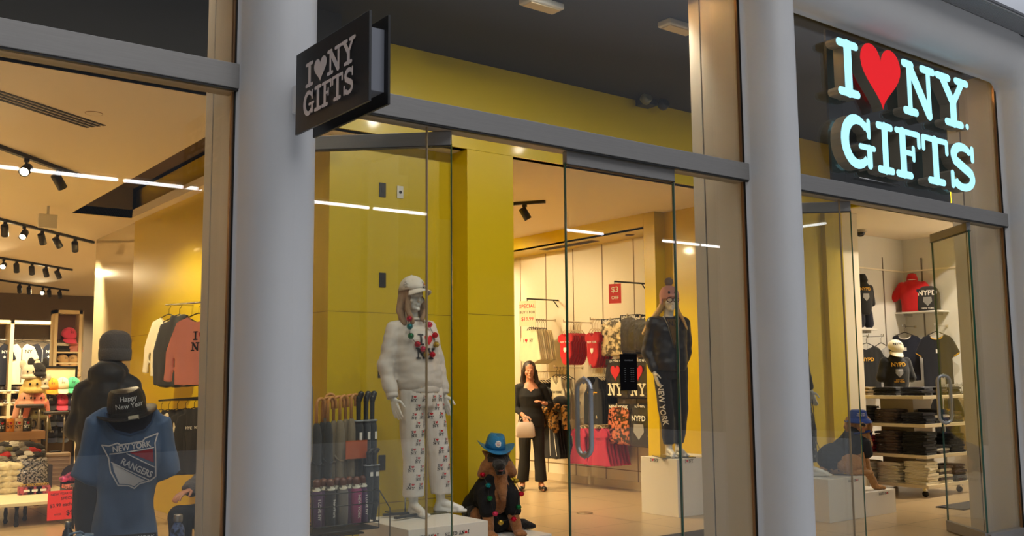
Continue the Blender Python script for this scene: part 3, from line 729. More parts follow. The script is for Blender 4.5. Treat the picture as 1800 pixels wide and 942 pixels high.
def J_stand(**k):
    J = dict(pelvis=V(0, 0, .93), neck=V(0, .012, 1.47), head=V(0, -.01, 1.63), sh_l=V(-.175, .01, 1.405), sh_r=V(.175, .01, 1.405), el_l=V(-.235, .03, 1.12), el_r=V(.235, .03, 1.12),
             wr_l=V(-.25, -.03, .88), wr_r=V(.25, -.03, .88), hp_l=V(-.09, 0, .88), hp_r=V(.09, 0, .88), kn_l=V(-.10, -.01, .48), kn_r=V(.10, -.01, .48),
             an_l=V(-.10, .02, .085), an_r=V(.10, .02, .085), to_l=V(-.12, -.13, .022), to_r=V(.12, -.13, .022))
    J.update({a: Vector(b) for a, b in k.items()}); return J
def ball_cap(parent, c, M, m_, r=.098, brim=True, bm_=None):
    """baseball cap: dome of panels, button, curved peak; facing -Y before M"""
    mb = MB(); rs = []
    for j in range(9):
        t = pi/2*j/8.3; rs.append([Vector((r*cos(t)*cos(2*pi*k/24)*.93, r*cos(t)*sin(2*pi*k/24)*1.08+.004, r*1.12*sin(t)**.85)) for k in range(24)])
    mb.rings(rs, caps=True); mb.xform(Matrix.Translation(c) @ M.to_4x4()); cr_ = mb.build('crown', m_, parent)
    mb = MB(); mb.ell((0, .004, r*1.12), (.011, .011, .007)); mb.xform(Matrix.Translation(c) @ M.to_4x4()); mb.build('button', m_, parent)
    if brim:
        top = []; n = 16
        for i in range(n+1):
            u = -1+2*i/n; x = u*r*.80
            yi = -sqrt(max(0, 1-(u*.86)**2))*r*1.05; yo = yi-.074*sqrt(max(0, 1-abs(u)**2.6)); z = -.015-.022*u*u
            top.append(((x, yi, .004-.018*u*u), (x*1.04, (yi+yo)/2, z+.004), (x*1.05, yo, z-.006)))
        mb = MB()
        for dz in (0, -.005):
            vs = [Vector(p)+V(0, 0, dz) for q in top for p in q]; fs = []
            for i in range(n):
                for j in range(2): a = i*3+j; fs.append((a, a+1, a+4, a+3))
            mb.faces(vs, fs, True)
        o_ = [Vector(q[2]) for q in top]; mb.faces(o_+[p-V(0, 0, .005) for p in o_], [(i, i+1, n+2+i, n+1+i) for i in range(n)])
        mb.xform(Matrix.Translation(c) @ M.to_4x4()); mb.build('peak', bm_ or m_, parent)
    return cr_
BALLM = {k: mat('bell_'+k, c, .18, .7, bump=.6, bscale=90) for k, c in dict(red=(200, 20, 50), teal=(20, 130, 140), green=(30, 120, 70), gold=(190, 160, 60), pink=(220, 60, 100)).items()}
def bell_necklace(parent, pts, cols, r=.023, name='bell_necklace'):
    m = MB(); P = [Vector(p) for p in pts]; m.tube(P+[P[0]], .0022, 6, caps=False); n = m.build(name, BLACK, parent)
    for i, c in enumerate(cols):
        p = P[i] if i < len(P) else P[-1]
        m = MB(); m.ell((0, 0, 0), r, None, 14, 10); m.mi = 1; m.box(-r*.7, r*.7, -r*1.02, -r*.6, -.0015, .0015); m.box(-.0015, .0015, -r*1.02, -r*.6, -r*.7, r*.7); q = m.build('jingle_bell', [BALLM[c], BLACK], n); q.location = p+V(0, -r*.6, -.004)
    return n
def ny_print(h, two=True):
    """heart motif: I heart over NY; returns (black outlines, red outlines) centred"""
    a, wa = glyphs('Ih', h); b, wb = glyphs('NY', h); k = []; r = []
    for c, p in a: (r if c == 'h' else k).append([(x-wa/2, y+h*.12) for x, y in p])
    for c, p in b: k.append([(x-wb/2, y-h*1.12) for x, y in p])
    return k, r
def garment_print(target, M, h, parent, cut=.012, off=.003):
    k, r = ny_print(h); decal(polys_mesh(k, cut), M, target, 'print_letters', BLK, parent, off); decal(polys_mesh(r, cut), M, target, 'print_heart', RED, parent, off)

# ------------------------------------------------ plinths
def plinth(name, label, x0, x1, y0, y1, z, texts):
    t = thing(name, label, 'plinth', ((x0+x1)/2, (y0+y1)/2, 0)); cx, cy = (x0+x1)/2, (y0+y1)/2
    m = MB(); m.box(x0-cx, x1-cx, y0-cy, y1-cy, 0, z); m.build('block', WHITE, t, .003)
    for txt, h, pos, right, mir in texts:
        M = F((pos[0]-cx, pos[1]-cy, pos[2]), right, (0, 0, 1))
        if mir: M = M @ Matrix.Rotation(pi, 4, 'Z')
        parts = txt.split('h'); G, w = glyphs(txt.replace('_', ' '), h) if all(c in GLY for c in txt) else (None, 0)
        if G:
            flat(polys_mesh([[(a-w/2, b-h/2) for a, b in p] for c, p in G if c != 'h']), M.copy(), 'lettering', BLK, t)
            R_ = [[(a-w/2, b-h/2) for a, b in p] for c, p in G if c == 'h']
            if R_: flat(polys_mesh(R_), M.copy(), 'small_heart', RED, t)
    return t
pc = onZ(858, 915, .42); p1l = onZ(676, 922, .42)
plinth('display_plinth', 'white plinth under the mannequin in white sweatshirt', p1l.x, pc.x, pc.y, pc.y+.72, .42,
       [('IhNY GIFTS', .026, (p1l.x+.14, pc.y-.0015, .36), (1, 0, 0), True), ('IhNY GIFTS', .026, (pc.x-.28, pc.y-.0015, .36), (1, 0, 0), True)])
dc = onZ(970, 938, .20)
plinth('display_plinth', 'low grey plinth under the seated toy shepherd dog', pc.x+.01, dc.x, dc.y, YB-.02, .20, [])
mc = onY(1193, 808, 7.17)
XM0 = 7.63
plinth('display_plinth', 'tall white cube plinth with small red hearts, under the mannequin in navy jacket', XM0, 8.35, 7.17, 7.71, .60,
       [('IhNY', .034, (XM0-.0015, 7.50, .575), (0, -1, 0), False), ('IhNY', .034, (XM0+.18, 7.1685, .575), (1, 0, 0), False)])
rc = onZ(1459, 919.6, 0); rm = onZ(1523, 909, 0); re_ = onZ(1580, 901, 0)
ZR = onY(1457, 843, rc.y).z
plinth('display_plinth', 'taller white block plinth behind the right window', rc.x, rm.x, rc.y, rc.y+.62, ZR, [('IhNY GIFTS', .024, (rc.x+.42, rc.y-.0015, ZR-.035), (1, 0, 0), True)])
ZR2 = onY(1580, 858, rc.y).z
plinth('display_plinth', 'lower white block plinth beside the taller one, carrying the dog\'s paw', rm.x+.002, re_.x, rc.y, rc.y+.62, ZR2, [('IhNY GIFTS', .024, (rm.x+.32, rc.y-.0015, ZR2-.03), (1, 0, 0), True)])

# ------------------------------------------------ mannequin in white sweatshirt and printed pyjama trousers
def hair_mass(parent, c, mats, strands, name='hair'):
    m = MB(); m.ell(c+V(0, .026, .038), (.090, .100, .104))
    for P, r0, r1 in strands: m.chain([c+Vector(p) for p in P], [r0+(r1-r0)*i/(len(P)-1) for i in range(len(P))], 10)
    return blob(m, name, mats, parent, .008, 3, folds=(.006, (30, 30, 5)))
f1 = onZ(742, 910, .42); f2 = onZ(806, 905, .42)
M1 = thing('mannequin', 'white mannequin in off-white I heart NY sweatshirt and printed pyjama trousers', 'mannequin', (f1.x+.05, f1.y+.10, .42))
dx2 = f2.x-(f1.x+.05)
J = J_stand(pelvis=(-.01, 0, .93), neck=(-.075, .02, 1.46), head=(-.085, -.01, 1.62), sh_l=(-.230, .02, 1.385), sh_r=(.085, .02, 1.395), el_l=(-.285, .05, 1.10), el_r=(.175, .04, 1.12), wr_l=(-.265, -.04, .87), wr_r=(.200, -.01, .89),
            hp_l=(-.09, 0, .88), hp_r=(.08, 0, .88), kn_l=(-.075, -.01, .48), kn_r=(.14, -.03, .48), an_l=(-.05, .02, .085), an_r=(dx2-.05, .03, .085), to_l=(-.05, -.13, .022), to_r=(dx2+.06, -.09, .022))
body('figure', J, MANQ, M1, female=True, curl=.25, thumb=(.3, -1, 0))
hair_mass(M1, J['head'], HAIRB, [([(-.07, .03, .0), (-.10, .02, -.10), (-.085, -.03, -.20)], .035, .022), ([(-.055, -.04, -.01), (-.078, -.06, -.10), (-.05, -.085, -.19)], .026, .018),
                                 ([(.07, .03, 0), (.09, .02, -.10), (.08, -.02, -.20)], .035, .02), ([(.06, -.04, -.02), (.072, -.06, -.10), (.03, -.09, -.17)], .024, .016), ([(0, .09, 0), (0, .10, -.12), (0, .08, -.2)], .07, .05)])
M1.scale = (1.035,)*3
hm = Matrix.Rotation(radians(8), 3, 'Z') @ Matrix.Rotation(radians(-4), 3, 'X')
cp = thing('x', None, None); bpy.data.objects.remove(cp)
CAPW = fabric('white_twill', (214, 208, 200))
cpo = MB(); cpo.ell((0, 0, 0), .001); 
mcap = J['head']+V(0, -.004, .055)
e_ = bpy.data.objects.new('baseball_cap', None); COL.objects.link(e_); e_.parent = M1; e_.location = (0, 0, 0)
cr1 = ball_cap(e_, mcap, hm, CAPW, .103)
cp_m = F(mcap+hm @ V(.035, -.2, .052), hm @ V(1, 0, 0), hm @ V(0, .3, 1))
k, r = ny_print(.028); decal(polys_mesh(k, .01), cp_m, cr1, 'cap_letters', BLK, e_, .002, .2); decal(polys_mesh(r, .01), cp_m, cr1, 'cap_heart', RED, e_, .002, .2)
m = MB()
for a in range(6): m.ell(mcap+hm @ V(-.092+.004*0, -.035+.016*cos(a), .040+.016*sin(a)), (.010, .012, .012))
m.ell(mcap+hm @ V(-.098, -.035, .04), (.008, .008, .008)); m.build('cloth_flower', CAPW, e_)
m = MB(); m.ell(mcap+hm @ V(.035, -.155, -.0165), (.017, .011, .002)); m.build('round_sticker', mat('dark_sticker', (40, 34, 26), .4, .5), e_)
# sweatshirt
m = MB(); torso_shell(m, J, [(-.02, .150, .115, 0), (.02, .172, .128, 0), (.12, .185, .138, -.005), (.40, .185, .135, -.008), (.70, .180, .138, -.005), (.84, .162, .115, 0), (.93, .12, .085, 0), (.985, .075, .07, -.002)])
for s in 'lr': sleeve(m, J, s, .060, .062, .050, .90)
sw = blob(m, 'sweatshirt', LTGREY, M1, .010, 5, folds=(.010, (5, 5, 13)))
for s in 'lr':
    e = J['el_'+s].lerp(J['wr_'+s], .88); cuff('cuff', e, J['wr_'+s]-J['el_'+s], .043, .05, LTGREY, sw)
m = MB(); P_ = J['pelvis']; m.loft([(P_.x, 0, .905, .160, .122), (P_.x, 0, .92, .168, .128), (P_.x, 0, .95, .168, .128), (P_.x, 0, .965, .164, .124)], 28); m.build('hem_band', LTGREY, sw)
m = MB(); m.tube([J['neck']+V(.078*cos(t), -.004+.074*sin(t), -.012+.012*sin(-t)) for t in [2*pi*i/24 for i in range(25)]], .011, 8, caps=False); m.build('collar', LTGREY, sw)
Mp = F((-.03, -.3, 1.25), (1, .05, -.02), (0, 0, 1)); garment_print(sw, Mp, .083, sw)
# trousers
m = MB(); m.loft([(-.01, 0, .80, .165, .11), (-.01, 0, .88, .170, .125), (-.01, 0, .95, .160, .118)], 24)
for s in 'lr': leg_shell(m, J, s, .098, .086, .082, .86)
tr_ = blob(m, 'pyjama_trousers', PANTW, M1, .010, 4, folds=(.009, (8, 8, 4)))
bvT = bvh_of(tr_); KK = []; RR = []
k, r = ny_print(.020); 
kb = bmesh.new(); rb = bmesh.new(); bk = polys_mesh(k); br_ = polys_mesh(r)
row_i = 0; z = .93
while z > .17:
    for i in range(-6, 9):
        x = i*.078+(.039 if row_i % 2 else 0)+random.uniform(-.006, .006); th = random.uniform(-.15, .15)
        res = []
        for src, dst in ((bk, kb), (br_, rb)):
            mm_ = src.copy(); mm_.transform(F((x, -.4, z), (cos(th), 0, sin(th)), (0, 0, 1)))
            for v in mm_.vertices:
                hit, nn, ii, dd = bvT.ray_cast(v.co, V(0, 1, 0), .8)
                if hit is None or nn.y > -.12: res = None; break
                v.co = hit+nn*.002
            if res is None: break
            res.append((mm_, dst))
        for mm_, dst in (res or []): dst.from_mesh(mm_)
    z -= .064; row_i += 1
for b_, n_, q_ in ((kb, 'printed_letters', BLK), (rb, 'printed_hearts', RED)):
    me = bpy.data.meshes.new(n_); b_.to_mesh(me); b_.free(); o = link_mesh(n_, me, q_, tr_)
N_ = J['neck']
bell_necklace(M1, [N_+V(*p) for p in ((-.085, -.10, .0), (-.10, -.13, -.06), (-.10, -.145, -.13), (-.045, -.15, -.19), (0, -.155, -.225), (.025, -.155, -.265), (.085, -.15, -.265), (.125, -.14, -.19), (.12, -.13, -.12), (.09, -.10, -.04), (.05, -.05, .0), (-.03, -.05, .0))],
              ['red', 'teal', 'green', 'red', 'pink', 'gold', 'red', 'gold', 'red', 'pink'])
m = MB(); m.box(-.11, .28, -.02, .34, 0, .012); m.build('glass_base', mat('smoked_base_plate', (70, 66, 30), .08, coat=.5), M1)
m = MB(); m.tube([(-.08, .09, .0), (-.08, .09, .34)], .007, 8); m.build('calf_rod', CHROME, M1)
m = MB(); m.box(-.30, .02, -.05, -.02, .013, .03, Matrix.Rotation(.25, 4, 'Z')); m.box(-.28, -.02, .02, .05, .013, .03, Matrix.Rotation(-.2, 4, 'Z')); m.build('base_clamp', BLACK, M1)

# ------------------------------------------------ mannequin in navy jacket
M2 = thing('mannequin', 'mannequin in navy jacket, joggers lettered NEW YORK and pink bobble hat with face', 'mannequin', (7.80, 7.40, .60), radians(-28)); M2.scale = (1.055,)*3
J = J_stand(neck=(.0, .012, 1.44), head=(.015, -.01, 1.60), sh_l=(-.165, .01, 1.37), sh_r=(.165, .01, 1.37), el_l=(-.225, .04, 1.08), el_r=(.215, .08, 1.10), wr_l=(-.185, -.06, .86), wr_r=(.15, .12, .90),
            kn_l=(-.065, -.04, .48), kn_r=(.11, .0, .48), an_l=(-.03, .0, .085), an_r=(.09, .06, .085), to_l=(-.035, -.15, .022), to_r=(.11, -.09, .022))
body('figure', J, MANQ, M2, female=True, curl=.3)
hair_mass(M2, J['head'], HAIRY, [([(-.06, .02, -.02), (-.13, .03, -.12), (-.21, .05, -.21), (-.27, .07, -.33)], .034, .018), ([(-.05, .05, -.04), (-.15, .06, -.17), (-.24, .08, -.27)], .03, .014),
                                 ([(.06, .0, -.02), (.09, -.03, -.12), (.12, -.10, -.22), (.14, -.12, -.30)], .026, .012)])
PHAT = fabric('pink_knit', (206, 150, 140), bump=.9, scale=130)
m = MB(); h0 = J['head']; m.lathe([(.094, .02), (.102, .03), (.103, .07), (.094, .11), (.07, .145), (.03, .165), (.002, .17)], 24, Matrix.Translation(h0+V(0, .012, -.0)))
for q in (-1, 1): m.ell(h0+V(q*.088, .01, .0), (.015, .035, .045))
ht = blob(m, 'bobble_hat', PHAT, M2, .006, 2)
m = MB(); m.ell(h0+V(0, .012, .205), .045); blob(m, 'bobble', fabric('grey_fur', (120, 104, 92)), ht, .005, 0, folds=(.008, (60, 60, 60)))
m = MB()
for q in (-1, 1): m.ell(h0+V(q*.034, -.088, .085), (.013, .006, .014))
m.build('hat_eyes', BLACK, ht)
m = MB(); m.ell(h0+V(0, -.095, .055), (.028, .016, .018)); m.build('snout', fabric('pale_pink', (220, 168, 158)), ht)
m = MB()
for q in (-1, 1): m.tube([h0+V(q*.034+.031*cos(2*pi*i/20), -.104, .008+.024*sin(2*pi*i/20)) for i in range(21)], .005, 6, caps=False)
m.build('glasses', mat('dark_red_frame', (70, 16, 20), .4), M2)
SHINY = mat('navy_satin', (20, 20, 30), .42, bump=.15, bscale=8, sheen=.1)
m = MB(); torso_shell(m, J, [(-.10, .165, .13, 0), (.05, .19, .14, 0), (.4, .188, .135, 0), (.70, .192, .138, 0), (.86, .178, .11, 0), (.95, .11, .08, 0), (1.0, .078, .074, 0)])
for s in 'lr': sleeve(m, J, s, .072, .064, .045, .93)
jk = blob(m, 'jacket', SHINY, M2, .009, 4, folds=(.016, (6, 6, 9)))
m = MB(); m.prism([(-.07, -.0), (.07, 0), (.035, -.16), (0, -.30), (-.03, -.16)], -.005, 0); m.build('olive_tshirt_front', fabric('olive_brown', (96, 74, 36)), jk); jk.children[-1].location = J['neck']+V(.01, -.150, -.03)
flat(text_mesh('N.Y.', .045, bold=.02), F(J['neck']+V(.01, -.157, -.10), (1, 0, 0), (0, 0, 1)), 'tshirt_letters', BLK, jk)
m = MB(); m.tube([J['neck']+V(-.075, -.085, .0), J['neck']+V(-.05, -.145, -.10), J['neck']+V(.0, -.162, -.33)], .004, 6); m.tube([J['neck']+V(.085, -.085, .0), J['neck']+V(.06, -.145, -.10), J['neck']+V(.005, -.162, -.33)], .004, 6); m.build('zip', mat('zip_metal', (120, 120, 120), .4, .8), jk)
m = MB()
for s in 'lr': leg_shell(m, J, s, .096, .078, .056, .88)
m.loft([(0, 0, .80, .16, .11), (0, 0, .90, .165, .12)], 20)
jg = blob(m, 'joggers', fabric('dark_navy_fleece', (24, 22, 28)), M2, .009, 4, folds=(.010, (8, 8, 5)))
Md = F(J['kn_l']+V(-.3, -.15, .12), (.0, 0, -1), (.45, -.9, 0)); Md = F(J['kn_l']+V(-.25, -.25, .03), (0.12, 0, -1), V(.7, -.7, 0.05))
decal(text_mesh('NEW YORK', .060, .012, bold=.035, sx=.9, spacing=1.02), Md @ Matrix.Translation((0, -.03, 0)), jg, 'leg_lettering', WHT, jg, .003, .3)
m = MB(); m.box(-.15, .2, -.15, .2, 0, .01); m.build('glass_base', MATS['smoked_base_plate'], M2)
# ------------------------------------------------ mannequin behind the right window, mostly behind the rib
f3 = onZ(1452, 838, ZR)
M3 = thing('mannequin', 'mannequin in dark badge-printed trousers half hidden behind the white rib', 'mannequin', (f3.x-.35, f3.y+.10, ZR), 0)
J = J_stand(kn_r=(.20, -.02, .48), an_r=(.26, .02, .085), to_r=(.36, -.11, .022))
body('figure', J, MANQ, M3, voxel=.007)
m = MB(); torso_shell(m, J, [(-.05, .16, .12, 0), (.4, .18, .13, 0), (.7, .188, .135, 0), (.86, .175, .11, 0), (.95, .11, .08, 0), (1.0, .07, .065, 0)])
for s in 'lr': sleeve(m, J, s, .07, .062, .045, .92)
blob(m, 'dark_pullover', BLKF, M3, .011, 4, folds=(.01, (7, 7, 9)))
m = MB()
for s in 'lr': leg_shell(m, J, s, .096, .082, .074, .84)
m.loft([(0, 0, .80, .16, .11), (0, 0, .93, .16, .12)], 20)
tq = blob(m, 'printed_trousers', CHARF, M3, .010, 4, folds=(.008, (8, 8, 5)))
bvT = bvh_of(tq); gb = bmesh.new(); sh_ = polys_mesh([[(-.012, .014), (.012, .014), (.012, -.004), (0, -.016), (-.012, -.004)], [(-.02, .022), (.02, .022), (.02, .027), (-.02, .027)], [(-.02, -.022), (.02, -.022), (.02, -.027), (-.02, -.027)]])
z = .86; ri = 0
while z > .18:
    for i in range(-5, 6):
        mm_ = sh_.copy(); mm_.transform(F((i*.075, -.4, z), (1, 0, 0), (0, 0, 1))); hits = []
        for v in mm_.vertices:
            hit, nn, ii, dd = bvT.ray_cast(v.co, V(0, 1, 0), .8)
            if hit is None or nn.y > -.2: hits = None; break
            hits.append(hit+nn*.002)
        if hits:
            for v, h_ in zip(mm_.vertices, hits): v.co = h_
            gb.from_mesh(mm_)
    z -= .072; ri += 1
me = bpy.data.meshes.new('printed_badges'); gb.to_mesh(me); gb.free(); link_mesh('printed_badges', me, mat('grey_print', (120, 118, 112), .7), tq)
m = MB(); p0 = V(.0, .1, .9); m.tube([V(.09, -.16, .80), V(.17, -.12, .55), V(.26, -.06, .38), V(.42, .0, .24)], .004, 6); m.build('dangling_cord', BLACK, M3)
# ================================================================== T-SHIRT FORM IN THE LEFT WINDOW
T0 = at(232, 800, 5.1)
TS = thing('torso_form', 'headless torso form in washed blue NEW YORK RANGERS shield T-shirt', 'mannequin', (T0.x-.02, T0.y, .640), radians(-13)); TS.scale = (.90, .95, 1)
zs = 1.30-.60
m = MB(); m.loft([(0, 0, 0, .14, .10), (0, 0, .12, .15, .105), (0, 0, .27, .125, .09), (0, 0, .48, .16, .115), (0, 0, .60, .145, .08), (0, 0, .66, .08, .06), (0, 0, .715, .055, .055)], 24)
for q in (-1, 1): m.ell((q*.075, -.075, .48), (.065, .055, .06)); m.cap((q*.13, 0, .60), (q*.165, 0, .50), .040, .036)
blob(m, 'grey_torso', mat('grey_form', (120, 118, 122), .4), TS, .009, 3)
m = MB()
m.loft([(0, 0, -.02, .185, .13), (0, 0, .05, .178, .13), (0, 0, .27, .160, .125), (0, -.01, .47, .176, .145), (0, 0, .60, .176, .112), (0, 0, .665, .14, .085)], 32, 2.3)
for q in (-1, 1):
    m.cap((q*.12, .0, .635), (q*.175, .0, .60), .055, .055); m.rings([[Vector((q*.170, 0, .61))+Vector((q*.062, .0, -.29))*u+Vector((cos(2*pi*k/18)*.056*(1+.35*u), sin(2*pi*k/18)*.068*(1+.2*u), cos(2*pi*k/18)*q*.03)) for k in range(18)] for u in (0, .35, .7, 1.0)])
tee = blob(m, 'tshirt', DENIM, TS, .009, 4, folds=(.024, (6, 4, 3.5)))
m = MB(); m.rings([[Vector((.118*cos(t)*s_, -.118*s_+.028+.05*sin(t)*0-.004*k, .655-.085*max(0, -sin(t))*s_+.018*max(0, sin(t)))) for t in [2*pi*i/28 for i in range(28)]] for k, s_ in enumerate((1.0, .6, .15))], caps=True)
for_neck = []
m.bm.free(); m = MB()
# wide scoop neck: navy inside of the back collar and a rib edge
m.mi = 0
nk = [(-.135, .665), (-.12, .615), (-.08, .575), (0, .555), (.08, .575), (.12, .615), (.135, .665), (.06, .675), (-.06, .675)]
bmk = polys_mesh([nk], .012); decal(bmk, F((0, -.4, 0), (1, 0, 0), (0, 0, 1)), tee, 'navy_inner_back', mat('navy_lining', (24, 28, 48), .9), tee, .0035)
decal(polys_mesh([cap_poly(a[0], a[1], b[0], b[1], .012) for a, b in zip(nk[:6], nk[1:7])], .012), F((0, -.4, 0), (1, 0, 0), (0, 0, 1)), tee, 'neck_rib', mat('neck_rib_blue', (52, 74, 108), .9), tee, .005)
# shield
R6 = Matrix.Rotation(radians(6), 4, 'Z'); MF = F((.02, -.4, .405), (1, 0, 0), (0, 0, 1)) @ R6
out = [(-.155, .115), (-.12, .108), (-.075, .118), (-.06, .108), (.06, .108), (.075, .122), (.15, .135), (.128, .09), (.122, -.085), (.09, -.10), (.03, -.105), (0, -.125), (-.03, -.105), (-.085, -.095), (-.12, -.02), (-.125, .05)]
def outline(pts, t): return [cap_poly(a[0], a[1], b[0], b[1], t, 3) for a, b in zip(pts, pts[1:]+pts[:1])]
NVP = mat('faded_navy_print', (34, 50, 84), .8); WPR = mat('faded_white_print', (200, 196, 196), .8); RPR = mat('faded_red_print', (150, 30, 44), .8)
decal(polys_mesh([[(x*.96, y*.96) for x, y in out]], .012), MF, tee, 'shield_ground', DENIM, tee, .002)
decal(polys_mesh([[(-.015, .062), (.112, .062), (.114, -.01)]], .012), MF, tee, 'shield_red', RPR, tee, .003)
decal(polys_mesh([[(-.108, .02), (.062, -.096), (.03, -.098), (0, -.115), (-.03, -.098), (-.078, -.088), (-.102, -.02)]], .012), MF, tee, 'shield_white', WPR, tee, .003)
decal(polys_mesh([[(-.112, .062), (-.03, .062), (.116, -.03), (.114, -.082), (.085, -.092), (-.113, .03)]], .012), MF, tee, 'shield_band', NVP, tee, .0034)
decal(polys_mesh(outline(out, .007)+[cap_poly(-.118, .068, .118, .068, .005), cap_poly(-.03, .060, .116, -.034, .005), cap_poly(-.113, .026, .080, -.094, .005)], .012), MF, tee, 'shield_lines', WPR, tee, .0045)
decal(shift(text_mesh('NEW YORK', .029, .012, bold=.03, sx=.95), 0, .076), MF, tee, 'shield_words', WPR, tee, .005)
decal(shift(text_mesh('RANGERS', .032, .012, bold=.03, sx=.95), .012, -.036, 1, radians(-32)), MF, tee, 'shield_words', WPR, tee, .0055)
# table, black hat, bottles in the window
m = MB()
tb = thing('display_table', 'dark display table under the blue T-shirt torso in the left window', 'table', (T0.x, T0.y-.05, 0))
m.box(-.85, .10+.0, -.42, .42, .57, .60); m.box(-.25, .10, -.1, .25, .60, .635); m.build('table_top', mat('dark_table', (40, 36, 34), .5), tb, .004)
for x in (-.80, .05):
    for y in (-.37, .37): m = MB(); m.box(x-.02, x+.02, y-.02, y+.02, 0, .57); m.build('leg', BLACK, tb)
SEQ = mat('black_sequins', (22, 20, 22), .3, .4, bump=1.0, bscale=260)
hp = at(224, 728, 5.08)
HT_ = thing('fedora', 'black sequined fedora reading Happy New Year on top of the torso form', 'hat', hp, 0)
HM = Matrix.Rotation(radians(-13), 4, 'Z') @ Matrix.Rotation(radians(-9), 4, 'Y') @ Matrix.Rotation(radians(8), 4, 'X')
m = MB(); rs = []
for rx, ry, z, dent in ((.098, .112, 0, 0), (.096, .110, .03, 0), (.088, .104, .08, 0), (.080, .098, .112, 0), (.070, .09, .124, .0), (.045, .07, .118, 1), (.015, .03, .098, 1)):
    rs.append([Vector((rx*cos(t), ry*sin(t), z+.01*(1 if dent == 0 else 0)*cos(t)**2)) for t in [2*pi*i/32 for i in range(32)]])
m.rings(rs); m.xform(HM); crn = m.build('crown', SEQ, HT_)
m = MB(); A = []; B = []; B2 = []; A2 = []
for i in range(40):
    t = 2*pi*i/40; c_, s_ = cos(t), sin(t); l = .016*abs(c_)**3+.012*max(0, s_)-.008*max(0, -s_)
    A.append(V(.094*c_, .108*s_, .006)); B.append(V(.150*c_, .162*s_, .006+l)); B2.append(V(.150*c_, .162*s_, .0+l)); A2.append(V(.094*c_, .108*s_, 0))
m.rings([A, B, B2, A2, A], caps=False); m.xform(HM); m.build('brim', SEQ, HT_)
m = MB(); m.rings([[V(1.01*rx*cos(t), 1.01*ry*sin(t), z) for t in [2*pi*i/32 for i in range(32)]] for rx, ry, z in ((.0985, .1125, .004), (.097, .111, .026))], caps=False); m.xform(HM); m.build('hat_band', mat('sequin_band', (34, 32, 34), .25, .5, bump=1, bscale=300), HT_)
SIL = mat('silver_writing', (206, 206, 204), .4, .2)
MFh = HM @ F((.01, -.3, .075), (1, 0, 0), (0, 0, 1))
for t_, dy in (('Happy', .010), ('New Year', -.026)): decal(shift(text_mesh(t_, .025, .01, bold=.012, sx=.92), 0, dy), MFh, crn, 'writing', SIL, crn, .003, .2)
m = MB(); m.box(-.005, .045, -.155, -.152, -.006, .016); m.xform(HM); m.build('price_tag', mat('cream_tag', (214, 206, 180), .6), HT_)
def bottle(loc, label, colm, s=1.0, cap_m=None):
    t = thing('drink_bottle', label, 'bottle', loc)
    m = MB(); m.lathe([(.001, 0), (.034*s, 0), (.036*s, .006), (.036*s, .115*s), (.032*s, .14*s), (.018*s, .165*s), (.017*s, .172*s)], 24); m.build('body', colm, t)
    m = MB(); m.lathe([(.021*s, .168*s), (.023*s, .172*s), (.023*s, .20*s), (.020*s, .206*s), (.001, .207*s)], 24); m.build('screw_cap', cap_m or mat('brushed_cap', (160, 158, 154), .3, .9), t)
PATB = mat('printed_bottle', (70, 84, 120), .35, var=.8, vscale=40)
p = at(312, 942, 4.85); bottle((p.x, p.y, .60), 'patterned blue steel bottle with silver cap beside the T-shirt', PATB, .98)
p = at(119, 942, 4.95); bottle((p.x, p.y, .60), 'squat bottle with silver cap at the lower left of the T-shirt', mat('dark_steel_bottle', (70, 72, 78), .3, .7), .76)
mg = at(148, 942, 4.9); t = thing('travel_mug', 'travel mug with pale blue handle beside the blue T-shirt', 'mug', (mg.x, mg.y, .60))
PB_ = mat('pale_blue_enamel', (110, 136, 160), .35)
m = MB(); m.lathe([(.001, 0), (.042, 0), (.044, .01), (.044, .10), (.041, .10), (.041, .012), (.001, .012)], 24); m.build('body', PB_, t)
m = MB(); m.tube([(-.04+.0, 0, .02), (-.07, 0, .03), (-.078, 0, .07), (-.07, 0, .108), (-.02, 0, .115), (.0, 0, .10)], .006, 8); m.build('handle', PB_, t)
pl_ = at(232, 945, 4.80); t = thing('souvenir_plate', 'black and silver souvenir number plate reading NEW YORK below the T-shirt', 'souvenir', (pl_.x, pl_.y, .60), radians(-10))
m = MB(); m.box(-.115, .115, -.004, 0, 0, .115); m.build('plate', mat('dark_plate', (34, 32, 36), .3, .6), t, .002)
flat(text_mesh('NEW YORK', .020, bold=.03), F((.03, -.005, .085), (1, 0, 0), (0, 0, 1)), 'lettering', SIL, t)
m = MB()
for x in range(9): m.box(-.11+.008*x, -.105+.008*x, -.0055, -.004, .07, .082+.018*abs(sin(x*1.3)))
m.build('skyline', SIL, t)

# ================================================================== PEOPLE
# customer seen from behind, knit hat and black hooded jacket
mh = at(207, 615, 7.4)
P1 = thing('person', 'person seen from behind in grey knit hat and black hooded jacket', 'person', (mh.x-.02, mh.y+.02, 0), radians(155))
k = 1.84/1.80
J = J_stand(pelvis=(.06, 0, .97), neck=(.04, -.01, 1.50), head=(.0, -.05, 1.69), sh_l=(-.13, 0, 1.42), sh_r=(.19, 0, 1.40), el_l=(-.19, -.06, 1.13), el_r=(.25, -.02, 1.11), wr_l=(-.14, -.26, 1.0), wr_r=(.20, -.24, 1.02),
            hp_l=(-.09, 0, .92), hp_r=(.09, 0, .92), kn_l=(-.05, -.02, .5), kn_r=(.17, -.02, .5))
J['hp_l'].x += .05; J['hp_r'].x += .05
body('figure', J, SKIN, P1, voxel=.007)
m = MB(); torso_shell(m, J, [(-.25, .18, .15, 0), (.0, .19, .16, 0), (.4, .20, .16, 0), (.75, .205, .155, 0), (.90, .17, .13, .0), (1.0, .11, .10, .01), (1.06, .09, .09, .0)])
for s in 'lr': sleeve(m, J, s, .088, .082, .056, .93)
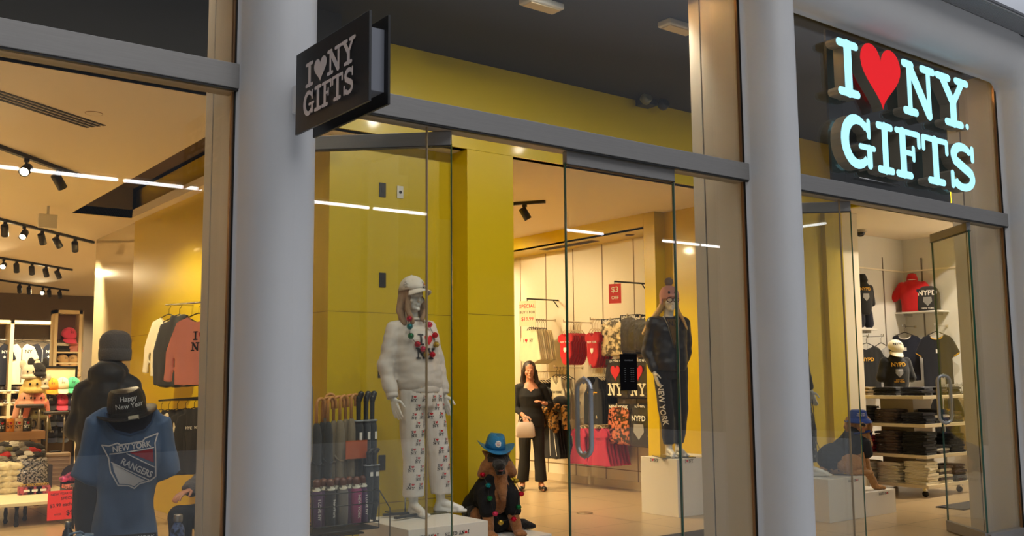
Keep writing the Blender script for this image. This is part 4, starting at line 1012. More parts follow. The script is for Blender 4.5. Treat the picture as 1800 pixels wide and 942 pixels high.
m.ell(J['neck']+V(0, .085, .01), (.135, .085, .105)); m.ell(J['neck']+V(0, .11, -.09), (.11, .06, .10)); m.ell(J['neck']+V(-.02, .01, .05), (.12, .105, .085))
jk = blob(m, 'hooded_jacket', mat('black_softshell', (24, 25, 28), .62, bump=.1, bscale=20, sheen=.2), P1, .011, 4, folds=(.017, (5, 5, 8)))
KN = fabric('grey_knit', (92, 88, 86), bump=1.0, scale=120)
hc = J['head']; m = MB(); m.lathe([(.106, -.04), (.114, .0), (.118, .05), (.114, .10), (.098, .137), (.06, .162), (.002, .172)], 28, Matrix.Translation(hc+V(0, .012, .0))); bn = blob(m, 'knit_hat', KN, P1, .007, 2, folds=(.004, (10, 10, 20)))
m = MB(); m.lathe([(.108, -.065), (.118, -.055), (.121, .0), (.119, .025), (.112, .026)], 28, Matrix.Translation(hc+V(0, .012, .0)), caps=False); m.build('folded_cuff', KN, bn)
m = MB(); m.ell(hc+V(0, .055, -.04), (.07, .05, .05)); blob(m, 'hair', HAIRD, P1, .008, 1)
m = MB()
for s in 'lr': leg_shell(m, J, s, .10, .085, .07, .95)
m.loft([(0, 0, .84, .16, .12), (0, 0, .98, .165, .13)], 20); blob(m, 'trousers', mat('dark_jeans', (26, 28, 36), .9), P1, .012, 3)
for s in 'lr':
    m = MB(); a = J['an_'+s]; t_ = J['to_'+s]; m.cap(a+V(0, .02, -.035), t_+V(0, -.02, .02), .048, .042); m.cap(a, a+V(0, 0, .05), .05, .05); blob(m, 'shoe', BLACK, P1, .008, 1)
# woman by the clothing wall
P2 = thing('person', 'dark-haired person in black top and trousers with a beige handbag', 'person', (8.02, 10.12, 0), radians(-34))
J = J_stand(pelvis=(0, 0, .90), neck=(-.01, 0, 1.40), head=(-.02, -.02, 1.555), sh_l=(-.165, 0, 1.33), sh_r=(.16, .0, 1.33), el_l=(-.20, -.01, 1.06), el_r=(.26, .03, 1.10), wr_l=(-.11, -.20, .97), wr_r=(.15, -.20, 1.14),
            hp_l=(-.085, 0, .86), hp_r=(.085, 0, .86), kn_l=(-.09, .0, .47), kn_r=(.10, -.02, .47), an_l=(-.12, .06, .085), an_r=(.12, .0, .085), to_l=(-.15, -.09, .022), to_r=(.15, -.14, .022))
J['hd_l'] = V(.2, -.5, -.6); J['th_l'] = V(.5, 0, .6); J['hd_r'] = V(-.6, -.5, .2)
body('figure', J, SKIN, P2, voxel=.006, female=True, curl=.6)
hair_mass(P2, J['head'], HAIRD, [([(-.07, .02, 0), (-.095, .02, -.12), (-.09, -.02, -.24), (-.08, -.06, -.33)], .035, .02), ([(.07, .02, 0), (.095, .02, -.12), (.09, -.02, -.24), (.08, -.05, -.32)], .035, .02), ([(0, .08, 0), (0, .09, -.15), (0, .08, -.26)], .075, .05)])
m = MB(); torso_shell(m, J, [(-.15, .165, .125, 0), (.1, .168, .125, 0), (.35, .145, .115, 0), (.65, .168, .130, -.01), (.82, .160, .10, 0), (.90, .12, .075, .01)])
for s in 'lr': sleeve(m, J, s, .058, .05, .036, .80)
tp = blob(m, 'black_top', mat('black_knit', (16, 14, 16), .85), P2, .008, 3, folds=(.006, (8, 8, 9)))
nk = [(-.07, .06), (-.045, -.02), (0, -.055), (.045, -.02), (.07, .06)]
decal(polys_mesh([nk], .012), F(J['neck']+V(0, -.3, -.06), (1, 0, 0), (0, 0, 1)), tp, 'neckline', SKIN, tp, .003)
m = MB()
for s in 'lr': leg_shell(m, J, s, .092, .072, .082, .93)
m.loft([(0, 0, .78, .15, .11), (0, 0, .93, .15, .12)], 20); blob(m, 'black_trousers', mat('black_crepe', (18, 17, 20), .85), P2, .010, 3, folds=(.007, (8, 8, 4)))
for s in 'lr':
    m = MB(); a = J['an_'+s]; t_ = J['to_'+s]; m.cap(a+V(0, .02, -.05), t_+V(0, -.015, .012), .036, .034); blob(m, 'shoe', BLACK, P2, .006, 1)
    m = MB(); m.cap(t_+V(-.03, .03, .03), t_+V(.03, .03, .03), .008, .008); m.build('shoe_strap', mat('pale_strap', (200, 180, 160), .5), P2)
hb = thing('handbag', 'small beige handbag hanging from the hand of the person in black', 'bag', (8.02, 10.12, 0), radians(-34))
m = MB(); m.loft([(-.10, -.27, .70, .10, .035), (-.10, -.27, .72, .13, .045), (-.10, -.27, .84, .12, .04), (-.10, -.27, .90, .09, .02)], 24, 4); m.build('pouch', mat('beige_leather', (176, 160, 150), .5), hb, .004)
m = MB(); m.tube([V(-.18, -.27, .88), V(-.16, -.26, .94), V(-.10, -.25, .965), V(-.04, -.26, .94), V(-.02, -.27, .88)], .006, 8); m.build('strap', mat('beige_leather', (176, 160, 150), .5), hb)
# seated customer mostly behind the pilaster: grey fleece sleeve, hand on dark trousers
sp_ = at(322, 858, 6.2)
P3 = thing('person', 'seated person in grey fleece and black trousers, hand resting on the thigh', 'person', (sp_.x+.36, sp_.y+.10, 0), radians(-62))
J = dict(pelvis=V(0, .10, .56), neck=V(0, .08, 1.08), head=V(0, .05, 1.25), sh_l=V(-.18, .07, 1.0), sh_r=V(.18, .07, 1.0), el_l=V(-.24, -.02, .78), el_r=V(.24, -.02, .78), wr_l=V(-.15, -.24, .76), wr_r=V(.12, -.26, .76),
         hp_l=V(-.09, .06, .56), hp_r=V(.09, .06, .56), kn_l=V(-.11, -.36, .60), kn_r=V(.11, -.36, .60), an_l=V(-.11, -.32, .20), an_r=V(.11, -.32, .20), to_l=V(-.12, -.46, .135), to_r=V(.12, -.46, .135), hd_l=V(.1, -.9, -.25), hd_r=V(-.1, -.9, -.25), th_l=V(1, 0, .2), th_r=V(-1, 0, .2))
body('figure', J, SKIN, P3, voxel=.006, curl=.6)
m = MB(); torso_shell(m, J, [(-.12, .18, .14, 0), (.1, .19, .15, 0), (.5, .19, .145, 0), (.8, .185, .12, 0), (.95, .12, .09, 0), (1.0, .08, .08, 0)])
for s in 'lr': sleeve(m, J, s, .075, .068, .052, .97)
blob(m, 'grey_fleece', fabric('grey_teddy_fleece', (92, 84, 78), bump=1.0, scale=90), P3, .010, 3, folds=(.012, (20, 20, 20)))
m = MB(); m.ell(J['head']+V(0, .02, .03), (.09, .105, .10)); blob(m, 'hair', HAIRD, P3, .008, 2)
m = MB()
for s in 'lr': m.cap(J['hp_'+s], J['kn_'+s], .095, .075); m.cap(J['kn_'+s], J['an_'+s], .078, .065)
blob(m, 'black_trousers', mat('black_crepe', (18, 17, 20), .85), P3, .010, 3, folds=(.007, (8, 8, 8)))
for s in 'lr':
    m = MB(); m.cap(J['an_'+s]+V(0, .02, -.06), J['to_'+s]+V(0, 0, .02), .045, .038); blob(m, 'shoe', BLACK, P3, .008, 1)
st = thing('stool', 'black stool under the seated person behind the pilaster', 'stool', (P3.location.x+.09, P3.location.y+.05, 0), radians(-62))
m = MB(); m.lathe([(.001, .43), (.16, .43), (.17, .44), (.17, .47), (.001, .47)], 24); m.build('seat', BLACK, st)
for k in range(4): m = MB(); a = pi/4+k*pi/2; m.cap((.12*cos(a), .12*sin(a), .42), (.17*cos(a), .17*sin(a), .015), .013, .013); m.build('leg', BLACK, st)
m = MB(); m.tube([(.155*cos(2*pi*i/24), .155*sin(2*pi*i/24), .14) for i in range(25)], .009, 8); m.build('foot_ring', BLACK, st)

# ================================================================== TOY DOGS
def paint(o, fn, mats):
    o.data.materials.clear()
    for q in mats: o.data.materials.append(q)
    for p in o.data.polygons: p.material_index = fn(p.center)
TAN = mat('tan_plush', (142, 92, 50), .9, bump=.8, bscale=70, var=.35, vscale=22, sheen=.2); DKF = mat('black_plush', (26, 20, 18), .9, bump=.8, bscale=70, sheen=.2); GLD = mat('golden_plush', (168, 122, 72), .9, bump=.8, bscale=70, var=.3, vscale=20, sheen=.2)
def dog(root, mode, turn=0):
    m = MB(); g = mode == 'gold'; c0 = V(0, -.05, 0); TR = Matrix.Translation(c0) @ Matrix.Rotation(turn, 4, 'Z') @ Matrix.Translation(-c0)
    def hE(c, r, R3=None): m.ell(TR @ Vector(c), r, Matrix.Rotation(turn, 3, 'Z'))
    def hC(a, b, r, q_): m.cap(TR @ Vector(a), TR @ Vector(b), r, q_)
    m.ell((0, .17, .16), (.145, .17, .16)); m.cap((0, .12, .22), (0, -.02, .36), .135, .12); m.ell((0, -.03, .33), (.125, .12, .17)); m.cap((0, -.03, .42), (0, -.07, .55), .098, .082)
    hE((0, -.085, .605), (.09, .09, .082)); hC((0, -.14, .585), (0, -.215, .568), .054, .038); hC((0, -.13, .55), (0, -.19, .512), .036, .026); hE((0, -.245, .585), (.02, .016, .016))
    for q in (-1, 1): hE((q*.036, -.135, .628), (.026, .025, .022))
    m.cap((0, -.10, .52), (0, -.165, .34), .06, .03)
    if not g: m.cap((0, -.12, .46), (0, -.175, .30), .05, .02)
    legs = {-1: (V(-.08, -.09, .32), V(-.10, -.15, .045)), 1: (V(.08, -.09, .32), V(.11, -.17, .045))}
    if g: legs[-1] = (V(-.075, -.05, .32), V(-.09, -.045, .045)); legs[1] = (V(.07, -.10, .30), V(.075, -.235, (ZR2-ZR)/.90+.045))
    for q, (a, b) in legs.items():
        m.cap(a, a.lerp(b, .55)+V(0, .02, 0), .058, .044); m.cap(a.lerp(b, .55)+V(0, .02, 0), b, .044, .036); m.ell(b+V(0, -.03, -.015), (.042, .06, .03))
        for k in (-1, 0, 1): m.ell(b+V(k*.024, -.078, -.02), (.015, .02, .018))
    for q in (-1, 1):
        m.ell((q*.13, .10, .13), (.065, .14, .12), Matrix.Rotation(radians(20), 3, 'X')); m.cap((q*.15, .10, .035), (q*.17, -.06, .03), .034, .032)
    if g:
        for q in (-1, 1): hC((q*.08, -.07, .64), (q*.11, -.08, .55), .036, .032); hC((q*.11, -.08, .55), (q*.105, -.09, .50), .032, .02)
        m.chain([V(0, .30, .06), V(-.08, .38, .04), V(-.16, .36, .04)], [.04, .045, .03])
    else:
        for q in (-1, 1): hC((q*.062, -.05, .65), (q*.098, -.045, .68), .030, .010); hC((q*.06, -.08, .57), (q*.10, -.06, .50), .055, .045)
        m.chain([V(.05, .26, .05), V(.16, .22, .045), V(.27, .12, .04), V(.31, .02, .035)], [.045, .05, .045, .02])
    b = blob(m, 'plush_body', None, root, .0075, 2, folds=(.006, (28, 28, 12)))
    TI = TR.inverted()
    if g: paint(b, lambda c: 1 if (TI @ c-V(0, -.25, .585)).length < .024 else 0, [GLD, DKF])
    else: paint(b, lambda c: 1 if ((c.y < -.155 and c.z > .50) or (c.z > .60 and abs(c.x) < .09 and c.y < -.09) or c.x > .17 and c.z < .12 or (c.y > .02 and c.z > .12) or c.z > .69) else 0, [TAN, DKF])
    for q in (-1, 1):
        m = MB(); m.ell(TR @ V(q*.036, -.157, .632), (.011, .009, .010)); m.build('eye', mat('amber_eye', (40, 20, 8), .08), b)
    m = MB(); m.ell(TR @ V(0, -.208, .535), (.018, .035, .007)); m.build('tongue', mat('pink_tongue', (206, 110, 110), .4), b)
    m = MB()
    for i in range(6): m.ell(TR @ V(-.02+.008*i, -.222, .546), (.003, .004, .006))
    m.build('teeth', WHITE, b); return b
d1 = onZ(886, 934, .20)
D1 = thing('toy_dog', 'seated toy German shepherd in a black sweater wearing coloured bells', 'toy dog', (d1.x-.13, YB-.395, .20), radians(-14)); D1.scale = (1.16, 1.08, .99)
dog(D1, 'gs', radians(-12))
m = MB(); m.ell((0, .15, .19), (.190, .19, .18)); m.cap((0, .11, .25), (0, -.0, .37), .165, .145); m.ell((0, -.015, .33), (.165, .128, .165)); m.ell((0, .08, .12), (.20, .14, .13)); m.cap((0, -.01, .42), (0, -.04, .47), .115, .105)
for q in (-1, 1): m.cap((q*.085, -.08, .34), (q*.098, -.11, .20), .070, .060)
blob(m, 'black_sweater', mat('black_sweater_knit', (14, 13, 16), .95, bump=.4, bscale=160), D1, .008, 3, folds=(.007, (9, 9, 9)))
bell_necklace(D1, [(-.115, -.06, .50), (-.105, -.145, .42), (-.105, -.175, .32), (-.075, -.20, .20), (-.04, -.215, .13), (.055, -.22, .15), (.10, -.20, .24), (.135, -.17, .34), (.12, -.11, .44), (.06, -.0, .52), (-.06, .0, .52)],
              ['red', 'teal', 'green', 'pink', 'gold', 'red', 'green', 'red', 'gold'], .021)
# cowboy hat
CH = thing('cowboy_hat', 'shiny blue cowboy hat with a round badge on the toy shepherd dog', 'hat', D1.location+Vector((-.03, -.055, .695)), radians(-24))
BLU = mat('blue_foil', (40, 124, 176), .3, .45, bump=1, bscale=140)
TM = Matrix.Rotation(radians(6), 4, 'Y') @ Matrix.Rotation(radians(10), 4, 'X')
m = MB(); rs = []
for rx, ry, z, dn in ((.085, .10, 0, 0), (.083, .098, .04, 0), (.074, .085, .085, 0), (.060, .072, .115, .4), (.045, .055, .125, .9), (.02, .03, .108, 1), (.004, .01, .10, 1)):
    rs.append([Vector((rx*cos(t), ry*sin(t), z-.012*dn*(1-cos(t)**2))) for t in [2*pi*i/32 for i in range(32)]])
m.rings(rs); m.xform(TM); cw = m.build('crown', BLU, CH)
A, B, B2, A2 = [], [], [], []
for i in range(48):
    t = 2*pi*i/48; c_, s_ = cos(t), sin(t); l = .055*abs(c_)**2.2-.012*abs(s_)
    A.append(V(.083*c_, .098*s_, .004)); B.append(V(.155*c_, .150*s_, l)); B2.append(V(.155*c_, .150*s_, l-.005)); A2.append(V(.083*c_, .098*s_, -.003))
mid = [V((a.x+b.x)/2, (a.y+b.y)/2, a.z*.8+b.z*.2) for a, b in zip(A, B)]
m = MB(); m.rings([A, mid, B, B2, [p-V(0, 0, .006) for p in mid], A2, A], caps=False); m.xform(TM); m.build('brim', BLU, CH)
star = [(.026*(1 if i % 2 else .82)*cos(2*pi*i/28), .026*(1 if i % 2 else .82)*sin(2*pi*i/28)) for i in range(28)]
Mb = TM @ F((.0, -.3, .058), (1, 0, 0), (0, 0, 1)); decal(polys_mesh([star], .01), Mb, cw, 'badge', WHT, cw, .004, .2)
for t_, dy, c_ in (('HAPPY', .006, MATS['print_black']), ('NEW', -.004, RED), ('YEAR', -.014, MATS['print_black'])): decal(shift(text_mesh(t_, .008, bold=.03), 0, dy), Mb, cw, 'badge_words', c_, cw, .006, .2)
# golden dog
g0 = onZ(1497, 838, ZR)
D2 = thing('toy_dog', 'seated toy golden retriever in dark coat and blue bandana', 'toy dog', (rm.x+.05, rc.y+.15, ZR), radians(60)); D2.scale = (.96, 1.12, .90)
dog(D2, 'gold', radians(-96))
m = MB(); m.ell((0, .17, .19), (.165, .20, .18)); m.cap((0, .11, .25), (0, -.0, .37), .148, .130); m.ell((0, -.01, .33), (.142, .105, .165)); m.cap((0, .0, .42), (0, -.02, .47), .11, .10)
for q in (-1, 1): m.cap((q*.078, -.07, .36), (q*.082, -.09, .24), .068, .060)
blob(m, 'dark_coat', mat('navy_coat', (18, 19, 26), .8, bump=.2, bscale=40), D2, .008, 3, folds=(.006, (9, 9, 9)))
m = MB(); m.prism([(-.06, .03), (.06, .03), (.0, -.07)], -.178, -.172); m.tube([V(.10*cos(t), -.05+.115*sin(t), .485-.02*sin(t)) for t in [2*pi*i/24 for i in range(25)]], .014, 8, caps=False)
bd = m.build('blue_bandana', mat('blue_bandana_cloth', (24, 54, 130), .8, var=.5, vscale=60), D2); 
for v in bd.data.vertices:
    if v.co.z < .2: v.co.z += .47
BH = thing('bucket_hat', 'royal blue bucket hat with small white lettering on the golden toy dog', 'hat', D2.location+Vector((.03, -.055, .585)), radians(-36))
BB = fabric('royal_blue_cotton', (26, 62, 140)); m = MB(); TM = Matrix.Rotation(radians(6), 4, 'X')
m.lathe([(.096, 0), (.090, .03), (.082, .075), (.074, .085), (.001, .088)], 28, caps=False); m.xform(TM); bc = m.build('crown', BB, BH)
m = MB(); m.lathe([(.094, .006), (.142, -.032), (.142, -.037), (.092, .0), (.094, .006)], 28, caps=False); m.xform(TM); m.build('brim', BB, BH)
for t_, dy in (('NEW YORK', .002), ('POLICE DEPT', -.016)): decal(shift(text_mesh(t_, .011, bold=.02), 0, dy), TM @ F((0, -.3, .05), (1, 0, 0), (0, 0, 1)), bc, 'lettering', WHT, bc, .003, .2)
# ================================================================== MERCHANDISE PROTOTYPES
ORD = ['topmost', 'second from the top', 'third from the top', 'fourth from the top', 'fifth from the top', 'sixth from the top', 'seventh from the top', 'eighth from the top', 'ninth from the top', 'tenth from the top', 'eleventh', 'twelfth']
SEQN = ['front', 'second', 'third', 'fourth', 'fifth', 'sixth', 'seventh', 'eighth', 'ninth', 'tenth', 'eleventh', 'twelfth']
PROTO = {}
def cloth(name, outline_, thick, m_, parent, voxel=.011, fold=.008, freq=(9, 9, 2.2), bulge=0):
    m = MB(); m.prism(outline_, -thick/2, thick/2); return blob(m, name, m_, parent, voxel, 4, folds=(fold, freq))
def mirror(pts): return pts+[(-x, z) for x, z in reversed(pts)]
OUT = {
 'tee': mirror([(.0, -.06), (.07, -.035), (.10, 0), (.21, -.06), (.30, -.24), (.215, -.29), (.195, -.22), (.20, -.68)]),
 'jersey': mirror([(.0, -.10), (.05, -.03), (.08, 0), (.20, -.05), (.29, -.27), (.20, -.31), (.19, -.25), (.21, -.70), (.14, -.74)]),
 'sweater': mirror([(.0, -.05), (.07, -.035), (.10, 0), (.21, -.06), (.30, -.34), (.31, -.62), (.25, -.63), (.225, -.36), (.205, -.26), (.215, -.66)]),
 'hoodie': mirror([(.0, .02), (.09, .03), (.11, -.03), (.21, -.07), (.28, -.34), (.27, -.68), (.21, -.69), (.205, -.36), (.205, -.26), (.20, -.70)]),
 'tank': mirror([(.0, -.12), (.05, -.08), (.075, 0), (.11, 0), (.13, -.16), (.185, -.22), (.19, -.62)]),
 'shorts': mirror([(.15, 0), (.17, -.06), (.235, -.37), (.06, -.42)]),
 'bodysuit': mirror([(.0, -.05), (.03, -.02), (.05, 0), (.12, -.03), (.13, -.10), (.09, -.12), (.10, -.26), (.05, -.36), (.02, -.38)]),
 'dress': mirror([(.0, -.06), (.04, -.03), (.06, 0), (.13, -.03), (.15, -.11), (.11, -.13), (.12, -.26), (.19, -.50)]),
 'skirt': mirror([(.12, 0), (.13, -.05), (.21, -.48)]),
}
def hanger(parent, w=.19, z=0, m_=None):
    m = MB(); m.tube([(0, 0, z+.13), (.012, 0, z+.145), (.026, 0, z+.13), (.018, 0, z+.105), (0, 0, z+.09), (0, 0, z+.03)], .003, 6)
    m.tube([(-w, 0, z-.045), (-.03, 0, z+.025), (0, 0, z+.032), (.03, 0, z+.025), (w, 0, z-.045)], .006, 6); return m.build('hanger', m_ or BLACK, parent)
def gproto(key, kind, m_, prints=(), thick=.030, hang=True, hm=None, fold=.008, scale=1.0, cat='clothing', nm=None):
    r = thing(nm or {'tee': 'tshirt', 'tank': 'tank_top'}.get(kind, kind), 'x', cat); c = cloth({'tee': 'tshirt_body'}.get(kind, kind+'_body'), OUT[kind], thick, m_, r, fold=fold)
    if hang: hanger(r, .10 if kind in ('bodysuit', 'dress', 'shorts', 'skirt') else .19, 0, hm)
    for p in prints:
        t = p[0]
        if t == 'text': decal(shift(text_mesh(p[1], p[2], .012, bold=.03), p[3], p[4], 1, p[6] if len(p) > 6 else 0), F((0, -.3, 0), (1, 0, 0), (0, 0, 1)), c, 'lettering', p[5], c, .003)
        elif t == 'ny':
            k, r_ = ny_print(p[1]); Mx = F((p[2], -.3, p[3]), (1, 0, 0), (0, 0, 1)); decal(polys_mesh(k, .012), Mx, c, 'print_letters', p[4] if len(p) > 4 else BLK, c, .003); decal(polys_mesh(r_, .012), Mx, c, 'print_heart', RED, c, .003)
        elif t == 'poly': decal(polys_mesh(p[1], .012), F((0, -.3, 0), (1, 0, 0), (0, 0, 1)), c, p[3], p[2], c, .0035)
        elif t == 'ring':
            pts = [(.078*cos(a), -.02+.045*sin(a)) for a in [pi+pi*i/10 for i in range(11)]]; decal(polys_mesh([cap_poly(a[0], a[1], b[0], b[1], .016, 3) for a, b in zip(pts, pts[1:])], .012), F((0, -.3, 0), (1, 0, 0), (0, 0, 1)), c, 'collar_trim', p[1], c, .004)
    if scale != 1: r.scale = (scale,)*3
    PROTO[key] = r; return r
def use(key, loc, rz, label, group=None, sc=None, recolor=None):
    p = PROTO[key]
    if not USED.get(key): USED[key] = 1; o = p
    else: o = copy_tree(p)
    o.location = loc; o.rotation_euler = (0, 0, rz); o['label'] = label
    if 'group' in o.keys() and not group: del o['group']
    if group: o['group'] = group
    if sc: o.scale = sc if isinstance(sc, tuple) else (sc,)*3
    if recolor:
        for q in [o]+list(o.children_recursive):
            if q.type == 'MESH' and q.name.split('.')[0] in recolor[0]:
                q.data = q.data.copy() if q.data.users > 1 else q.data
                q.data.materials.clear(); q.data.materials.append(recolor[1])
    return o
def arm(name, label, base, length, direction, m_=None, group='wall display arms'):
    """square wall arm that carries hangers"""
    d = Vector(direction).normalized(); n = Vector((-d.y, d.x, 0)); t = thing(name, label, 'display arm', base, 0, group); z = V(0, 0, 1)
    m = MB(); m.cap((0, 0, 0), d*length, .007, .007, 8); m.cap(d*length, d*length+V(0, 0, .025), .008, .008, 8); m.build('bar', m_ or mat('arm_metal', (204, 190, 164), .45, .2), t)
    m = MB(); a = n*.02
    m.faces([a-z*.02, -a-z*.02, -a+z*.02, a+z*.02, a-z*.02+d*.008, -a-z*.02+d*.008, -a+z*.02+d*.008, a+z*.02+d*.008], [(0, 1, 2, 3), (7, 6, 5, 4), (0, 4, 5, 1), (1, 5, 6, 2), (2, 6, 7, 3), (3, 7, 4, 0)]); m.build('bracket', MATS['arm_metal'] if 'arm_metal' in MATS else BLACK, t)
    return t
shieldp = [(-.05, .05), (.05, .05), (.055, -.01), (0, -.07), (-.055, -.01)]
gproto('shorts', 'shorts', fabric('pale_cream_cloth', (226, 216, 180)), [('poly', [[(a*.055-.09, b*.055-.16) for a, b in heart_poly()]], RED, 'print_heart'), ('text', 'NY', .04, .05, -.15, BLK), ('text', 'I', .04, -.115, -.15, BLK)], hm=BLACK)
gproto('bodysuit_red', 'bodysuit', REDF, [('text', 'NEW YORK', .022, 0, -.12, WHT), ('poly', [[(x*.5, y*.5-.20) for x, y in shieldp]], WHT, 'badge')], hm=fabric('clear_hanger', (214, 196, 160)))
gproto('tank_ny', 'tank', fabric('ecru_cloth', (196, 184, 150)), [('text', 'NEW YORK', .036, 0, -.24, BLK)])
gproto('tank_black', 'tank', BLKF, [('text', 'NY', .05, 0, -.24, GOLDP), ('poly', [[(-.10, -.20), (.10, -.20), (.10, -.215), (-.10, -.215)]], GOLDP, 'stripe')], hm=MATS['clear_hanger'])
gproto('dress_rose', 'dress', ROSEF, [('text', 'NYC', .03, 0, -.16, fabric('dark_rose', (90, 10, 30)))], hm=MATS['clear_hanger'], fold=.012)
gproto('skirt', 'skirt', BLKF, [('poly', [[(x-.004, -.02), (x+.004, -.02), (x*1.6+.004, -.44), (x*1.6-.004, -.44)] for x in (-.08, .02, .09)], WHT, 'stripes')], fold=.012)
gproto('tee_black', 'tee', BLKF, [('text', 'NYPD', .05, 0, -.22, GOLDP)])
gproto('tee_grey', 'tee', GREYF, [('text', 'NEW YORK', .024, .05, -.22, NAVYF), ('poly', [[(-.105, -.0), (-.07, -.05), (-.01, -.08), (-.01, -.09), (-.09, -.06)]], NAVYF, 'collar')])
gproto('jersey_white', 'jersey', CREAMF, [('text', 'NY', .06, .11, -.17, NAVYF), ('poly', [[(-.012, -.1), (.012, -.1), (.012, -.70), (-.012, -.70)]], mat('piping_grey', (120, 116, 108), .8), 'placket')])
gproto('jersey_navy', 'jersey', NAVYF, [('text', 'NY', .05, .10, -.17, WHT), ('poly', [[(-.05, -.04), (-.042, -.04), (-.004, -.12), (-.004, -.70), (-.012, -.70), (-.012, -.12)]], WHT, 'piping'), ('poly', [[(.10+.03*cos(a)*(1 if i % 2 else .45), -.24+.03*sin(a)*(1 if i % 2 else .45)) for i, a in enumerate([pi*j/5 for j in range(10)])]], WHT, 'star')])
gproto('tee_ring', 'tee', NAVYF, [('ring', WHT), ('poly', [[(-.02, -.19), (.02, -.19), (.02, -.24), (-.02, -.24)]], WHT, 'chest_patch'), ('poly', [[(-.30, -.24), (-.215, -.29), (-.21, -.275), (-.295, -.225)], [(.30, -.24), (.215, -.29), (.21, -.275), (.295, -.225)]], WHT, 'sleeve_trim')])
gproto('tee_gold', 'tee', fabric('dark_navy_knit', (16, 18, 30)), [('ring', GOLDP), ('poly', [[(-.02, -.19), (.02, -.19), (.02, -.24), (-.02, -.24)]], WHT, 'chest_patch'), ('poly', [[(-.30, -.24), (-.215, -.29), (-.21, -.275), (-.295, -.225)], [(.30, -.24), (.215, -.29), (.21, -.275), (.295, -.225)]], GOLDP, 'sleeve_trim')])
gproto('sweater_pink', 'sweater', PINKF, [('ny', .085, .03, -.24)], thick=.05, fold=.012)
gproto('sweater_cream', 'sweater', CREAMF, [('ny', .07, 0, -.24)], thick=.045, fold=.012)
gproto('hoodie_black', 'hoodie', CHARF, [('poly', [[(a*.06-.02, b*.06-.20) for a, b in heart_poly()]], mat('faded_red_heart', (206, 66, 50), .7), 'heart'), ('poly', [[(.0, -.27), (.03, -.24), (.04, -.25), (.01, -.285)], [(-.02, -.25), (.0, -.27), (-.005, -.285), (-.03, -.26)]], WHT, 'small_mark')], thick=.06, fold=.014)
gproto('hoodie_dark', 'hoodie', fabric('washed_black', (26, 25, 27)), [('text', 'NYC', .03, .07, -.20, WHT)], thick=.05, fold=.014)

# ================================================================== LEFT SHOP FLOOR
# hung clothes on the yellow wall
def wall_rack(base, n, key, step, rz, label, group, zoff=-.13, length=None, recolor=None):
    d = Vector((-1, 0, 0)); L = length or step*n+.06
    return None
XW = wl
def hang_line(px, py, X, keys, rz, labels, group, dy=.06, along=Vector((0, -1, 0)), sc=None, rc=None):
    p = onX(px, py, X)
    for i, (k_, lb) in enumerate(zip(keys, labels)): use(k_, p+along*dy*i, rz, lb, group, sc, rc)
def hung_rail(nm, A, B, goods, group, col_, rz):
    """goods: (fraction along the rail, proto, label, scale); hooks sit on the bar"""
    A = Vector(A); B = Vector(B); t = thing('clothes_rail', nm, 'rail', A); m = MB(); m.cap((0, 0, 0), B-A, .010, .010); m.build('bar', col_, t)
    for f_ in (.12, .9):
        p_ = (B-A)*f_; m = MB(); m.cap(p_, V(XW-A.x-.004, p_.y, p_.z), .008, .008); m.build('wall_bracket', col_, t)
    for f_, k_, lb, sc in goods:
        p_ = A+(B-A)*f_; use(k_, p_-V(0, 0, .138*sc[2]), rz+radians(6*f_), lb, group, sc)
    return t
pA, pB = onX(292, 536, XW-.22), onX(356, 531, XW-.50)
hung_rail('chrome rail high on the yellow wall with bright sweatshirts', pA, pB, [
 (.10, 'sweater_cream', 'cream sweatshirt at the back of the hung tops on the yellow wall', (.9, .9, .95)),
 (.42, 'hoodie_black', 'charcoal hoodie with a red heart, hung on the yellow wall', (.95, 1, 1.0)),
 (.92, 'sweater_pink', 'salmon pink sweatshirt lettered NY in front of the charcoal hoodie', (1, 1, .95))], 'tops hung on the yellow wall', CHROME, radians(-50))
q0 = onX(280, 704, XW-.42); q1 = onX(348, 699, XW-.16)
hung_rail('black rail carrying the lower row of hoodies', q0, q1, [(.06, 'sweater_cream', 'cream sweatshirt at the left end of the lower rail', (.8, .8, .85))]+[
 (.25+.22*i, 'hoodie_dark', 'washed black hoodie on the lower rail of the yellow wall, %s of four' % ['nearest the hat', 'second', 'third', 'nearest the pilaster'][i], (.85, .7, .9)) for i in range(4)], 'hoodies on the lower rail', BLACK, radians(-58))

# white low table with goods
pt = onZ(28, 926, 0); zt_ = .245; e0 = onZ(0, 886, zt_); e1 = onZ(88, 871, zt_)
WT = thing('low_table', 'low white table with black turned legs piled with knitwear', 'table', (pt.x, pt.y, 0)); tx1 = onY(155, 880, pt.y).x
m = MB(); m.box(-3.2, tx1-pt.x, -.08, 1.5, zt_-.035, zt_); m.build('table_top', mat('cream_laminate', (228, 214, 176), .5), WT, .004)
for lx, ly in ((0, 0), (.16, .42), (-.04, .34), (tx1-pt.x-.05, 0), (-1.2, 0), (-1.2, 1.3)):
    m = MB(); m.lathe([(.016, 0), (.026, .02), (.016, .05), (.022, .10), (.015, .16), (.024, zt_-.036)], 12, Matrix.Translation((lx, ly, 0))); m.build('leg', BLACK, WT)
rs_ = onY(120, 862, pt.y-.10); rs0 = onY(85, 885, pt.y-.10); rs1 = onY(155, 885, pt.y-.10); sz0 = onY(120, 912, pt.y-.10).z; sz1 = onY(120, 861, pt.y-.10).z
sg = thing('price_card', 'fluorescent red price card NEW YEAR GLASSES SPECIAL hung on the table edge', 'sign', (rs_.x, pt.y-.10, sz0)); cw_, ch_ = (rs1.x-rs0.x)/2, sz1-sz0
m = MB(); m.box(-cw_, cw_, -.002, .002, 0, ch_); m.build('card', mat('fluorescent_red', (244, 58, 58), .6), sg)
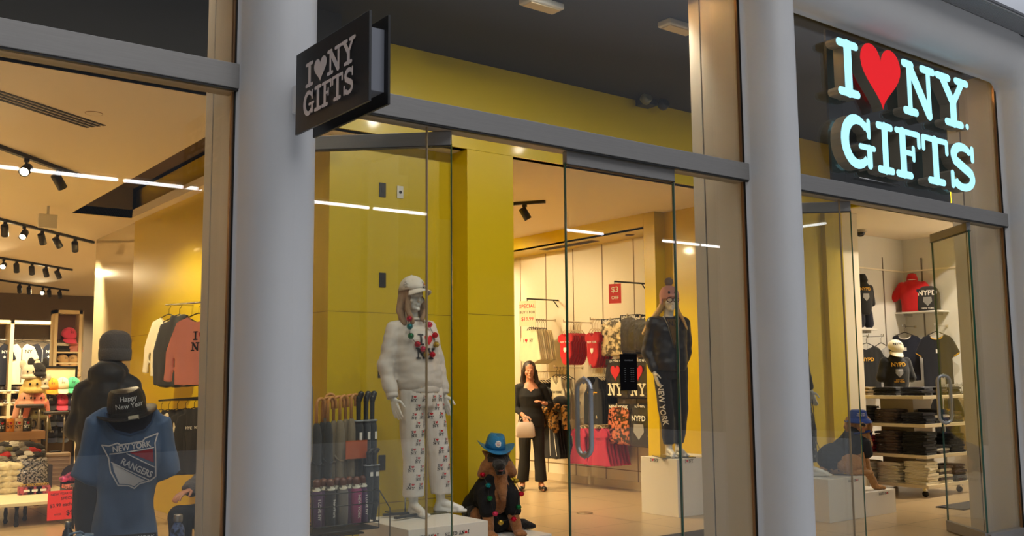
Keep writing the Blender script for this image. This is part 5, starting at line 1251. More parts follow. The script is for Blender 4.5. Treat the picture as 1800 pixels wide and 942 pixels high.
m = MB(); m.box(cw_*.4, cw_*.55, .002, .06, ch_-.03, ch_-.01); m.build('clip', BLACK, sg)
MS = F((0, -.003, 0), (1, 0, 0), (0, 0, 1)) @ Matrix.Rotation(radians(3), 4, 'Z')
for t_, h, dx, dy in (('NEW YEAR GLASSES', .024, 0, .86), ('SPECIAL', .030, .02, .68), ('$3.99 each', .034, -.06, .46), ('4 FOR', .018, -.09, .17), ('$9.99', .05, .07, .14)):
    flat(shift(text_mesh(t_, h, bold=.02), dx, ch_*dy), MS, 'writing', BLK, sg)
t = thing('side_table', 'black legged table behind the blue T-shirt and the red card', 'table', onZ(150, 940, 0)); 
for lx, ly in ((0, 0), (.5, .0), (.5, .5), (0, .5)):
    m = MB(); m.box(lx-.012, lx+.012, ly-.012, ly+.012, 0, .42); m.build('leg', BLACK, t)
m = MB(); m.box(-.03, .53, -.03, .53, .42, .44); m.build('table_top', MATS['dark_table'], t)
# fluffy throws
FL = mat('ivory_faux_fur', (230, 216, 176), .95, bump=1.0, bscale=110, var=.15, vscale=30, sheen=.3)
def throw_(w, d, h):
    m = MB(); m.ell((0, 0, h/2), (w/2, d/2, h*.55), None, 20, 12); m.cap((-w*.4, -d*.36, h*.4), (w*.4, -d*.36, h*.4), h*.38, h*.38); m.cap((-w*.42, -d*.05, h*.5), (w*.42, -d*.05, h*.5), h*.42, h*.42); m.cap((-w*.4, d*.3, h*.45), (w*.4, d*.3, h*.45), h*.38, h*.38)
    r = thing('faux_fur_throw', 'x', 'blanket'); blob(m, 'folded_fur', FL, r, .012, 1, folds=(.016, (22, 22, 22))); return r
PROTO['throw'] = throw_(.36, .30, .085)
pb = onZ(14, 868, zt_)
for k in range(5): use('throw', (pb.x-.02+.015*(k % 2), pb.y+.14-.01*k, zt_+.062*(4-k)), radians(5*(k % 3)), 'ivory faux fur throw on the low white table, %s of its pile' % ORD[k], 'pile of ivory faux fur throws')
for k in range(3): use('throw', (pb.x-.36, pb.y+.18, zt_+.062*(2-k)), radians(-4), 'ivory faux fur throw at the left photo edge, %s' % ORD[k], 'ivory throws at the photo edge')
# heap of knit hats
def softhat(m_):
    r = thing('knit_hat', 'x', 'hat'); m = MB(); m.ell((0, 0, .03), (.11, .09, .04)); m.cap((-.09, -.06, .02), (.09, -.06, .02), .024, .024); h = blob(m, 'knit_body', m_, r, .010, 1, folds=(.008, (16, 16, 16)))
    m = MB(); m.tube([V(.115*cos(a), -.01+.088*sin(a), .022) for a in [2*pi*i/20 for i in range(21)]], .010, 6, caps=False); m.build('cuff', m_, r); return r
for key, c in (('grey', (126, 118, 108)), ('dark', (40, 36, 38)), ('red', (180, 32, 34)), ('white', (206, 200, 188)), ('olive', (112, 104, 60))): PROTO['kh_'+key] = softhat(fabric('knit_'+key, c, bump=.9, scale=90))
rnd = random.Random(3); c_seq = ['grey', 'dark', 'grey', 'white', 'dark', 'red', 'grey', 'dark', 'white', 'dark', 'grey', 'olive', 'dark', 'grey', 'red', 'dark', 'white', 'grey', 'dark', 'dark']
hx = onZ(26, 838, zt_)
for i, c in enumerate(c_seq):
    px_ = [2, 14, 27, 40, 53, 8, 20, 33, 46, 58, 3, 15, 28, 42, 55, 10, 24, 38, 50, 62][i]; py_ = [812, 813, 812, 811, 812, 804, 804, 803, 803, 804, 796, 795, 796, 795, 796, 788, 787, 788, 787, 790][i]
    use('kh_'+c, onY(px_, py_, pb.y+.40+.05*(i//5)), rnd.uniform(-.8, .8), '%s knit hat in the heap, %s row up, %s from the left' % (c, ['lowest', 'second', 'third', 'top'][i//5], ['first', 'second', 'third', 'fourth', 'fifth'][i % 5]), 'heap of knit hats behind the ivory throws', (.85, .85, 1.1))
hb_ = onY(32, 815, pb.y+.5)
t = thing('display_bin', 'wire-fronted bin under the heap of knit hats', 'bin', (hb_.x, pb.y+.47, zt_))
m = MB(); m.box(-.34, .34, -.12, .16, 0, max(.08, hb_.z-zt_-.02)); m.build('tray', mat('dark_bin', (60, 50, 44), .7), t, .004)
# bagged gloves
CELLO = mat('cellophane', (206, 196, 180), .12, .1, bump=1.0, bscale=30, var=.75, vscale=40, coat=.8)
def bag_(w, h, name='cello_pack', m_=None, hdr=None, txt=None):
    r = thing(name, 'x', 'packet'); m = MB(); m.loft([(0, 0, 0, w/2*.95, .012), (0, 0, h*.1, w/2, .035), (0, 0, h*.6, w/2, .035), (0, 0, h*.92, w/2*.9, .012), (0, 0, h, w/2*.9, .004)], 20, 3)
    b = m.build('bag', m_ or CELLO, r)
    for p in b.data.polygons: p.use_smooth = True
    if hdr:
        m = MB(); m.box(-w/2*.95, w/2*.95, -.010, .010, h*.86, h); m.build('header_card', hdr, r)
        if txt: flat(shift(text_mesh(txt, h*.085, bold=.03), 0, h*.89), F((0, -.0115, 0), (1, 0, 0), (0, 0, 1)), 'lettering', WHT, r)
    return r
PATC = mat('black_white_patterned_pack', (120, 112, 104), .2, bump=.6, bscale=30, var=.95, vscale=70, coat=.6)
PROTO['glove'] = bag_(.19, .24, 'glove_pack', PATC)
for i, (px_, py_) in enumerate(((47, 850), (62, 849), (52, 838), (67, 840))): use('glove', V(onY(px_, py_, pb.y+.12*(i//2)).x, pb.y+.02+.14*(i//2), zt_+.09*(i//2)), 0, 'crackly clear packet of black and white gloves, %s one' % ['front left', 'front right', 'back left', 'back right'][i], 'packets of gloves on the low white table', 1.15)
# small boxes of novelty glasses and the goggles display
MULTI = mat('multicolour_box', (170, 90, 70), .5, var=.95, vscale=55)
def gbox(): 
    r = thing('novelty_box', 'x', 'box'); m = MB(); m.box(-.075, .075, -.05, .05, 0, .085); m.build('carton', mat('magenta_carton', (150, 60, 70), .5, var=.6, vscale=30), r, .003)
    m = MB()
    for i in range(5): m.tube([V(-.05+.025*i+.012*cos(a), -.01, .10+.012*sin(a)) for a in [2*pi*j/10 for j in range(11)]], .004, 5, caps=False)
    m.build('novelty_glasses', mat('gold_foil', (220, 180, 70), .3, .6), r); m = MB(); m.box(-.03, .03, -.052, -.05, .03, .055); m.build('label', WHT, r); return r
PROTO['gbox'] = gbox()
for i, px_ in enumerate((45, 59, 74)): use('gbox', V(onY(px_, 868, pb.y-.2).x, pb.y-.2, zt_), 0, 'small carton of gold novelty glasses, %s of three' % ['leftmost', 'middle one', 'rightmost'][i], 'cartons of novelty glasses')
g = onZ(107, 864, zt_)
t = thing('goggles_display', 'black arched counter display of pink ski goggles right of the white throws', 'display box', (g.x, pt.y+.02, zt_)); gw = (onY(130, 860, pt.y).x-onY(84, 860, pt.y).x)/2
m = MB(); m.box(-gw, gw, -.05, .20, 0, .10); m.build('tray', mat('printed_black_tray', (40, 30, 34), .5, var=.7, vscale=30), t, .003)
arcp = [(-gw, 0), (gw, 0), (gw, .20)]+[(gw*cos(a), .20+.14*sin(a)) for a in [pi*i/14 for i in range(1, 14)]]+[(-gw, .20)]
m = MB(); m.prism(arcp, .19, .20); m.build('arched_back', mat('black_card', (30, 24, 28), .5), t)
for i in range(4): m = MB(); m.ell((-gw*.72+gw*.48*i, -.055, .05), (.030, .006, .022)); m.build('goggles_picture', mat('goggle_%d' % i, [(220, 120, 60), (210, 170, 160), (200, 90, 150), (160, 150, 200)][i], .2), t)
m = MB(); m.ell((0, .15, .21), (.10, .035, .052)); m.ell((-.10, .16, .19), (.05, .03, .035)); m.ell((.11, .16, .19), (.05, .03, .035)); m.build('ski_goggles', mat('pink_lens', (196, 74, 130), .15, .3, var=.6, vscale=20), t)
flat(shift(text_mesh('SNOW GOGGLES', .02, bold=.04), 0, 0), F((0, -.052, .118), (1, 0, 0), (0, 0, 1)), 'lettering', mat('pink_white_letters', (240, 170, 160), .5), t)
m = MB(); m.box(-gw*.9, gw*.9, -.045, .18, .10, .135); m.build('packets', MULTI, t)

# wooden shelf with four mugs
MY = 12.9; a0 = onY(-30, 770, MY); a1 = onY(75, 764, MY); zs_ = onY(37, 757.5, MY).z
ws = thing('mug_shelf', 'light wooden shelf carrying a row of mugs', 'shelf', ((a0.x+a1.x)/2, MY, 0)); hw_ = (a1.x-a0.x)/2
WOOD = mat('light_wood', (186, 140, 96), .55, var=.2, vscale=3, aniso=(1, 8, 8)); m = MB(); m.box(-hw_, hw_, -.15, .3, zs_-.10, zs_); m.build('board', WOOD, ws, .004)
for sx_ in (-1, 1):
    m = MB(); m.box(sx_*(hw_-.06)-.02, sx_*(hw_-.06)+.02, -.12, .26, 0, zs_-.10); m.build('leg', WOOD, ws)
def mug(cm, tc):
    r = thing('mug', 'x', 'mug'); m = MB(); m.lathe([(.001, 0), (.040, 0), (.043, .006), (.043, .105), (.038, .105), (.038, .01), (.001, .01)], 24); b = m.build('cup', cm, r)
    m = MB(); m.tube([(.040, 0, .085), (.062, 0, .085), (.072, 0, .055), (.062, 0, .025), (.040, 0, .025)], .007, 8); m.build('handle', cm, r)
    k, r_ = ny_print(.024); Mx = F((0, -.3, .055), (1, 0, 0), (0, 0, 1)); decal(polys_mesh(k, .01), Mx, b, 'print_letters', tc, b, .001); decal(polys_mesh(r_, .01), Mx, b, 'print_heart', RED, b, .001); return r
CER = lambda n, c: mat(n, c, .25, coat=.5)
for i, (px_, c, n, tc) in enumerate(((1, (24, 22, 24), 'black', WHT), (16, (226, 140, 40), 'orange', BLK), (31, (216, 180, 150), 'cream', BLK), (46, (28, 28, 40), 'navy', WHT))):
    PROTO['mug'+n] = mug(CER('mug_'+n, c), tc); q = onY(px_, 757, MY-.06); use('mug'+n, (q.x, MY-.06, zs_), radians(-6), '%s I heart NY mug on the wooden shelf' % n, 'souvenir mugs', 1.45)
# suitcases
def suitcase(cm, h=.50, w=.36, dd=.22):
    r = thing('suitcase', 'x', 'suitcase'); m = MB(); rs = []
    m.loft([(0, 0, .05, w/2*.93, dd/2*.9), (0, 0, .07, w/2, dd/2), (0, 0, h-.02, w/2, dd/2), (0, 0, h, w/2*.94, dd/2*.9)], 32, 6); m.build('shell', cm, r)
    for i in range(8): m = MB(); z = .10+(h-.14)*i/7; m.box(-w/2*.93, w/2*.93, -dd/2-.005, -dd/2+.004, z-.008, z+.008); m.build('rib', cm, r, .003)
    m = MB(); m.tube([(-w*.27, .06, h), (-w*.27, .06, h+.50)], .010, 8); m.tube([(w*.27, .06, h), (w*.27, .06, h+.50)], .010, 8); m.build('telescopic_rods', mat('rod_metal', (150, 140, 124), .35, .8), r)
    m = MB(); m.cap((-w*.36, .06, h+.50), (w*.36, .06, h+.50), .022, .022); m.build('grip', mat('dark_grip', (70, 64, 60), .5), r)
    m = MB(); m.cap((-.06, 0, h+.012), (.06, 0, h+.012), .010, .010); m.build('carry_handle', BLACK, r)
    for x in (-1, 1):
        for y in (-1, 1): m = MB(); m.lathe([(.001, -.012), (.024, -.012), (.024, .012), (.001, .012)], 12, Matrix.Translation((x*w*.38, y*dd*.32, .025)) @ Matrix.Rotation(pi/2, 4, 'Y')); m.build('wheel', BLACK, r)
    return r
PROTO['suit1'] = suitcase(mat('taupe_shell', (142, 118, 96), .4)); PROTO['suit2'] = suitcase(mat('dark_shell', (60, 56, 56), .4))
q = onY(97, 790, 14.2); use('suit1', (q.x, 14.2, 0), radians(-8), 'taupe ribbed cabin suitcase with its handle pulled out', 'suitcases', 1.05)
q = onY(50, 790, 14.2); use('suit2', (q.x, 14.2, 0), radians(-8), 'dark suitcase behind the mugs, only its pulled-out handle showing', 'suitcases', 1.15)

# cap stand and plush headwear
def capproto(key, c, mm=None):
    r = thing('baseball_cap', 'x', 'cap'); ball_cap(r, V(0, 0, 0), Matrix.Rotation(radians(26), 3, 'X'), mm or fabric('cap_'+key, c)); PROTO['cap_'+key] = r
    bpy_c = [o for o in r.children if o.name.startswith('crown')][0]
    k, r_ = ny_print(.022); Mx = F((0, -.3, .055), (1, 0, 0), (0, 0, 1)); decal(polys_mesh(k, .02), Mx, bpy_c, 'print_letters', BLK if key not in ('black', 'navy') else WHT, bpy_c, .002, .4)
for key, c in (('orange', (236, 150, 30)), ('cream', (232, 216, 178)), ('mint', (70, 180, 130)), ('pink', (214, 60, 84)), ('black', (34, 32, 38)), ('tan', (196, 160, 110)), ('hotpink', (222, 70, 110)), ('navy', (30, 30, 50))): capproto(key, c)
CY = 15.2
c0 = onY(80, 643, CY); c1 = onY(140, 643, CY)
st = thing('cap_stand', 'black framed stand with rows of baseball caps', 'stand', ((c0.x+c1.x)/2, CY+.12, 0)); hw_ = (c1.x-c0.x)/2
m = MB(); m.box(-hw_, -hw_+.03, -.02, .02, 0, c0.z); m.box(hw_-.03, hw_, -.02, .02, 0, c0.z); m.box(-hw_, hw_, -.02, .02, c0.z-.03, c0.z); m.box(-hw_, hw_, -.2, .2, 0, .03); m.build('frame', BLACK, st)
m = MB(); m.box(-hw_+.03, hw_-.03, .0, .015, c0.z-.42, c0.z-.03); m.build('pale_header_panel', mat('pale_panel', (214, 196, 160), .6), st)
m = MB(); m.box(-hw_+.03, hw_-.03, .0, .015, .2, c0.z-.42); m.build('lower_panel', mat('brown_panel', (92, 74, 56), .7), st)
for px_, py_, k_, nm in ((92, 672, 'orange', 'orange cap, top row of the stand'), (110, 671, 'cream', 'cream cap, top row of the stand'), (128, 670, 'mint', 'mint green cap, top row of the stand'), (88, 700, 'black', 'black cap left of the pink one on the stand'), (109, 700, 'pink', 'raspberry pink cap, second row of the stand'),
                      (88, 728, 'black', 'black cap, third row of the stand at left'), (109, 728, 'navy', 'navy cap, third row of the stand at right'), (126, 700, 'navy', 'navy cap at the right end of the second row'), (109, 756, 'black', 'black cap, fourth row of the stand at right'), (90, 756, 'navy', 'navy cap, fourth row of the stand at left')):
    use('cap_'+k_, onY(px_, py_, CY-.02)-V(0, 0, .06), radians(-6), nm, 'caps on the stand', 1.12)
def plush(key, c, kind):
    r = thing('novelty_hat', 'x', 'hat'); mm_ = fabric('plush_'+key, c, bump=.8, scale=100); m = MB(); m.ell((0, 0, .09), (.10, .09, .11)); m.lathe([(.095, 0), (.11, .01), (.11, .04), (.1, .05)], 20)
    if kind == 'ears':
        for q_ in (-1, 1): m.ell((q_*.09, 0, .20), (.045, .02, .07))
    if kind == 'flap':
        for q_ in (-1, 1): m.cap((q_*.09, 0, .05), (q_*.12, -.01, -.12), .04, .035)
    blob(m, 'hat_body', mm_, r, .011, 1); m = MB()
    for q_ in (-1, 1): m.ell((q_*.035, -.088, .10), (.011, .008, .014))
    m.build('eyes', BLACK, r); PROTO['pl_'+key] = r
plush('white', (226, 214, 190), 'ears'); plush('blackear', (34, 30, 30), 'ears'); plush('yellow', (222, 190, 110), 'flap'); plush('blush', (222, 160, 130), 'flap'); plush('salmon', (224, 130, 110), 'flap'); plush('olive', (96, 84, 40), 'flap')
for px_, py_, k_, nm, s_ in ((52, 666, 'white', 'white eared novelty hat at the top of the hat tree', 1.0), (66, 662, 'blackear', 'black eared novelty hat at the top right of the hat tree', 1.0), (57, 691, 'yellow', 'yellow flapped novelty hat in the middle of the hat tree', 1.25), (47, 714, 'blush', 'blush pink novelty hat, lower left of the hat tree', 1.15), (65, 714, 'salmon', 'salmon novelty hat, lower right of the hat tree', 1.15), (74, 684, 'white', 'small white flapped hat at the side of the hat tree', .8), (67, 738, 'olive', 'olive novelty hat at the foot of the hat tree', 1.1)):
    use('pl_'+k_, onY(px_, py_, CY-.5), radians(-6), nm, 'novelty hats on the hat tree', s_)
hc_ = onY(60, 660, CY-.38); t = thing('hat_tree', 'dark pole stand behind the novelty hats', 'stand', (hc_.x, hc_.y, 0))
m = MB(); m.cap((0, 0, .02), (0, 0, hc_.z+.15), .02, .015); m.build('pole', BLACK, t); m = MB(); m.lathe([(.001, 0), (.22, 0), (.22, .02), (.001, .03)], 24); m.build('base', BLACK, t)
for z_ in (.3, .6, .9): 
    if hc_.z-z_ > .1: m = MB(); m.cap((-.16, -.06, hc_.z-z_+.3), (.16, -.06, hc_.z-z_+.3), .008, .008); m.build('peg_bar', BLACK, t)
# back shelving
BY = 19.5
def bx_(px_, py_, y=BY): return onY(px_, py_, y)
FRM = mat('pale_shelf_frame', (214, 196, 160), .5)
b0, b1 = bx_(-60, 566), bx_(97, 566); us = thing('display_shelving', 'pale framed wall shelving with hung jerseys at the back of the shop', 'shelving', ((b0.x+b1.x)/2, BY, 0)); hw_ = (b1.x-b0.x)/2; cx_ = (b0.x+b1.x)/2
xp = bx_(16, 600).x-cx_
for x_ in (-hw_, xp, hw_): m = MB(); m.box(x_-.03, x_+.03, -.25, .25, 0, b1.z); m.build('post', FRM, us)
m = MB(); m.box(-hw_-.03, hw_+.03, -.25, .25, b1.z-.06, b1.z); m.build('top_bar', FRM, us)
for py_ in (688, 709, 730): z_ = bx_(30, py_).z; m = MB(); m.box(-hw_, hw_, -.24, .24, z_-.03, z_); m.build('shelf', FRM, us)
m = MB(); zr_ = bx_(50, 598).z; m.cap((-hw_, 0, zr_), (hw_, 0, zr_), .012, .012); m.build('rail', CHROME, us)
m = MB(); m.box(-hw_, hw_, .23, .25, 0, b1.z-.06); m.build('back_panel', mat('grey_brown_back', (112, 100, 88), .8), us)
for px_, k_, nm in ((-2, 'jersey_navy', 'navy jersey with a star at the photo edge'), (39, 'jersey_white', 'cream button jersey lettered NY at the back of the shop'), (76, 'jersey_navy', 'navy jersey with white piping and star beside the cream one')):
    q = bx_(px_, 604, BY-.05); use(k_, q, radians(-4), nm, 'jerseys at the back of the shop', 1.0)
SHO = [mat('shoe_dark', (40, 34, 32), .5), mat('shoe_brown', (96, 70, 50), .5)]
def shoe(mm_):
    r = thing('shoe', 'x', 'shoe'); m = MB(); m.cap((0, .08, .04), (0, -.10, .035), .042, .038); m.cap((0, .09, .04), (0, .08, .08), .04, .036); blob(m, 'upper', mm_, r, .012, 1); m = MB(); m.loft([(0, -.01, 0, .046, .15), (0, -.01, .018, .046, .15)], 16, 3); m.build('sole', WHT, r); return r
PROTO['shoe0'] = shoe(SHO[0]); PROTO['shoe1'] = shoe(SHO[1])
for i in range(10):
    px_ = (3, 11, 22, 31, 41)[i % 5]; z_ = bx_(30, (688, 709)[i//5]).z; use('shoe%d' % (i % 2), (bx_(px_, 688).x, BY-.08, z_), radians(20*((i % 3)-1)), '%s shoe, %s from the left on the %s shelf below the jerseys' % (('dark', 'brown')[i % 2], SEQN[i % 5].replace('front', 'first'), ('upper', 'lower')[i//5]), 'shoes below the jerseys', 1.2)
# framed cabinet with caps
KY = 17.6
k0, k1 = onY(97, 553, KY), onY(146, 546, KY); cb = thing('open_cabinet', 'pale open cabinet with pink cap and folded items on its shelves', 'cabinet', ((k0.x+k1.x)/2, KY, 0)); hw_ = (k1.x-k0.x)/2; cx_ = (k0.x+k1.x)/2; zt2 = k1.z
m = MB(); m.box(-hw_, -hw_+.05, 0, .3, 0, zt2); m.box(hw_-.05, hw_, 0, .3, 0, zt2); m.box(-hw_, hw_, 0, .3, zt2-.06, zt2); m.build('frame', FRM, cb)
m = MB(); m.box(hw_, hw_+.02, 0, 1.0, 0, zt2); m.build('side_panel', mat('grey_side_panel', (150, 136, 112), .6), cb)
m = MB(); m.box(-hw_, hw_, .28, .30, 0, zt2-.06); m.build('back_panel', mat('mauve_back', (128, 92, 84), .7), cb)
ksh = [onY(120, p_, KY).z for p_ in (618, 637, 655)]
for z_ in ksh: m = MB(); m.box(-hw_+.05, hw_-.05, .0, .28, z_-.025, z_); m.build('shelf', FRM, cb)
def kx(px_): return onY(px_, 600, KY).x
use('cap_hotpink', (kx(123), KY+.1, onY(123, 590, KY).z), radians(10), 'hot pink cap on top of the folded pile in the pale cabinet', 'items in the pale cabinet', 1.35)
FOLDM = {}
def fold_proto(key, mm_, w=.30, d=.24, h=.032, seed=0):
    """a folded shirt: two cloth layers rounded at the front fold"""
    r = thing('folded_shirt', 'x', 'clothing'); rr = random.Random(seed); bm2 = MB()
    for L_ in (0, 1):
        z0 = h*.5*L_; prof = []
        for i in range(9):
            a = -pi/2+pi*i/8; prof.append((-d/2-h*.22*cos(a)+h*.2, z0+h*.25+h*.25*sin(a)))
        prof += [(d/2, z0+h*.5), (d/2, z0)]
        rs = []
        for j in range(9):
            x = -w/2+w*j/8; e_ = 1-.25*(abs(j-4)/4)**4
            rs.append([V(x+rr.uniform(-.002, .002), y*(.985+.015*e_)+rr.uniform(-.003, .003), z*e_+rr.uniform(-.0015, .0015)+.003*noise.noise(V(x*9, y*9, seed))) for y, z in prof])
        bm2.rings(rs)
    bm2.build('cloth_layers', mm_, r); PROTO[key] = r; return r
FC = dict(cream=CREAMF, black=BLKF, navy=NAVYF, charcoal=CHARF, grey=GREYF, red=REDF, khaki=fabric('khaki_cloth', (150, 128, 92)), white=fabric('bright_white_cloth', (222, 216, 204)), stripe=fabric('dark_speckled_cloth', (70, 56, 48), .6), pink=fabric('soft_pink_cloth', (214, 140, 128)))
for i, (k_, mm_) in enumerate(FC.items()): fold_proto('fold_'+k_, mm_, seed=i)
for i in range(4): use('fold_'+('stripe', 'white', 'black', 'charcoal')[i], (kx(112), KY+.13, ksh[0]+.05*(3-i)), 0, '%s folded shirt left of the pink cloth in the pale cabinet, %s' % (('patterned', 'white', 'black', 'charcoal')[i], ORD[i]), 'folded pile in the pale cabinet', (.8, .8, 1.5))
for i in range(3): use('fold_pink', (kx(134), KY+.13, ksh[0]+.05*(2-i)), radians(10*i), 'crumpled pink folded top in the pale cabinet, %s' % ORD[i], 'pink tops in the pale cabinet', (.75, .8, 1.5))
use('cap_tan', (kx(114), KY+.1, ksh[1]+.03), radians(20), 'tan cap at left on the middle shelf of the pale cabinet', 'caps in the pale cabinet', 1.0); use('cap_tan', (kx(133), KY+.1, ksh[1]+.03), radians(-20), 'tan cap at right on the middle shelf of the pale cabinet', 'caps in the pale cabinet', 1.0)
use('cap_tan', (kx(139), KY+.1, ksh[2]+.03), radians(-10), 'tan cap on the lowest visible shelf of the pale cabinet', 'caps in the pale cabinet', 1.0)
# ================================================================== UMBRELLAS IN THE WINDOW
UY = 5.9
def cane_umbrella(mm_, wood):
    r = thing('cane_umbrella', 'x', 'umbrella')
    m = MB(); m.lathe([(.006, .0), (.008, .03), (.012, .05), (.030, .22), (.034, .45), (.032, .60), (.022, .66), (.014, .68)], 12)
    c = m.build('furled_canopy', mm_, r)
    for v in c.data.vertices:
        a = math.atan2(v.co.y, v.co.x); k_ = 1+.16*sin(3*a+v.co.z*4); v.co.x *= k_; v.co.y *= k_
    m = MB(); m.cap((0, 0, -.04), (0, 0, .02), .004, .005); m.build('tip', CHROME, r)
    m = MB(); m.tube([V(0, 0, .67), V(0, 0, .80)]+[V(.034-.034*cos(a), 0, .80+.040*sin(a)) for a in [pi*i/10 for i in range(1, 11)]]+[V(.068, 0, .765)], .0105, 10); m.build('crook_handle', wood, r)
    m = MB(); m.tube([V(.033*cos(a), .033*sin(a), .44+.03*sin(a)) for a in [2*pi*i/16 for i in range(17)]], .006, 6, caps=False); m.build('strap', mm_, r)
    return r
BAM = mat('amber_cane', (196, 134, 62), .3, coat=.4, var=.2, vscale=12)
PROTO['um_khaki'] = cane_umbrella(fabric('umbrella_taupe', (122, 110, 90)), BAM); PROTO['um_black'] = cane_umbrella(fabric('umbrella_black', (34, 38, 44)), BAM)
zb0 = onY(600, 700, UY).z-.84
for i, (px_, k_) in enumerate(((556, 'black'), (566, 'black'), (576, 'black'), (586, 'khaki'), (597, 'khaki'), (607, 'khaki'), (617, 'khaki'), (571, 'khaki'))):
    q = onY(px_, 760, UY+(.09 if i == 7 else (.03 if i % 2 else 0))); use('um_'+k_, (q.x, q.y, zb0+.004*i), radians((-1)**i*12), '%s umbrella with amber crook handle, %s from the white rib in the rack' % ('black' if k_ == 'black' else 'taupe', SEQN[i].replace('front', 'first')), 'crook-handled umbrellas')
def long_umbrella():
    r = thing('long_umbrella', 'x', 'umbrella'); mm_ = fabric('umbrella_charcoal', (40, 44, 50))
    m = MB(); m.lathe([(.006, 0), (.012, .04), (.028, .2), (.034, .45), (.034, .62), (.028, .66)], 12); m.build('furled_canopy', mm_, r)
    m = MB(); m.cap((0, 0, .66), (0, 0, .82), .015, .017); m.cap((0, 0, .80), (.018, 0, .845), .019, .022); m.build('rubber_grip', BLACK, r); m = MB(); m.tube([V(.030*cos(a), .030*sin(a), .665) for a in [2*pi*i/14 for i in range(15)]], .008, 6, caps=False); m.build('plastic_sleeve_end', mat('clear_sleeve', (140, 146, 150), .15), r)
    m = MB(); m.box(-.010, .010, -.037, -.034, .54, .59); m.build('swing_tag', WHT, r); return r
PROTO['um_long'] = long_umbrella()
for i, px_ in enumerate((630, 643, 654)): q = onY(px_, 760, UY+.02*i); use('um_long', (q.x, q.y, zb0+.02-.0*i), radians(10*i), 'long charcoal umbrella with black rubber grip, %s of three' % ['left', 'middle', 'right'][i], 'rubber-gripped umbrellas')
def pouch(mm_, txt, tc):
    r = thing('folding_umbrella', 'x', 'umbrella'); m = MB(); m.lathe([(.02, 0), (.033, .01), (.037, .10), (.036, .22), (.030, .245)], 14); b = m.build('pouch', mm_, r)
    m = MB(); m.cap((0, 0, .245), (0, 0, .285), .022, .026); m.build('knob_handle', mat('brown_knob', (94, 52, 34), .35), r)
    m = MB(); m.lathe([(.034, .235), (.037, .245), (.030, .255), (.034, .262)], 12, caps=False); m.build('crinkled_wrap', CELLO, r)
    if txt: decal(shift(text_mesh(txt, .020, .01, bold=.02), 0, 0, 1, -pi/2), F((0, -.3, .12), (1, 0, 0), (0, 0, 1)), b, 'lettering', tc, b, .002)
    return r
PROTO['p_purple'] = pouch(fabric('purple_nylon', (84, 54, 92)), 'I LOVE NY', WHT); PROTO['p_black'] = pouch(fabric('black_nylon', (38, 38, 46)), 'NewYork', WHT)
PROTO['p_grey'] = pouch(fabric('silver_grey_nylon', (112, 108, 104)), None, None); PROTO['p_magenta'] = pouch(fabric('magenta_nylon', (150, 60, 110)), 'NEW YORK', WHT)
UP = UY-.14; zp0 = onY(600, 925, UP).z
for i, (px_, k_, nm) in enumerate(((556, 'purple', 'purple'), (568, 'purple', 'purple'), (580, 'black', 'black'), (592, 'black', 'black'), (602, 'grey', 'silver grey'), (613, 'purple', 'purple'), (626, 'magenta', 'magenta'), (638, 'purple', 'purple'))):
    q = onY(px_, 900, UP+(.04 if i % 2 else 0)); use('p_'+k_, (q.x, q.y, zp0), radians(8*((i % 3)-1)), '%s folding umbrella, %s from the rib in the lower basket' % (nm, SEQN[i].replace('front', 'first')), 'folding umbrellas in the lower basket')
for i, px_ in enumerate((648, 658)): q = onY(px_, 860, UP+.03); use('um_long', (q.x, q.y, zp0-.0), radians(4), 'charcoal umbrella in the lower basket, %s of two' % ['left', 'right'][i], 'long umbrellas in the lower basket', (1, 1, .56))
m = MB(); 
q0, q1 = onY(548, 850, UP-.06).x, onY(664, 850, UP-.06).x
rk_ = thing('umbrella_rack', 'black wire rack with two baskets holding the umbrellas', 'rack', ((q0+q1)/2, UY, 0)); hw_ = (q1-q0)/2
def wire(pts): m = MB(); m.tube(pts, .004, 6, caps=True); return m
for z_, y0_, y1_ in ((zb0+.32, -.05, .14), (zp0+.02, -.22, .0), (zp0+.14, -.22, .0), (zp0+.22, -.22, .0), (zp0-.02, -.22, .14)):
    wire([(-hw_, y0_, z_), (hw_, y0_, z_), (hw_, y1_, z_), (-hw_, y1_, z_), (-hw_, y0_, z_)]).build('wire_hoop', BLACK, rk_)
for x_ in (-hw_, hw_): wire([(x_, .14, 0), (x_, .14, zb0+.45)]).build('upright', BLACK, rk_); wire([(x_, -.22, zp0-.02), (x_, -.22, zp0+.22)]).build('upright', BLACK, rk_)
wire([(hw_, -.22, zp0+.22), (hw_+.07, -.24, zp0+.1), (hw_+.07, -.24, 0)]).build('side_brace', BLACK, rk_)
m = MB(); m.box(-hw_, hw_, -.22, .14, zp0-.026, zp0-.018); m.build('basket_floor', mat('black_mesh_shelf', (24, 24, 26), .6), rk_); m = MB(); m.box(-hw_, hw_, -.02, .14, zb0-.06, zb0-.05); m.build('tray', MATS['black_mesh_shelf'], rk_)
m = MB(); m.box(hw_-.16, hw_+.0, -.055, -.05, zb0+.44, zb0+.56); m.build('orange_card', mat('orange_card', (176, 84, 40), .5), rk_)
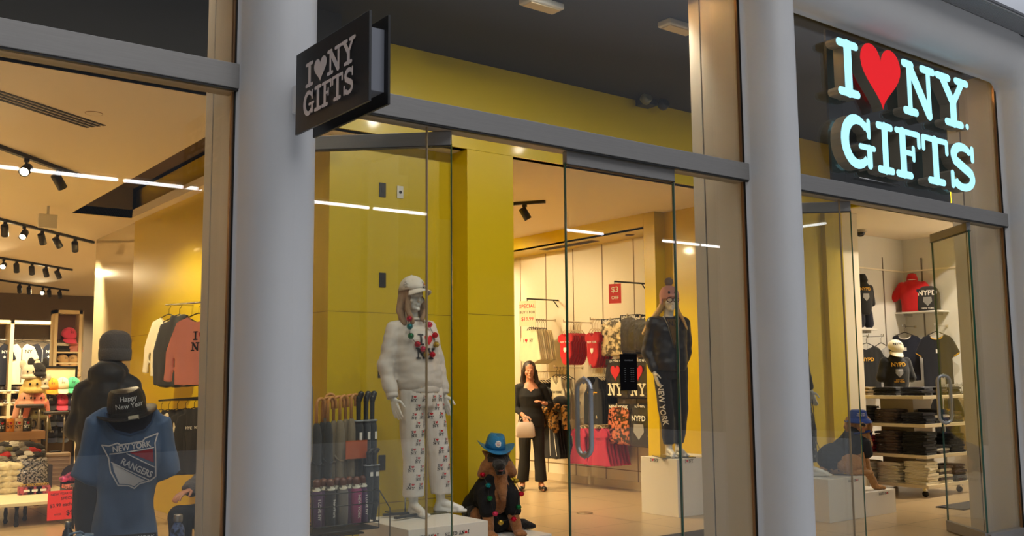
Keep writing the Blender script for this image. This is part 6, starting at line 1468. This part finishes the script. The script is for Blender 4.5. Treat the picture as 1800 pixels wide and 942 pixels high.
# wall plates on the yellow panel
for px_, py_, w_h, mm_, nm in ((672, 334, (.052, .10), mat('black_wall_plate', (34, 30, 26), .4), 'top black wall plate on the yellow panel beside the white one'), (703, 338, (.05, .088), WHITE, 'white wall plate with a round socket on the yellow panel'), (672, 492, (.052, .10), MATS.get('black_wall_plate'), 'black wall plate left of the mannequin\'s cap'),
                            (670, 651, (.052, .10), None, 'black wall plate behind the mannequin\'s sleeve'), (671, 813, (.052, .10), None, 'lowest black wall plate on the yellow panel, by the umbrellas')):
    q = onY(px_, py_, 7.2); t = thing('wall_plate', nm, 'wall plate', q, 0, 'wall plates on the yellow panel'); m = MB(); w_, h_2 = w_h
    m.box(-w_/1.6, w_/1.6, -.008, -.001, -h_2/1.6, h_2/1.6); m.build('plate', mm_ or MATS['black_wall_plate'], t, .002)
    m = MB(); m.lathe([(.001, 0), (.014, 0), (.014, .004), (.001, .004)], 16, Matrix.Translation((0, -.008, 0)) @ Matrix.Rotation(pi/2, 4, 'X')) if mm_ is WHITE else m.box(-.012, .012, -.011, -.008, -.02, .02); m.build('socket', BLACK, t)

# ================================================================== CLOTHING WALL OF THE MIDDLE BAY
RZ = radians(-90)
def wall_stack(px_, py_, key, n, step, label, group, sc=None, x0=8.60, sx_=None, sign=None):
    """n garments on one arm, the first nearest the room"""
    p = onX(px_, py_, x0)
    sz_ = sc or 1.0; zz = .13*(sz_[2] if isinstance(sz_, tuple) else sz_)
    arm('garment_rail', 'metal rail holding the %s' % group, (XP-.004, p.y, p.z+zz), XP-x0+.03, (-1, 0, 0), None, 'straight rails on the cream wall')
    for i in range(n): use(key, (x0+step*i, p.y+.004*((i*7) % 3-1), p.z), RZ, '%s, %s from the front of its rail' % (label, SEQN[i].replace('front', 'first')), group, sc)
wall_stack(931, 580, 'shorts', 9, .035, 'cream I heart NY shorts', 'cream shorts on black hangers', (1.08, 1, 1.15))
wall_stack(994, 585, 'bodysuit_red', 7, .045, 'red baby bodysuit on the left rail', 'red baby bodysuits, left rail', (1.25, 1, 1.15))
wall_stack(1041, 583, 'bodysuit_red', 6, .05, 'red baby bodysuit on the right rail', 'red baby bodysuits, right rail', (1.15, 1, 1.25))
wall_stack(978, 662, 'tank_ny', 4, .06, 'ecru NEW YORK tank top', 'ecru tank tops', (.95, 1, .95))
wall_stack(1042, 662, 'tank_black', 7, .045, 'black tank top with gold NY', 'black tank tops with gold lettering', (.95, 1, 1.0))
wall_stack(940, 668, 'tank_black', 5, .05, 'black tank top behind the woman', 'black tank tops behind the woman', (1.0, 1, .9))
wall_stack(965, 738, 'skirt', 6, .05, 'black skirt with white stripes', 'striped black skirts', (1.2, 1, 1.1))
wall_stack(1017, 752, 'dress_rose', 4, .07, 'rose red NYC dress behind the door handle', 'rose red dresses behind the handle', (1.05, 1, .95))
wall_stack(1052, 752, 'dress_rose', 7, .06, 'rose red NYC dress right of the door handle', 'rose red dresses right of the handle', (1.2, 1, .98))
# fur-trimmed trapper hats on a peg
def trapper():
    r = thing('trapper_hat', 'x', 'hat'); LEO = mat('leopard_fur', (134, 96, 44), .9, bump=1, bscale=80, var=.9, vscale=26); m = MB(); m.ell((0, 0, .08), (.11, .11, .10)); blob(m, 'crown', BLKF, r, .011, 1)
    m = MB()
    for q_ in (-1, 1): m.cap((q_*.09, -.02, .03), (q_*.13, -.04, -.17), .05, .045)
    blob(m, 'ear_flap', LEO, r, .011, 1, folds=(.01, (25, 25, 25))); m = MB(); m.cap((-.07, -.11, .06), (.07, -.11, .06), .035, .035); blob(m, 'fur_brow', LEO, r, .011, 0, folds=(.008, (25, 25, 25))); return r
PROTO['trapper'] = trapper()
for i, (px_, py_) in enumerate(((968, 728), (986, 722), (958, 706))): q = onX(px_, py_, 8.55); use('trapper', q, RZ, 'black trapper hat with leopard fur flaps beside the woman, %s of three' % ['lower left', 'right', 'upper'][i], 'leopard-trimmed trapper hats', 1.15)
p = onX(968, 715, 8.55); arm('garment_rail', 'rail carrying the leopard-trimmed trapper hats', (XP-.004, p.y, p.z+.05), .5, (-1, 0, 0), None, 'straight rails on the cream wall')
# header-card packs
HDR = mat('black_header', (20, 18, 20), .5); PKW = mat('silvery_printed_pack', (176, 160, 130), .15, .15, bump=1, bscale=25, var=.8, vscale=16, coat=.7); PKB = mat('black_foil_pack', (34, 34, 38), .18, .2, bump=1, bscale=25, var=.6, vscale=14, coat=.7); PKM = mat('colourful_pack', (150, 84, 60), .2, bump=1, bscale=25, var=.95, vscale=24, coat=.6)
PROTO['pk_white'] = bag_(.40, .50, 'blanket_pack', PKW, HDR, 'NEW YORK'); PROTO['pk_black'] = bag_(.40, .50, 'blanket_pack', PKB, HDR, 'NEW YORK')
PROTO['pk_multi'] = bag_(.38, .52, 'blanket_pack', PKM, HDR, 'NEW YORK'); PROTO['pk_nypd'] = bag_(.38, .52, 'blanket_pack', PKB, HDR, 'NYPD')
for k_ in ('pk_nypd',):
    b = [o for o in PROTO[k_].children if o.name.startswith('bag')][0]; flat(shift(text_mesh('NYPD', .062, bold=.04), 0, .32), F((0, -.038, 0), (1, 0, 0), (0, 0, 1)), 'lettering', WHT, b); flat(polys_mesh([[(x*1.6, y*1.6+.20) for x, y in shieldp]]), F((0, -.038, 0), (1, 0, 0), (0, 0, 1)), 'badge', GREYF, b)
def nypack():
    r = bag_(.40, .42, 'blanket_pack', PKB, HDR, 'I LOVE NY'); b = [o for o in r.children if o.name.startswith('bag')][0]; flat(polys_mesh([[(a*.17-.085, c_*.17+.19) for a, c_ in heart_poly()]]), F((0, -.038, 0), (1, 0, 0), (0, 0, 1)), 'printed_heart', RED, b)
    G, w = glyphs('NY', .13); flat(polys_mesh([[(a-w/2, c_+.03) for a, c_ in q_] for _, q_ in G]), F((0, -.038, 0), (1, 0, 0), (0, 0, 1)), 'printed_letters', CREAMF, b); return r
PROTO['pk_ny'] = nypack()
def packs(px_, pyb, key, n, nm, grp, sc, step=.07, x0=8.68):
    p = onX(px_, pyb, x0)
    for i in range(n): use(key, (x0+step*i, p.y, p.z), RZ, nm+', %s on its hook' % SEQN[i].replace('front', 'first'), grp, sc)
    hz = (.50 if key in ('pk_white', 'pk_black') else .52 if key != 'pk_ny' else .42)*(sc[2] if isinstance(sc, tuple) else sc)
    arm('garment_rail', 'rail piercing the %s' % grp, (XP-.004, p.y, p.z+hz-.02), XP-x0+.03, (-1, 0, 0), None, 'straight rails on the cream wall')
packs(1077, 626, 'pk_white', 3, 'silvery NEW YORK blanket pack, top row', 'silvery blanket packs', (1.05, 1, .98)); packs(1107, 622, 'pk_black', 5, 'black NEW YORK blanket pack above the notice', 'black blanket packs', (.8, 1, 1.0), .05)
packs(1130, 620, 'pk_black', 3, 'black NEW YORK blanket pack at the right of the top row', 'black blanket packs at right', (.9, 1, .92))
packs(1086, 700, 'pk_ny', 3, 'I heart NY blanket pack left of the notice', 'heart blanket packs', (1.08, 1, 1.2)); packs(1126, 701, 'pk_ny', 3, 'I heart NY blanket pack right of the notice', 'heart blanket packs at right', (1.05, 1, 1.2))
packs(1089, 781, 'pk_multi', 3, 'colourful NEW YORK blanket pack, bottom row', 'colourful blanket packs', (1.05, 1, .98)); packs(1127, 786, 'pk_nypd', 3, 'black NYPD blanket pack in the bottom row', 'police blanket packs', (1.05, 1, 1.02))
# paper notices on black arms
def notice(px_, py_, w, h, nm, ground, inks):
    x0 = 8.5; q = onX(px_, py_, x0); t = thing('paper_notice', nm, 'sign', q, RZ+radians(24)); m = MB(); m.box(-w/2, w/2, -.002, .002, -h/2, h/2); m.build('card', ground, t)
    for tx, hh, dy, mm_ in inks: flat(shift(text_mesh(tx, hh, bold=.02), 0, dy), F((0, -.003, 0), (1, 0, 0), (0, 0, 1)), 'writing', mm_, t)
    d = Vector((XP-q.x, -.12, .02)); m = MB(); m.cap((0, 0, h/2), (0, 0, h/2+.02), .006, .006); m.build('clip', BLACK, t)
    a = thing('notice_arm', 'black arm holding the ' + nm.split(' reading')[0], 'display arm', q+V(0, 0, h/2+.03)); m = MB(); m.cap((0, 0, 0), (XP-q.x-.006, -.0, 0), .011, .011); m.build('bar', BLACK, a); m = MB(); m.cap((XP-q.x-.01, 0, -.10), (XP-q.x-.10, 0, 0), .008, .008); m.build('strut', BLACK, a)
notice(927, 551, .26, .36, 'white notice with red and black print reading SPECIAL', mat('cream_card', (226, 206, 170), .6), (('SPECIAL', .05, .08, RED), ('BUY 1 FOR', .036, .0, BLK), ('$19.99', .05, -.10, RED)))
notice(1081, 516, .17, .25, 'small red notice high on the cream wall', mat('red_card', (206, 44, 30), .6), (('$3', .07, .02, CREAMF), ('OFF', .04, -.07, CREAMF)))
# ceiling fittings
q0 = onZ(945, 438, 3.308); q1 = onZ(1057, 424, 3.308); t = thing('air_grille', 'long dark air grille in the yellow soffit of the clothing wall', 'air grille', ((q0.x+q1.x)/2, (q0.y+q1.y)/2, 3.309)); L = abs(q1.y-q0.y)/2
m = MB(); m.box(-.07, .07, -L, L, -.006, 0); m.build('frame', mat('grille_frame', (120, 96, 50), .5), t); m = MB()
for i in range(40): y = -L+.03+(2*L-.06)*i/39; m.box(-.055, .055, y-.008, y+.008, -.010, -.006)
m.build('slats', mat('grille_slots', (60, 44, 24), .6), t)
q0 = onZ(0, 168, ZC); q1 = onZ(168, 222, ZC); d = (q1-q0); ang = math.atan2(d.y, d.x); L = d.length; t = thing('air_grille', 'four-slot linear air grille in the left window ceiling', 'air grille', (q1-d*.5*1.6).to_tuple()[:2]+(ZC-.001,), ang); L *= 1.6
for i in range(4): m = MB(); m.box(-L/2, L/2, -.105+.056*i, -.075+.056*i, -.004, 0); m.build('slot', mat('black_slot', (34, 24, 16), .8), t)
q = onZ(165, 199, ZC); t = thing('ceiling_disc', 'small flush round cover beside the linear air grille', 'ceiling cover', (q.x, q.y, ZC)); m = MB(); m.lathe([(.06, -.004), (.062, 0)], 24); m.build('cover', CEIL, t); m = MB(); m.tube([V(.062*cos(a), .062*sin(a), -.002) for a in [2*pi*i/30 for i in range(31)]], .0025, 5, caps=False); m.build('rim', mat('tan_rim', (150, 116, 76), .6), t)
q = onZ(85, 362, ZC); t = thing('exit_fitting', 'small pale boxed fitting hanging under the ceiling behind the tracks', 'fitting', (q.x, q.y, ZC)); m = MB(); m.box(-.10, .10, -.03, .03, -.26, -.10); m.build('box', WHITE, t, .004); m = MB(); m.box(-.012, .012, -.012, .012, -.10, 0); m.build('stem', WHITE, t)
q = onZ(1512, 404, ZC); t = thing('dome_camera', 'small black dome camera on the ceiling of the right-hand room', 'camera', (q.x, q.y, ZC)); m = MB(); m.lathe([(.085, 0), (.085, -.03), (.07, -.04)], 24, caps=False); m.build('ring', mat('grey_ring', (150, 140, 124), .5), t); m = MB(); m.ell((0, 0, -.04), (.065, .065, .06)); m.build('dome', mat('smoked_dome', (24, 18, 16), .05), t)
q = onZ(1107, 414, 3.30); t = thing('ceiling_disc', 'small dark round vent in the soffit over the clothing wall', 'ceiling cover', (q.x, q.y, 3.31)); m = MB(); m.lathe([(.001, -.006), (.05, -.006), (.055, 0)], 20); m.build('cover', mat('grille_slots', (60, 44, 24), .6), t); m = MB(); m.lathe([(.055, -.007), (.062, -.004), (.062, 0)], 20, caps=False); m.build('rim', MATS['grille_frame'], t)
q = onY(1130, 184, YB-.02); t = thing('floodlight', 'dark twin-headed security light at the top of the yellow fascia', 'lamp', (q.x, YB, q.z)); m = MB(); m.box(-.09, .09, -.14, 0, -.03, .05); m.build('housing', mat('dark_housing', (44, 46, 54), .4), t, .01)
m = MB(); m.lathe([(.001, 0), (.05, 0), (.06, .03), (.055, .08)], 18, Matrix.Translation((-.13, -.16, -.02)) @ Matrix.Rotation(radians(60), 4, 'X')); m.build('lamp_head', mat('dull_lens', (120, 120, 100), .3), t); m = MB(); m.lathe([(.001, 0), (.05, 0), (.06, .03), (.055, .08)], 18, Matrix.Translation((.14, -.14, -.03)) @ Matrix.Rotation(radians(60), 4, 'X')); m.build('lamp_head', MATS['dark_housing'], t)
for px_, py_, nm in ((1192, 42, 'white emergency light on the black ceiling by the beige pilaster'), (952, 2, 'white emergency light at the top edge of the middle window')):
    q = onZ(px_, py_, ZU); t = thing('emergency_light', nm, 'lamp', (q.x, q.y, ZU), 0); m = MB(); m.box(-.17, .17, -.07, .07, -.05, 0); m.build('housing', WHITE, t, .012); m = MB(); m.box(-.14, .14, -.05, .05, -.058, -.05); m.build('diffuser', mat('cream_diffuser', (226, 206, 170), .5), t)
q = onZ(1028, 902, 0); t = thing('floor_box', 'round metal floor socket cover in the shop doorway', 'floor cover', (q.x, q.y, 0)); m = MB(); m.lathe([(.08, .0), (.08, .004), (.001, .004)], 28); m.build('cover', mat('brass_cover', (150, 124, 84), .4, .5), t); m = MB(); m.tube([V(.085*cos(a), .085*sin(a), .003) for a in [2*pi*i/30 for i in range(31)]], .004, 5, caps=False); m.build('rim', MATS['grille_frame'], t)

# ================================================================== RIGHT-HAND ROOM
GX0, GY0 = 11.03, 6.33; GX1, GY1 = 12.02, 7.40
GZ = [.15, .50, .87, 1.21]
G_ = thing('gondola', 'cream four-tier gondola on casters stacked with folded shirts', 'display unit', ((GX0+GX1)/2, (GY0+GY1)/2, 0)); gx, gy = (GX1-GX0)/2, (GY1-GY0)/2
SHF = mat('cream_shelf', (216, 200, 166), .45)
for i, z_ in enumerate(GZ):
    e_ = (.0, .0, .02, .06)[i]; m = MB(); m.box(-gx-e_, gx+e_, -gy-e_*.5, gy+e_+(.25 if i == 3 else 0), z_-.04, z_); m.build('shelf', SHF, G_, .003)
m = MB(); m.box(-gx*.42, gx*.42, -gy*.42, gy*.42, GZ[0], GZ[3]-.04); m.build('core', mat('taupe_core', (196, 182, 158), .5), G_)
for x in (-1, 1):
    for y in (-1, 1):
        m = MB(); m.lathe([(.001, -.014), (.036, -.014), (.036, .014), (.001, .014)], 16, Matrix.Translation((x*(gx-.10), y*(gy-.10), .038)) @ Matrix.Rotation(pi/2, 4, 'Y')); w = m.build('caster', BLACK, G_)
        m = MB(); m.box(x*(gx-.10)-.02, x*(gx-.10)+.02, y*(gy-.10)-.02, y*(gy-.10)+.02, .07, .11); m.build('caster_fork', CHROME, w)
names = dict(cream='cream', black='black', navy='navy', charcoal='charcoal', grey='grey', red='red', khaki='khaki', white='white', stripe='dark speckled')
def fstack(x, y, z, key, n, rz, where, sc=1.0, h=.034, mix=None):
    for i in range(n):
        k_ = mix[i % len(mix)] if mix else key; j = random.uniform
        use('fold_'+k_, (x+j(-.016, .016), y+j(-.012, .012), z+h*i+.001), rz+radians(j(-8, 8)), '%s folded shirt %s, %s' % (names[k_], where, ORD[n-1-i]), 'stack of folded shirts '+where, (sc, sc, 1.05))
LW = radians(-90)      # fold facing -X
spec = {0: (('cream', 7), ('cream', 7), ('cream', 8), None), 1: (('red', 6), ('stripe', 8), ('black', 8), None), 2: (('charcoal', 6), ('stripe', 5), ('navy', 4), None), 3: (('khaki', 3), ('black', 3), ('navy', 3), None)}
tier = ['bottom shelf', 'second shelf', 'third shelf', 'top shelf']
tn = ['bottom tier', 'second tier', 'third tier', 'top tier']
for s_, z_ in enumerate(GZ):
    for k, sp2 in enumerate(spec[s_]):
        if not sp2: continue
        y = GY1-.16-.37*k; fstack(GX0+.15, y, z_, sp2[0], sp2[1], LW, 'on the %s, %s' % (tn[s_], ['far left', 'left of centre', 'at the corner'][k]), 1.0, .034)
    rt = {0: (('cream', 6, ('cream', 'stripe')), ('black', 6, ('black', 'navy'))), 1: (('stripe', 3, ('stripe', 'white', 'black')), ('black', 7, ('black', 'charcoal'))), 2: (('black', 5, ('black', 'navy', 'white')), ('navy', 4, ('navy', 'stripe'))), 3: (('black', 3, ('black', 'stripe')), ('charcoal', 3, ('charcoal', 'black')))}[s_]
    for k, (kk, n_, mx) in enumerate(rt): fstack(GX0+.46+.33*k, GY0+.15, z_, kk, n_, 0, 'on the %s, %s' % (tn[s_], ['front middle', 'front right'][k]), 1.0, .034, mx)
fstack(GX0+.17, GY1+.16, GZ[3], 'khaki', 4, LW, 'at the far end of the top tier', 1.0, .03, ('cream', 'khaki', 'grey'))
# bust with NYPD shirt and cap standing on the gondola
bq = onZ(1585, 690, GZ[3]); B = thing('torso_form', 'small bust in black NYPD shirt with cream cap on the gondola', 'mannequin', (GX0+.46, GY0+.62, GZ[3]), radians(-38))
m = MB(); m.loft([(0, 0, 0, .15, .10), (0, 0, .1, .155, .11), (0, 0, .30, .175, .12), (0, 0, .42, .17, .10), (0, 0, .48, .08, .06), (0, 0, .54, .05, .05)], 24)
for q in (-1, 1): m.cap((q*.14, 0, .42), (q*.19, 0, .22), .06, .065)
bb_ = blob(m, 'black_tshirt', BLKF, B, .010, 3, folds=(.008, (9, 9, 5)))
decal(shift(text_mesh('NYPD', .050, .012, bold=.04), 0, .36), F((0, -.4, 0), (1, 0, 0), (0, 0, 1)), bb_, 'lettering', GOLDP, bb_, .003); decal(polys_mesh([[(x*.9, y*.9+.28) for x, y in shieldp]], .012), F((0, -.4, 0), (1, 0, 0), (0, 0, 1)), bb_, 'badge', GREYF, bb_, .003)
for tx, dy in (('CITY OF', .18), ('NEW YORK', .155)): decal(shift(text_mesh(tx, .018, .012, bold=.03), 0, dy), F((0, -.4, 0), (1, 0, 0), (0, 0, 1)), bb_, 'lettering', GOLDP, bb_, .003)
m = MB(); m.ell((0, 0, .57), (.075, .085, .09)); blob(m, 'head_form', mat('dark_head_form', (30, 28, 28), .6), B, .01, 1)
e2 = bpy.data.objects.new('baseball_cap', None); COL.objects.link(e2); e2.parent = B; cc_ = ball_cap(e2, V(0, -.02, .585), Matrix.Rotation(radians(28), 3, 'X') @ Matrix.Rotation(radians(8), 3, 'Y'), CREAMF, .105)
decal(text_mesh('NYPD', .030, .012, bold=.04), F((0, -.4, .63), (1, 0, 0), (0, 0, 1)), cc_, 'lettering', BLK, e2, .003)
ch = onZ(1623, 690, GZ[3]); t = thing('card_stand', 'clear acrylic price stand on the gondola beside the bust', 'sign stand', (GX0+.62, GY0+.10, GZ[3]+.0), radians(-25)); m = MB(); m.box(-.05, .05, -.002, .002, 0, .22); m.build('acrylic_sheet', mat('pale_acrylic', (200, 194, 180), .15), t); m = MB(); m.box(-.05, .05, -.03, .05, 0, .004); m.build('foot', MATS['pale_acrylic'], t)
flat(shift(text_mesh('$24.99', .02, bold=.02), 0, .11), F((0, -.003, 0), (1, 0, 0), (0, 0, 1)), 'writing', mat('grey_print', (120, 118, 112), .7), t)
# wall shelves, polo bust, boxed shirt, hung shirts
def wshelf(nm, p0, p1, depth, axis):
    t = thing('wall_shelf', nm, 'shelf', ((p0[0]+p1[0])/2, (p0[1]+p1[1])/2, p0[2])); m = MB()
    if axis == 'x': L = abs(p1[1]-p0[1])/2; m.box(-depth, -.006, -L, L, -.022, 0)
    else: L = abs(p1[0]-p0[0])/2; m.box(-L, L, -depth, -.006, -.022, 0)
    m.build('board', WHITE, t, .003)
    for f_ in (-.7, .7):
        m = MB()
        if axis == 'x': m.box(-depth*.8, -.006, f_*L-.006, f_*L+.006, -.06, -.022)
        else: m.box(f_*L-.006, f_*L+.006, -depth*.8, -.006, -.06, -.022)
        m.build('bracket', CHROME, t)
sA = onX(1573, 549, XR-.30); sB = onX(1650, 544, XR-.30); zS = (sA.z+sB.z)/2; zS = onX(1610, 547, XR-.30).z
wshelf('white wall shelf carrying the red polo bust', (XR, sA.y, zS), (XR, sB.y, zS), .30, 'x')
pq = onX(1595, 530, XR-.17); PB2 = thing('torso_form', 'bust in red polo shirt with collar on the high wall shelf', 'mannequin', (XR-.18, pq.y-.10, zS), radians(-66))
m = MB(); m.loft([(0, 0, 0, .165, .10), (0, 0, .1, .165, .10), (0, 0, .28, .19, .11), (0, 0, .40, .19, .09), (0, 0, .455, .10, .07)], 24)
for q in (-1, 1): m.cap((q*.15, 0, .39), (q*.26, 0, .22), .062, .066)
pb2 = blob(m, 'red_polo', REDF, PB2, .010, 3, folds=(.006, (9, 9, 5)))
m = MB(); m.loft([(0, 0, .44, .085, .075), (0, 0, .50, .078, .07), (0, 0, .56, .06, .06), (0, 0, .575, .03, .03)], 20); m.build('raised_collar', REDF, pb2); m = MB(); m.tube([V(.07*cos(a), -.0+.066*sin(a), .475) for a in [pi+pi*i/10 for i in range(11)]], .009, 6); m.build('collar_stitching', WHT, pb2)
decal(polys_mesh([[(x*.55+.09, y*.55+.30) for x, y in shieldp]], .012), F((0, -.4, 0), (1, 0, 0), (0, 0, 1)), pb2, 'chest_badge', NAVYF, pb2, .003)
pq = onX(1631, 520, XR-.12); t = thing('backpack', 'black rounded NYPD backpack beside the red polo bust', 'bag', (XR-.12, pq.y, zS), radians(-66)); m = MB()
m.loft([(0, 0, 0, .16, .07), (0, 0, .02, .17, .085), (0, 0, .26, .165, .085), (0, 0, .34, .13, .07), (0, 0, .37, .06, .04)], 24, 3); bpk = blob(m, 'pack_body', CHARF, t, .010, 2)
decal(shift(text_mesh('NYPD', .070, .012, bold=.04), 0, .235), F((0, -.4, 0), (1, 0, 0), (0, 0, 1)), bpk, 'lettering', WHT, bpk, .003); decal(polys_mesh([[(x*1.1, y*1.1+.15) for x, y in shieldp]], .012), F((0, -.4, 0), (1, 0, 0), (0, 0, 1)), bpk, 'badge', GREYF, bpk, .003); decal(shift(text_mesh('NEW YORK', .022, .012, bold=.03), 0, .03), F((0, -.4, 0), (1, 0, 0), (0, 0, 1)), bpk, 'lettering', WHT, bpk, .003)
for px_, k_, nm, s_ in ((1590, 'tee_ring', 'navy ringer shirt with white collar behind the gondola bust', (1.0, 1, 1)), (1646, 'tee_gold', 'dark shirt with gold collar and sleeve trim right of the bust', (1.0, 1, 1.15))):
    q = onX(px_, 588 if k_ == 'tee_ring' else 587, XR-.30); use(k_, q, radians(-64), nm, 'shirts on the far white wall', s_); arm('garment_rail', 'chrome rail for the '+nm[:nm.index('shirt')+5], (XR-.002, q.y, q.z+.12), .34, (-1, 0, 0), CHROME)
for px_, py_, k_, nm, s_, dz in ((1523, 607, 'tee_black', 'black NYPD shirt hung on the white back wall at left', (1, 1, 1.0), 0), (1549, 607, 'tee_grey', 'grey shirt with navy collar hung on the white back wall', (.8, 1, 1.1), 0)):
    q = onY(px_, py_, YR-.22); use(k_, q, radians(-28), nm, 'shirts on the white back wall', s_); arm('garment_rail', 'chrome rail for the '+nm.split(' hung')[0], (q.x, YR-.002, q.z+.13), .26, (0, -1, 0), CHROME)
q0 = onY(1498, 576, YR-.25); q1 = onY(1541, 578, YR-.25); wshelf('white shelf under the half mannequin in black NYPD outfit', (q0.x, YR, q0.z), (q1.x, YR, q0.z), .27, 'y')
HM2 = thing('mannequin', 'half mannequin in black hooded NYPD top and shorts on its own shelf', 'mannequin', (onY(1518, 560, YR-.14).x, YR-.14, q0.z), radians(-25))
m = MB(); m.loft([(0, 0, .20, .12, .09), (0, 0, .30, .13, .095), (0, 0, .50, .15, .10), (0, 0, .60, .14, .08), (0, 0, .66, .07, .06), (0, 0, .69, .09, .08), (0, 0, .78, .05, .06)], 22)
for q in (-1, 1): m.cap((q*.12, 0, .58), (q*.15, 0, .36), .05, .045)
hb2 = blob(m, 'hooded_top', BLKF, HM2, .010, 3); m = MB()
for q in (-1, 1): m.cap((q*.06, 0, .22), (q*.07, -.02, .07), .075, .068)
blob(m, 'shorts', NAVYF, HM2, .010, 2); m = MB()
for q in (-1, 1): m.cap((q*.065, -.02, .08), (q*.065, -.02, .02), .04, .038)
m.build('legs', MANQ, HM2); decal(shift(text_mesh('NYPD', .045, .012, bold=.04), 0, .54), F((0, -.4, 0), (1, 0, 0), (0, 0, 1)), hb2, 'lettering', GOLDP, hb2, .003); decal(polys_mesh([[(x*.9, y*.9+.45) for x, y in shieldp]], .012), F((0, -.4, 0), (1, 0, 0), (0, 0, 1)), hb2, 'badge', GREYF, hb2, .003)
# rail with light garments right behind the gondola
rl = thing('clothes_rail', 'waist-high chrome rail with garments behind the gondola at right', 'rail', (13.0, 6.9, 0)); m = MB(); m.cap((-.5, 0, 1.32), (.5, 0, 1.32), .012, .012); m.build('bar', CHROME, rl)
for x_ in (-.5, .5): m = MB(); m.cap((x_, 0, .02), (x_, 0, 1.32), .012, .012); m.cap((x_, -.2, .02), (x_, .2, .02), .012, .012); m.build('upright', CHROME, rl)
for i in range(7): use('tee_grey' if i % 3 else 'tee_black', (12.58+.14*i, 6.9, 1.19), radians(-75), '%s shirt on the waist-high rail, %s along' % ('grey' if i % 3 else 'black', SEQN[i].replace('front', 'first')), 'shirts on the waist-high rail', (.8, 1, 1.1), (('tshirt_body',), FC['khaki']) if i in (1, 4) else None)
# red goods and light base behind the golden toy dog
q = onY(1500, 800, 7.6)
t = thing('floor_basket', 'red fabric basket on the floor behind the golden toy dog', 'basket', (onY(1493, 780, 7.2).x, 7.2, 0)); m = MB(); m.loft([(0, 0, 0, .2, .16), (0, 0, .03, .22, .18), (0, 0, .66, .24, .2), (0, 0, .68, .24, .2), (0, 0, .66, .22, .18), (0, 0, .1, .2, .16)], 24, 3); m.build('basket_body', REDF, t); m = MB(); m.tube([V(.24*cos(a), .2*sin(a), .68) for a in [2*pi*i/30 for i in range(31)]], .012, 6, caps=False); m.build('rim', fabric('dark_red_trim', (120, 14, 20)), t)

# ------------------------------------------------ prototypes that were never placed are taken out again
for k_, r in PROTO.items():
    if not USED.get(k_) and r['label'] == 'x':
        for o in list(r.children_recursive)+[r]: bpy.data.objects.remove(o)

bpy.data.scenes.remove(WORK)
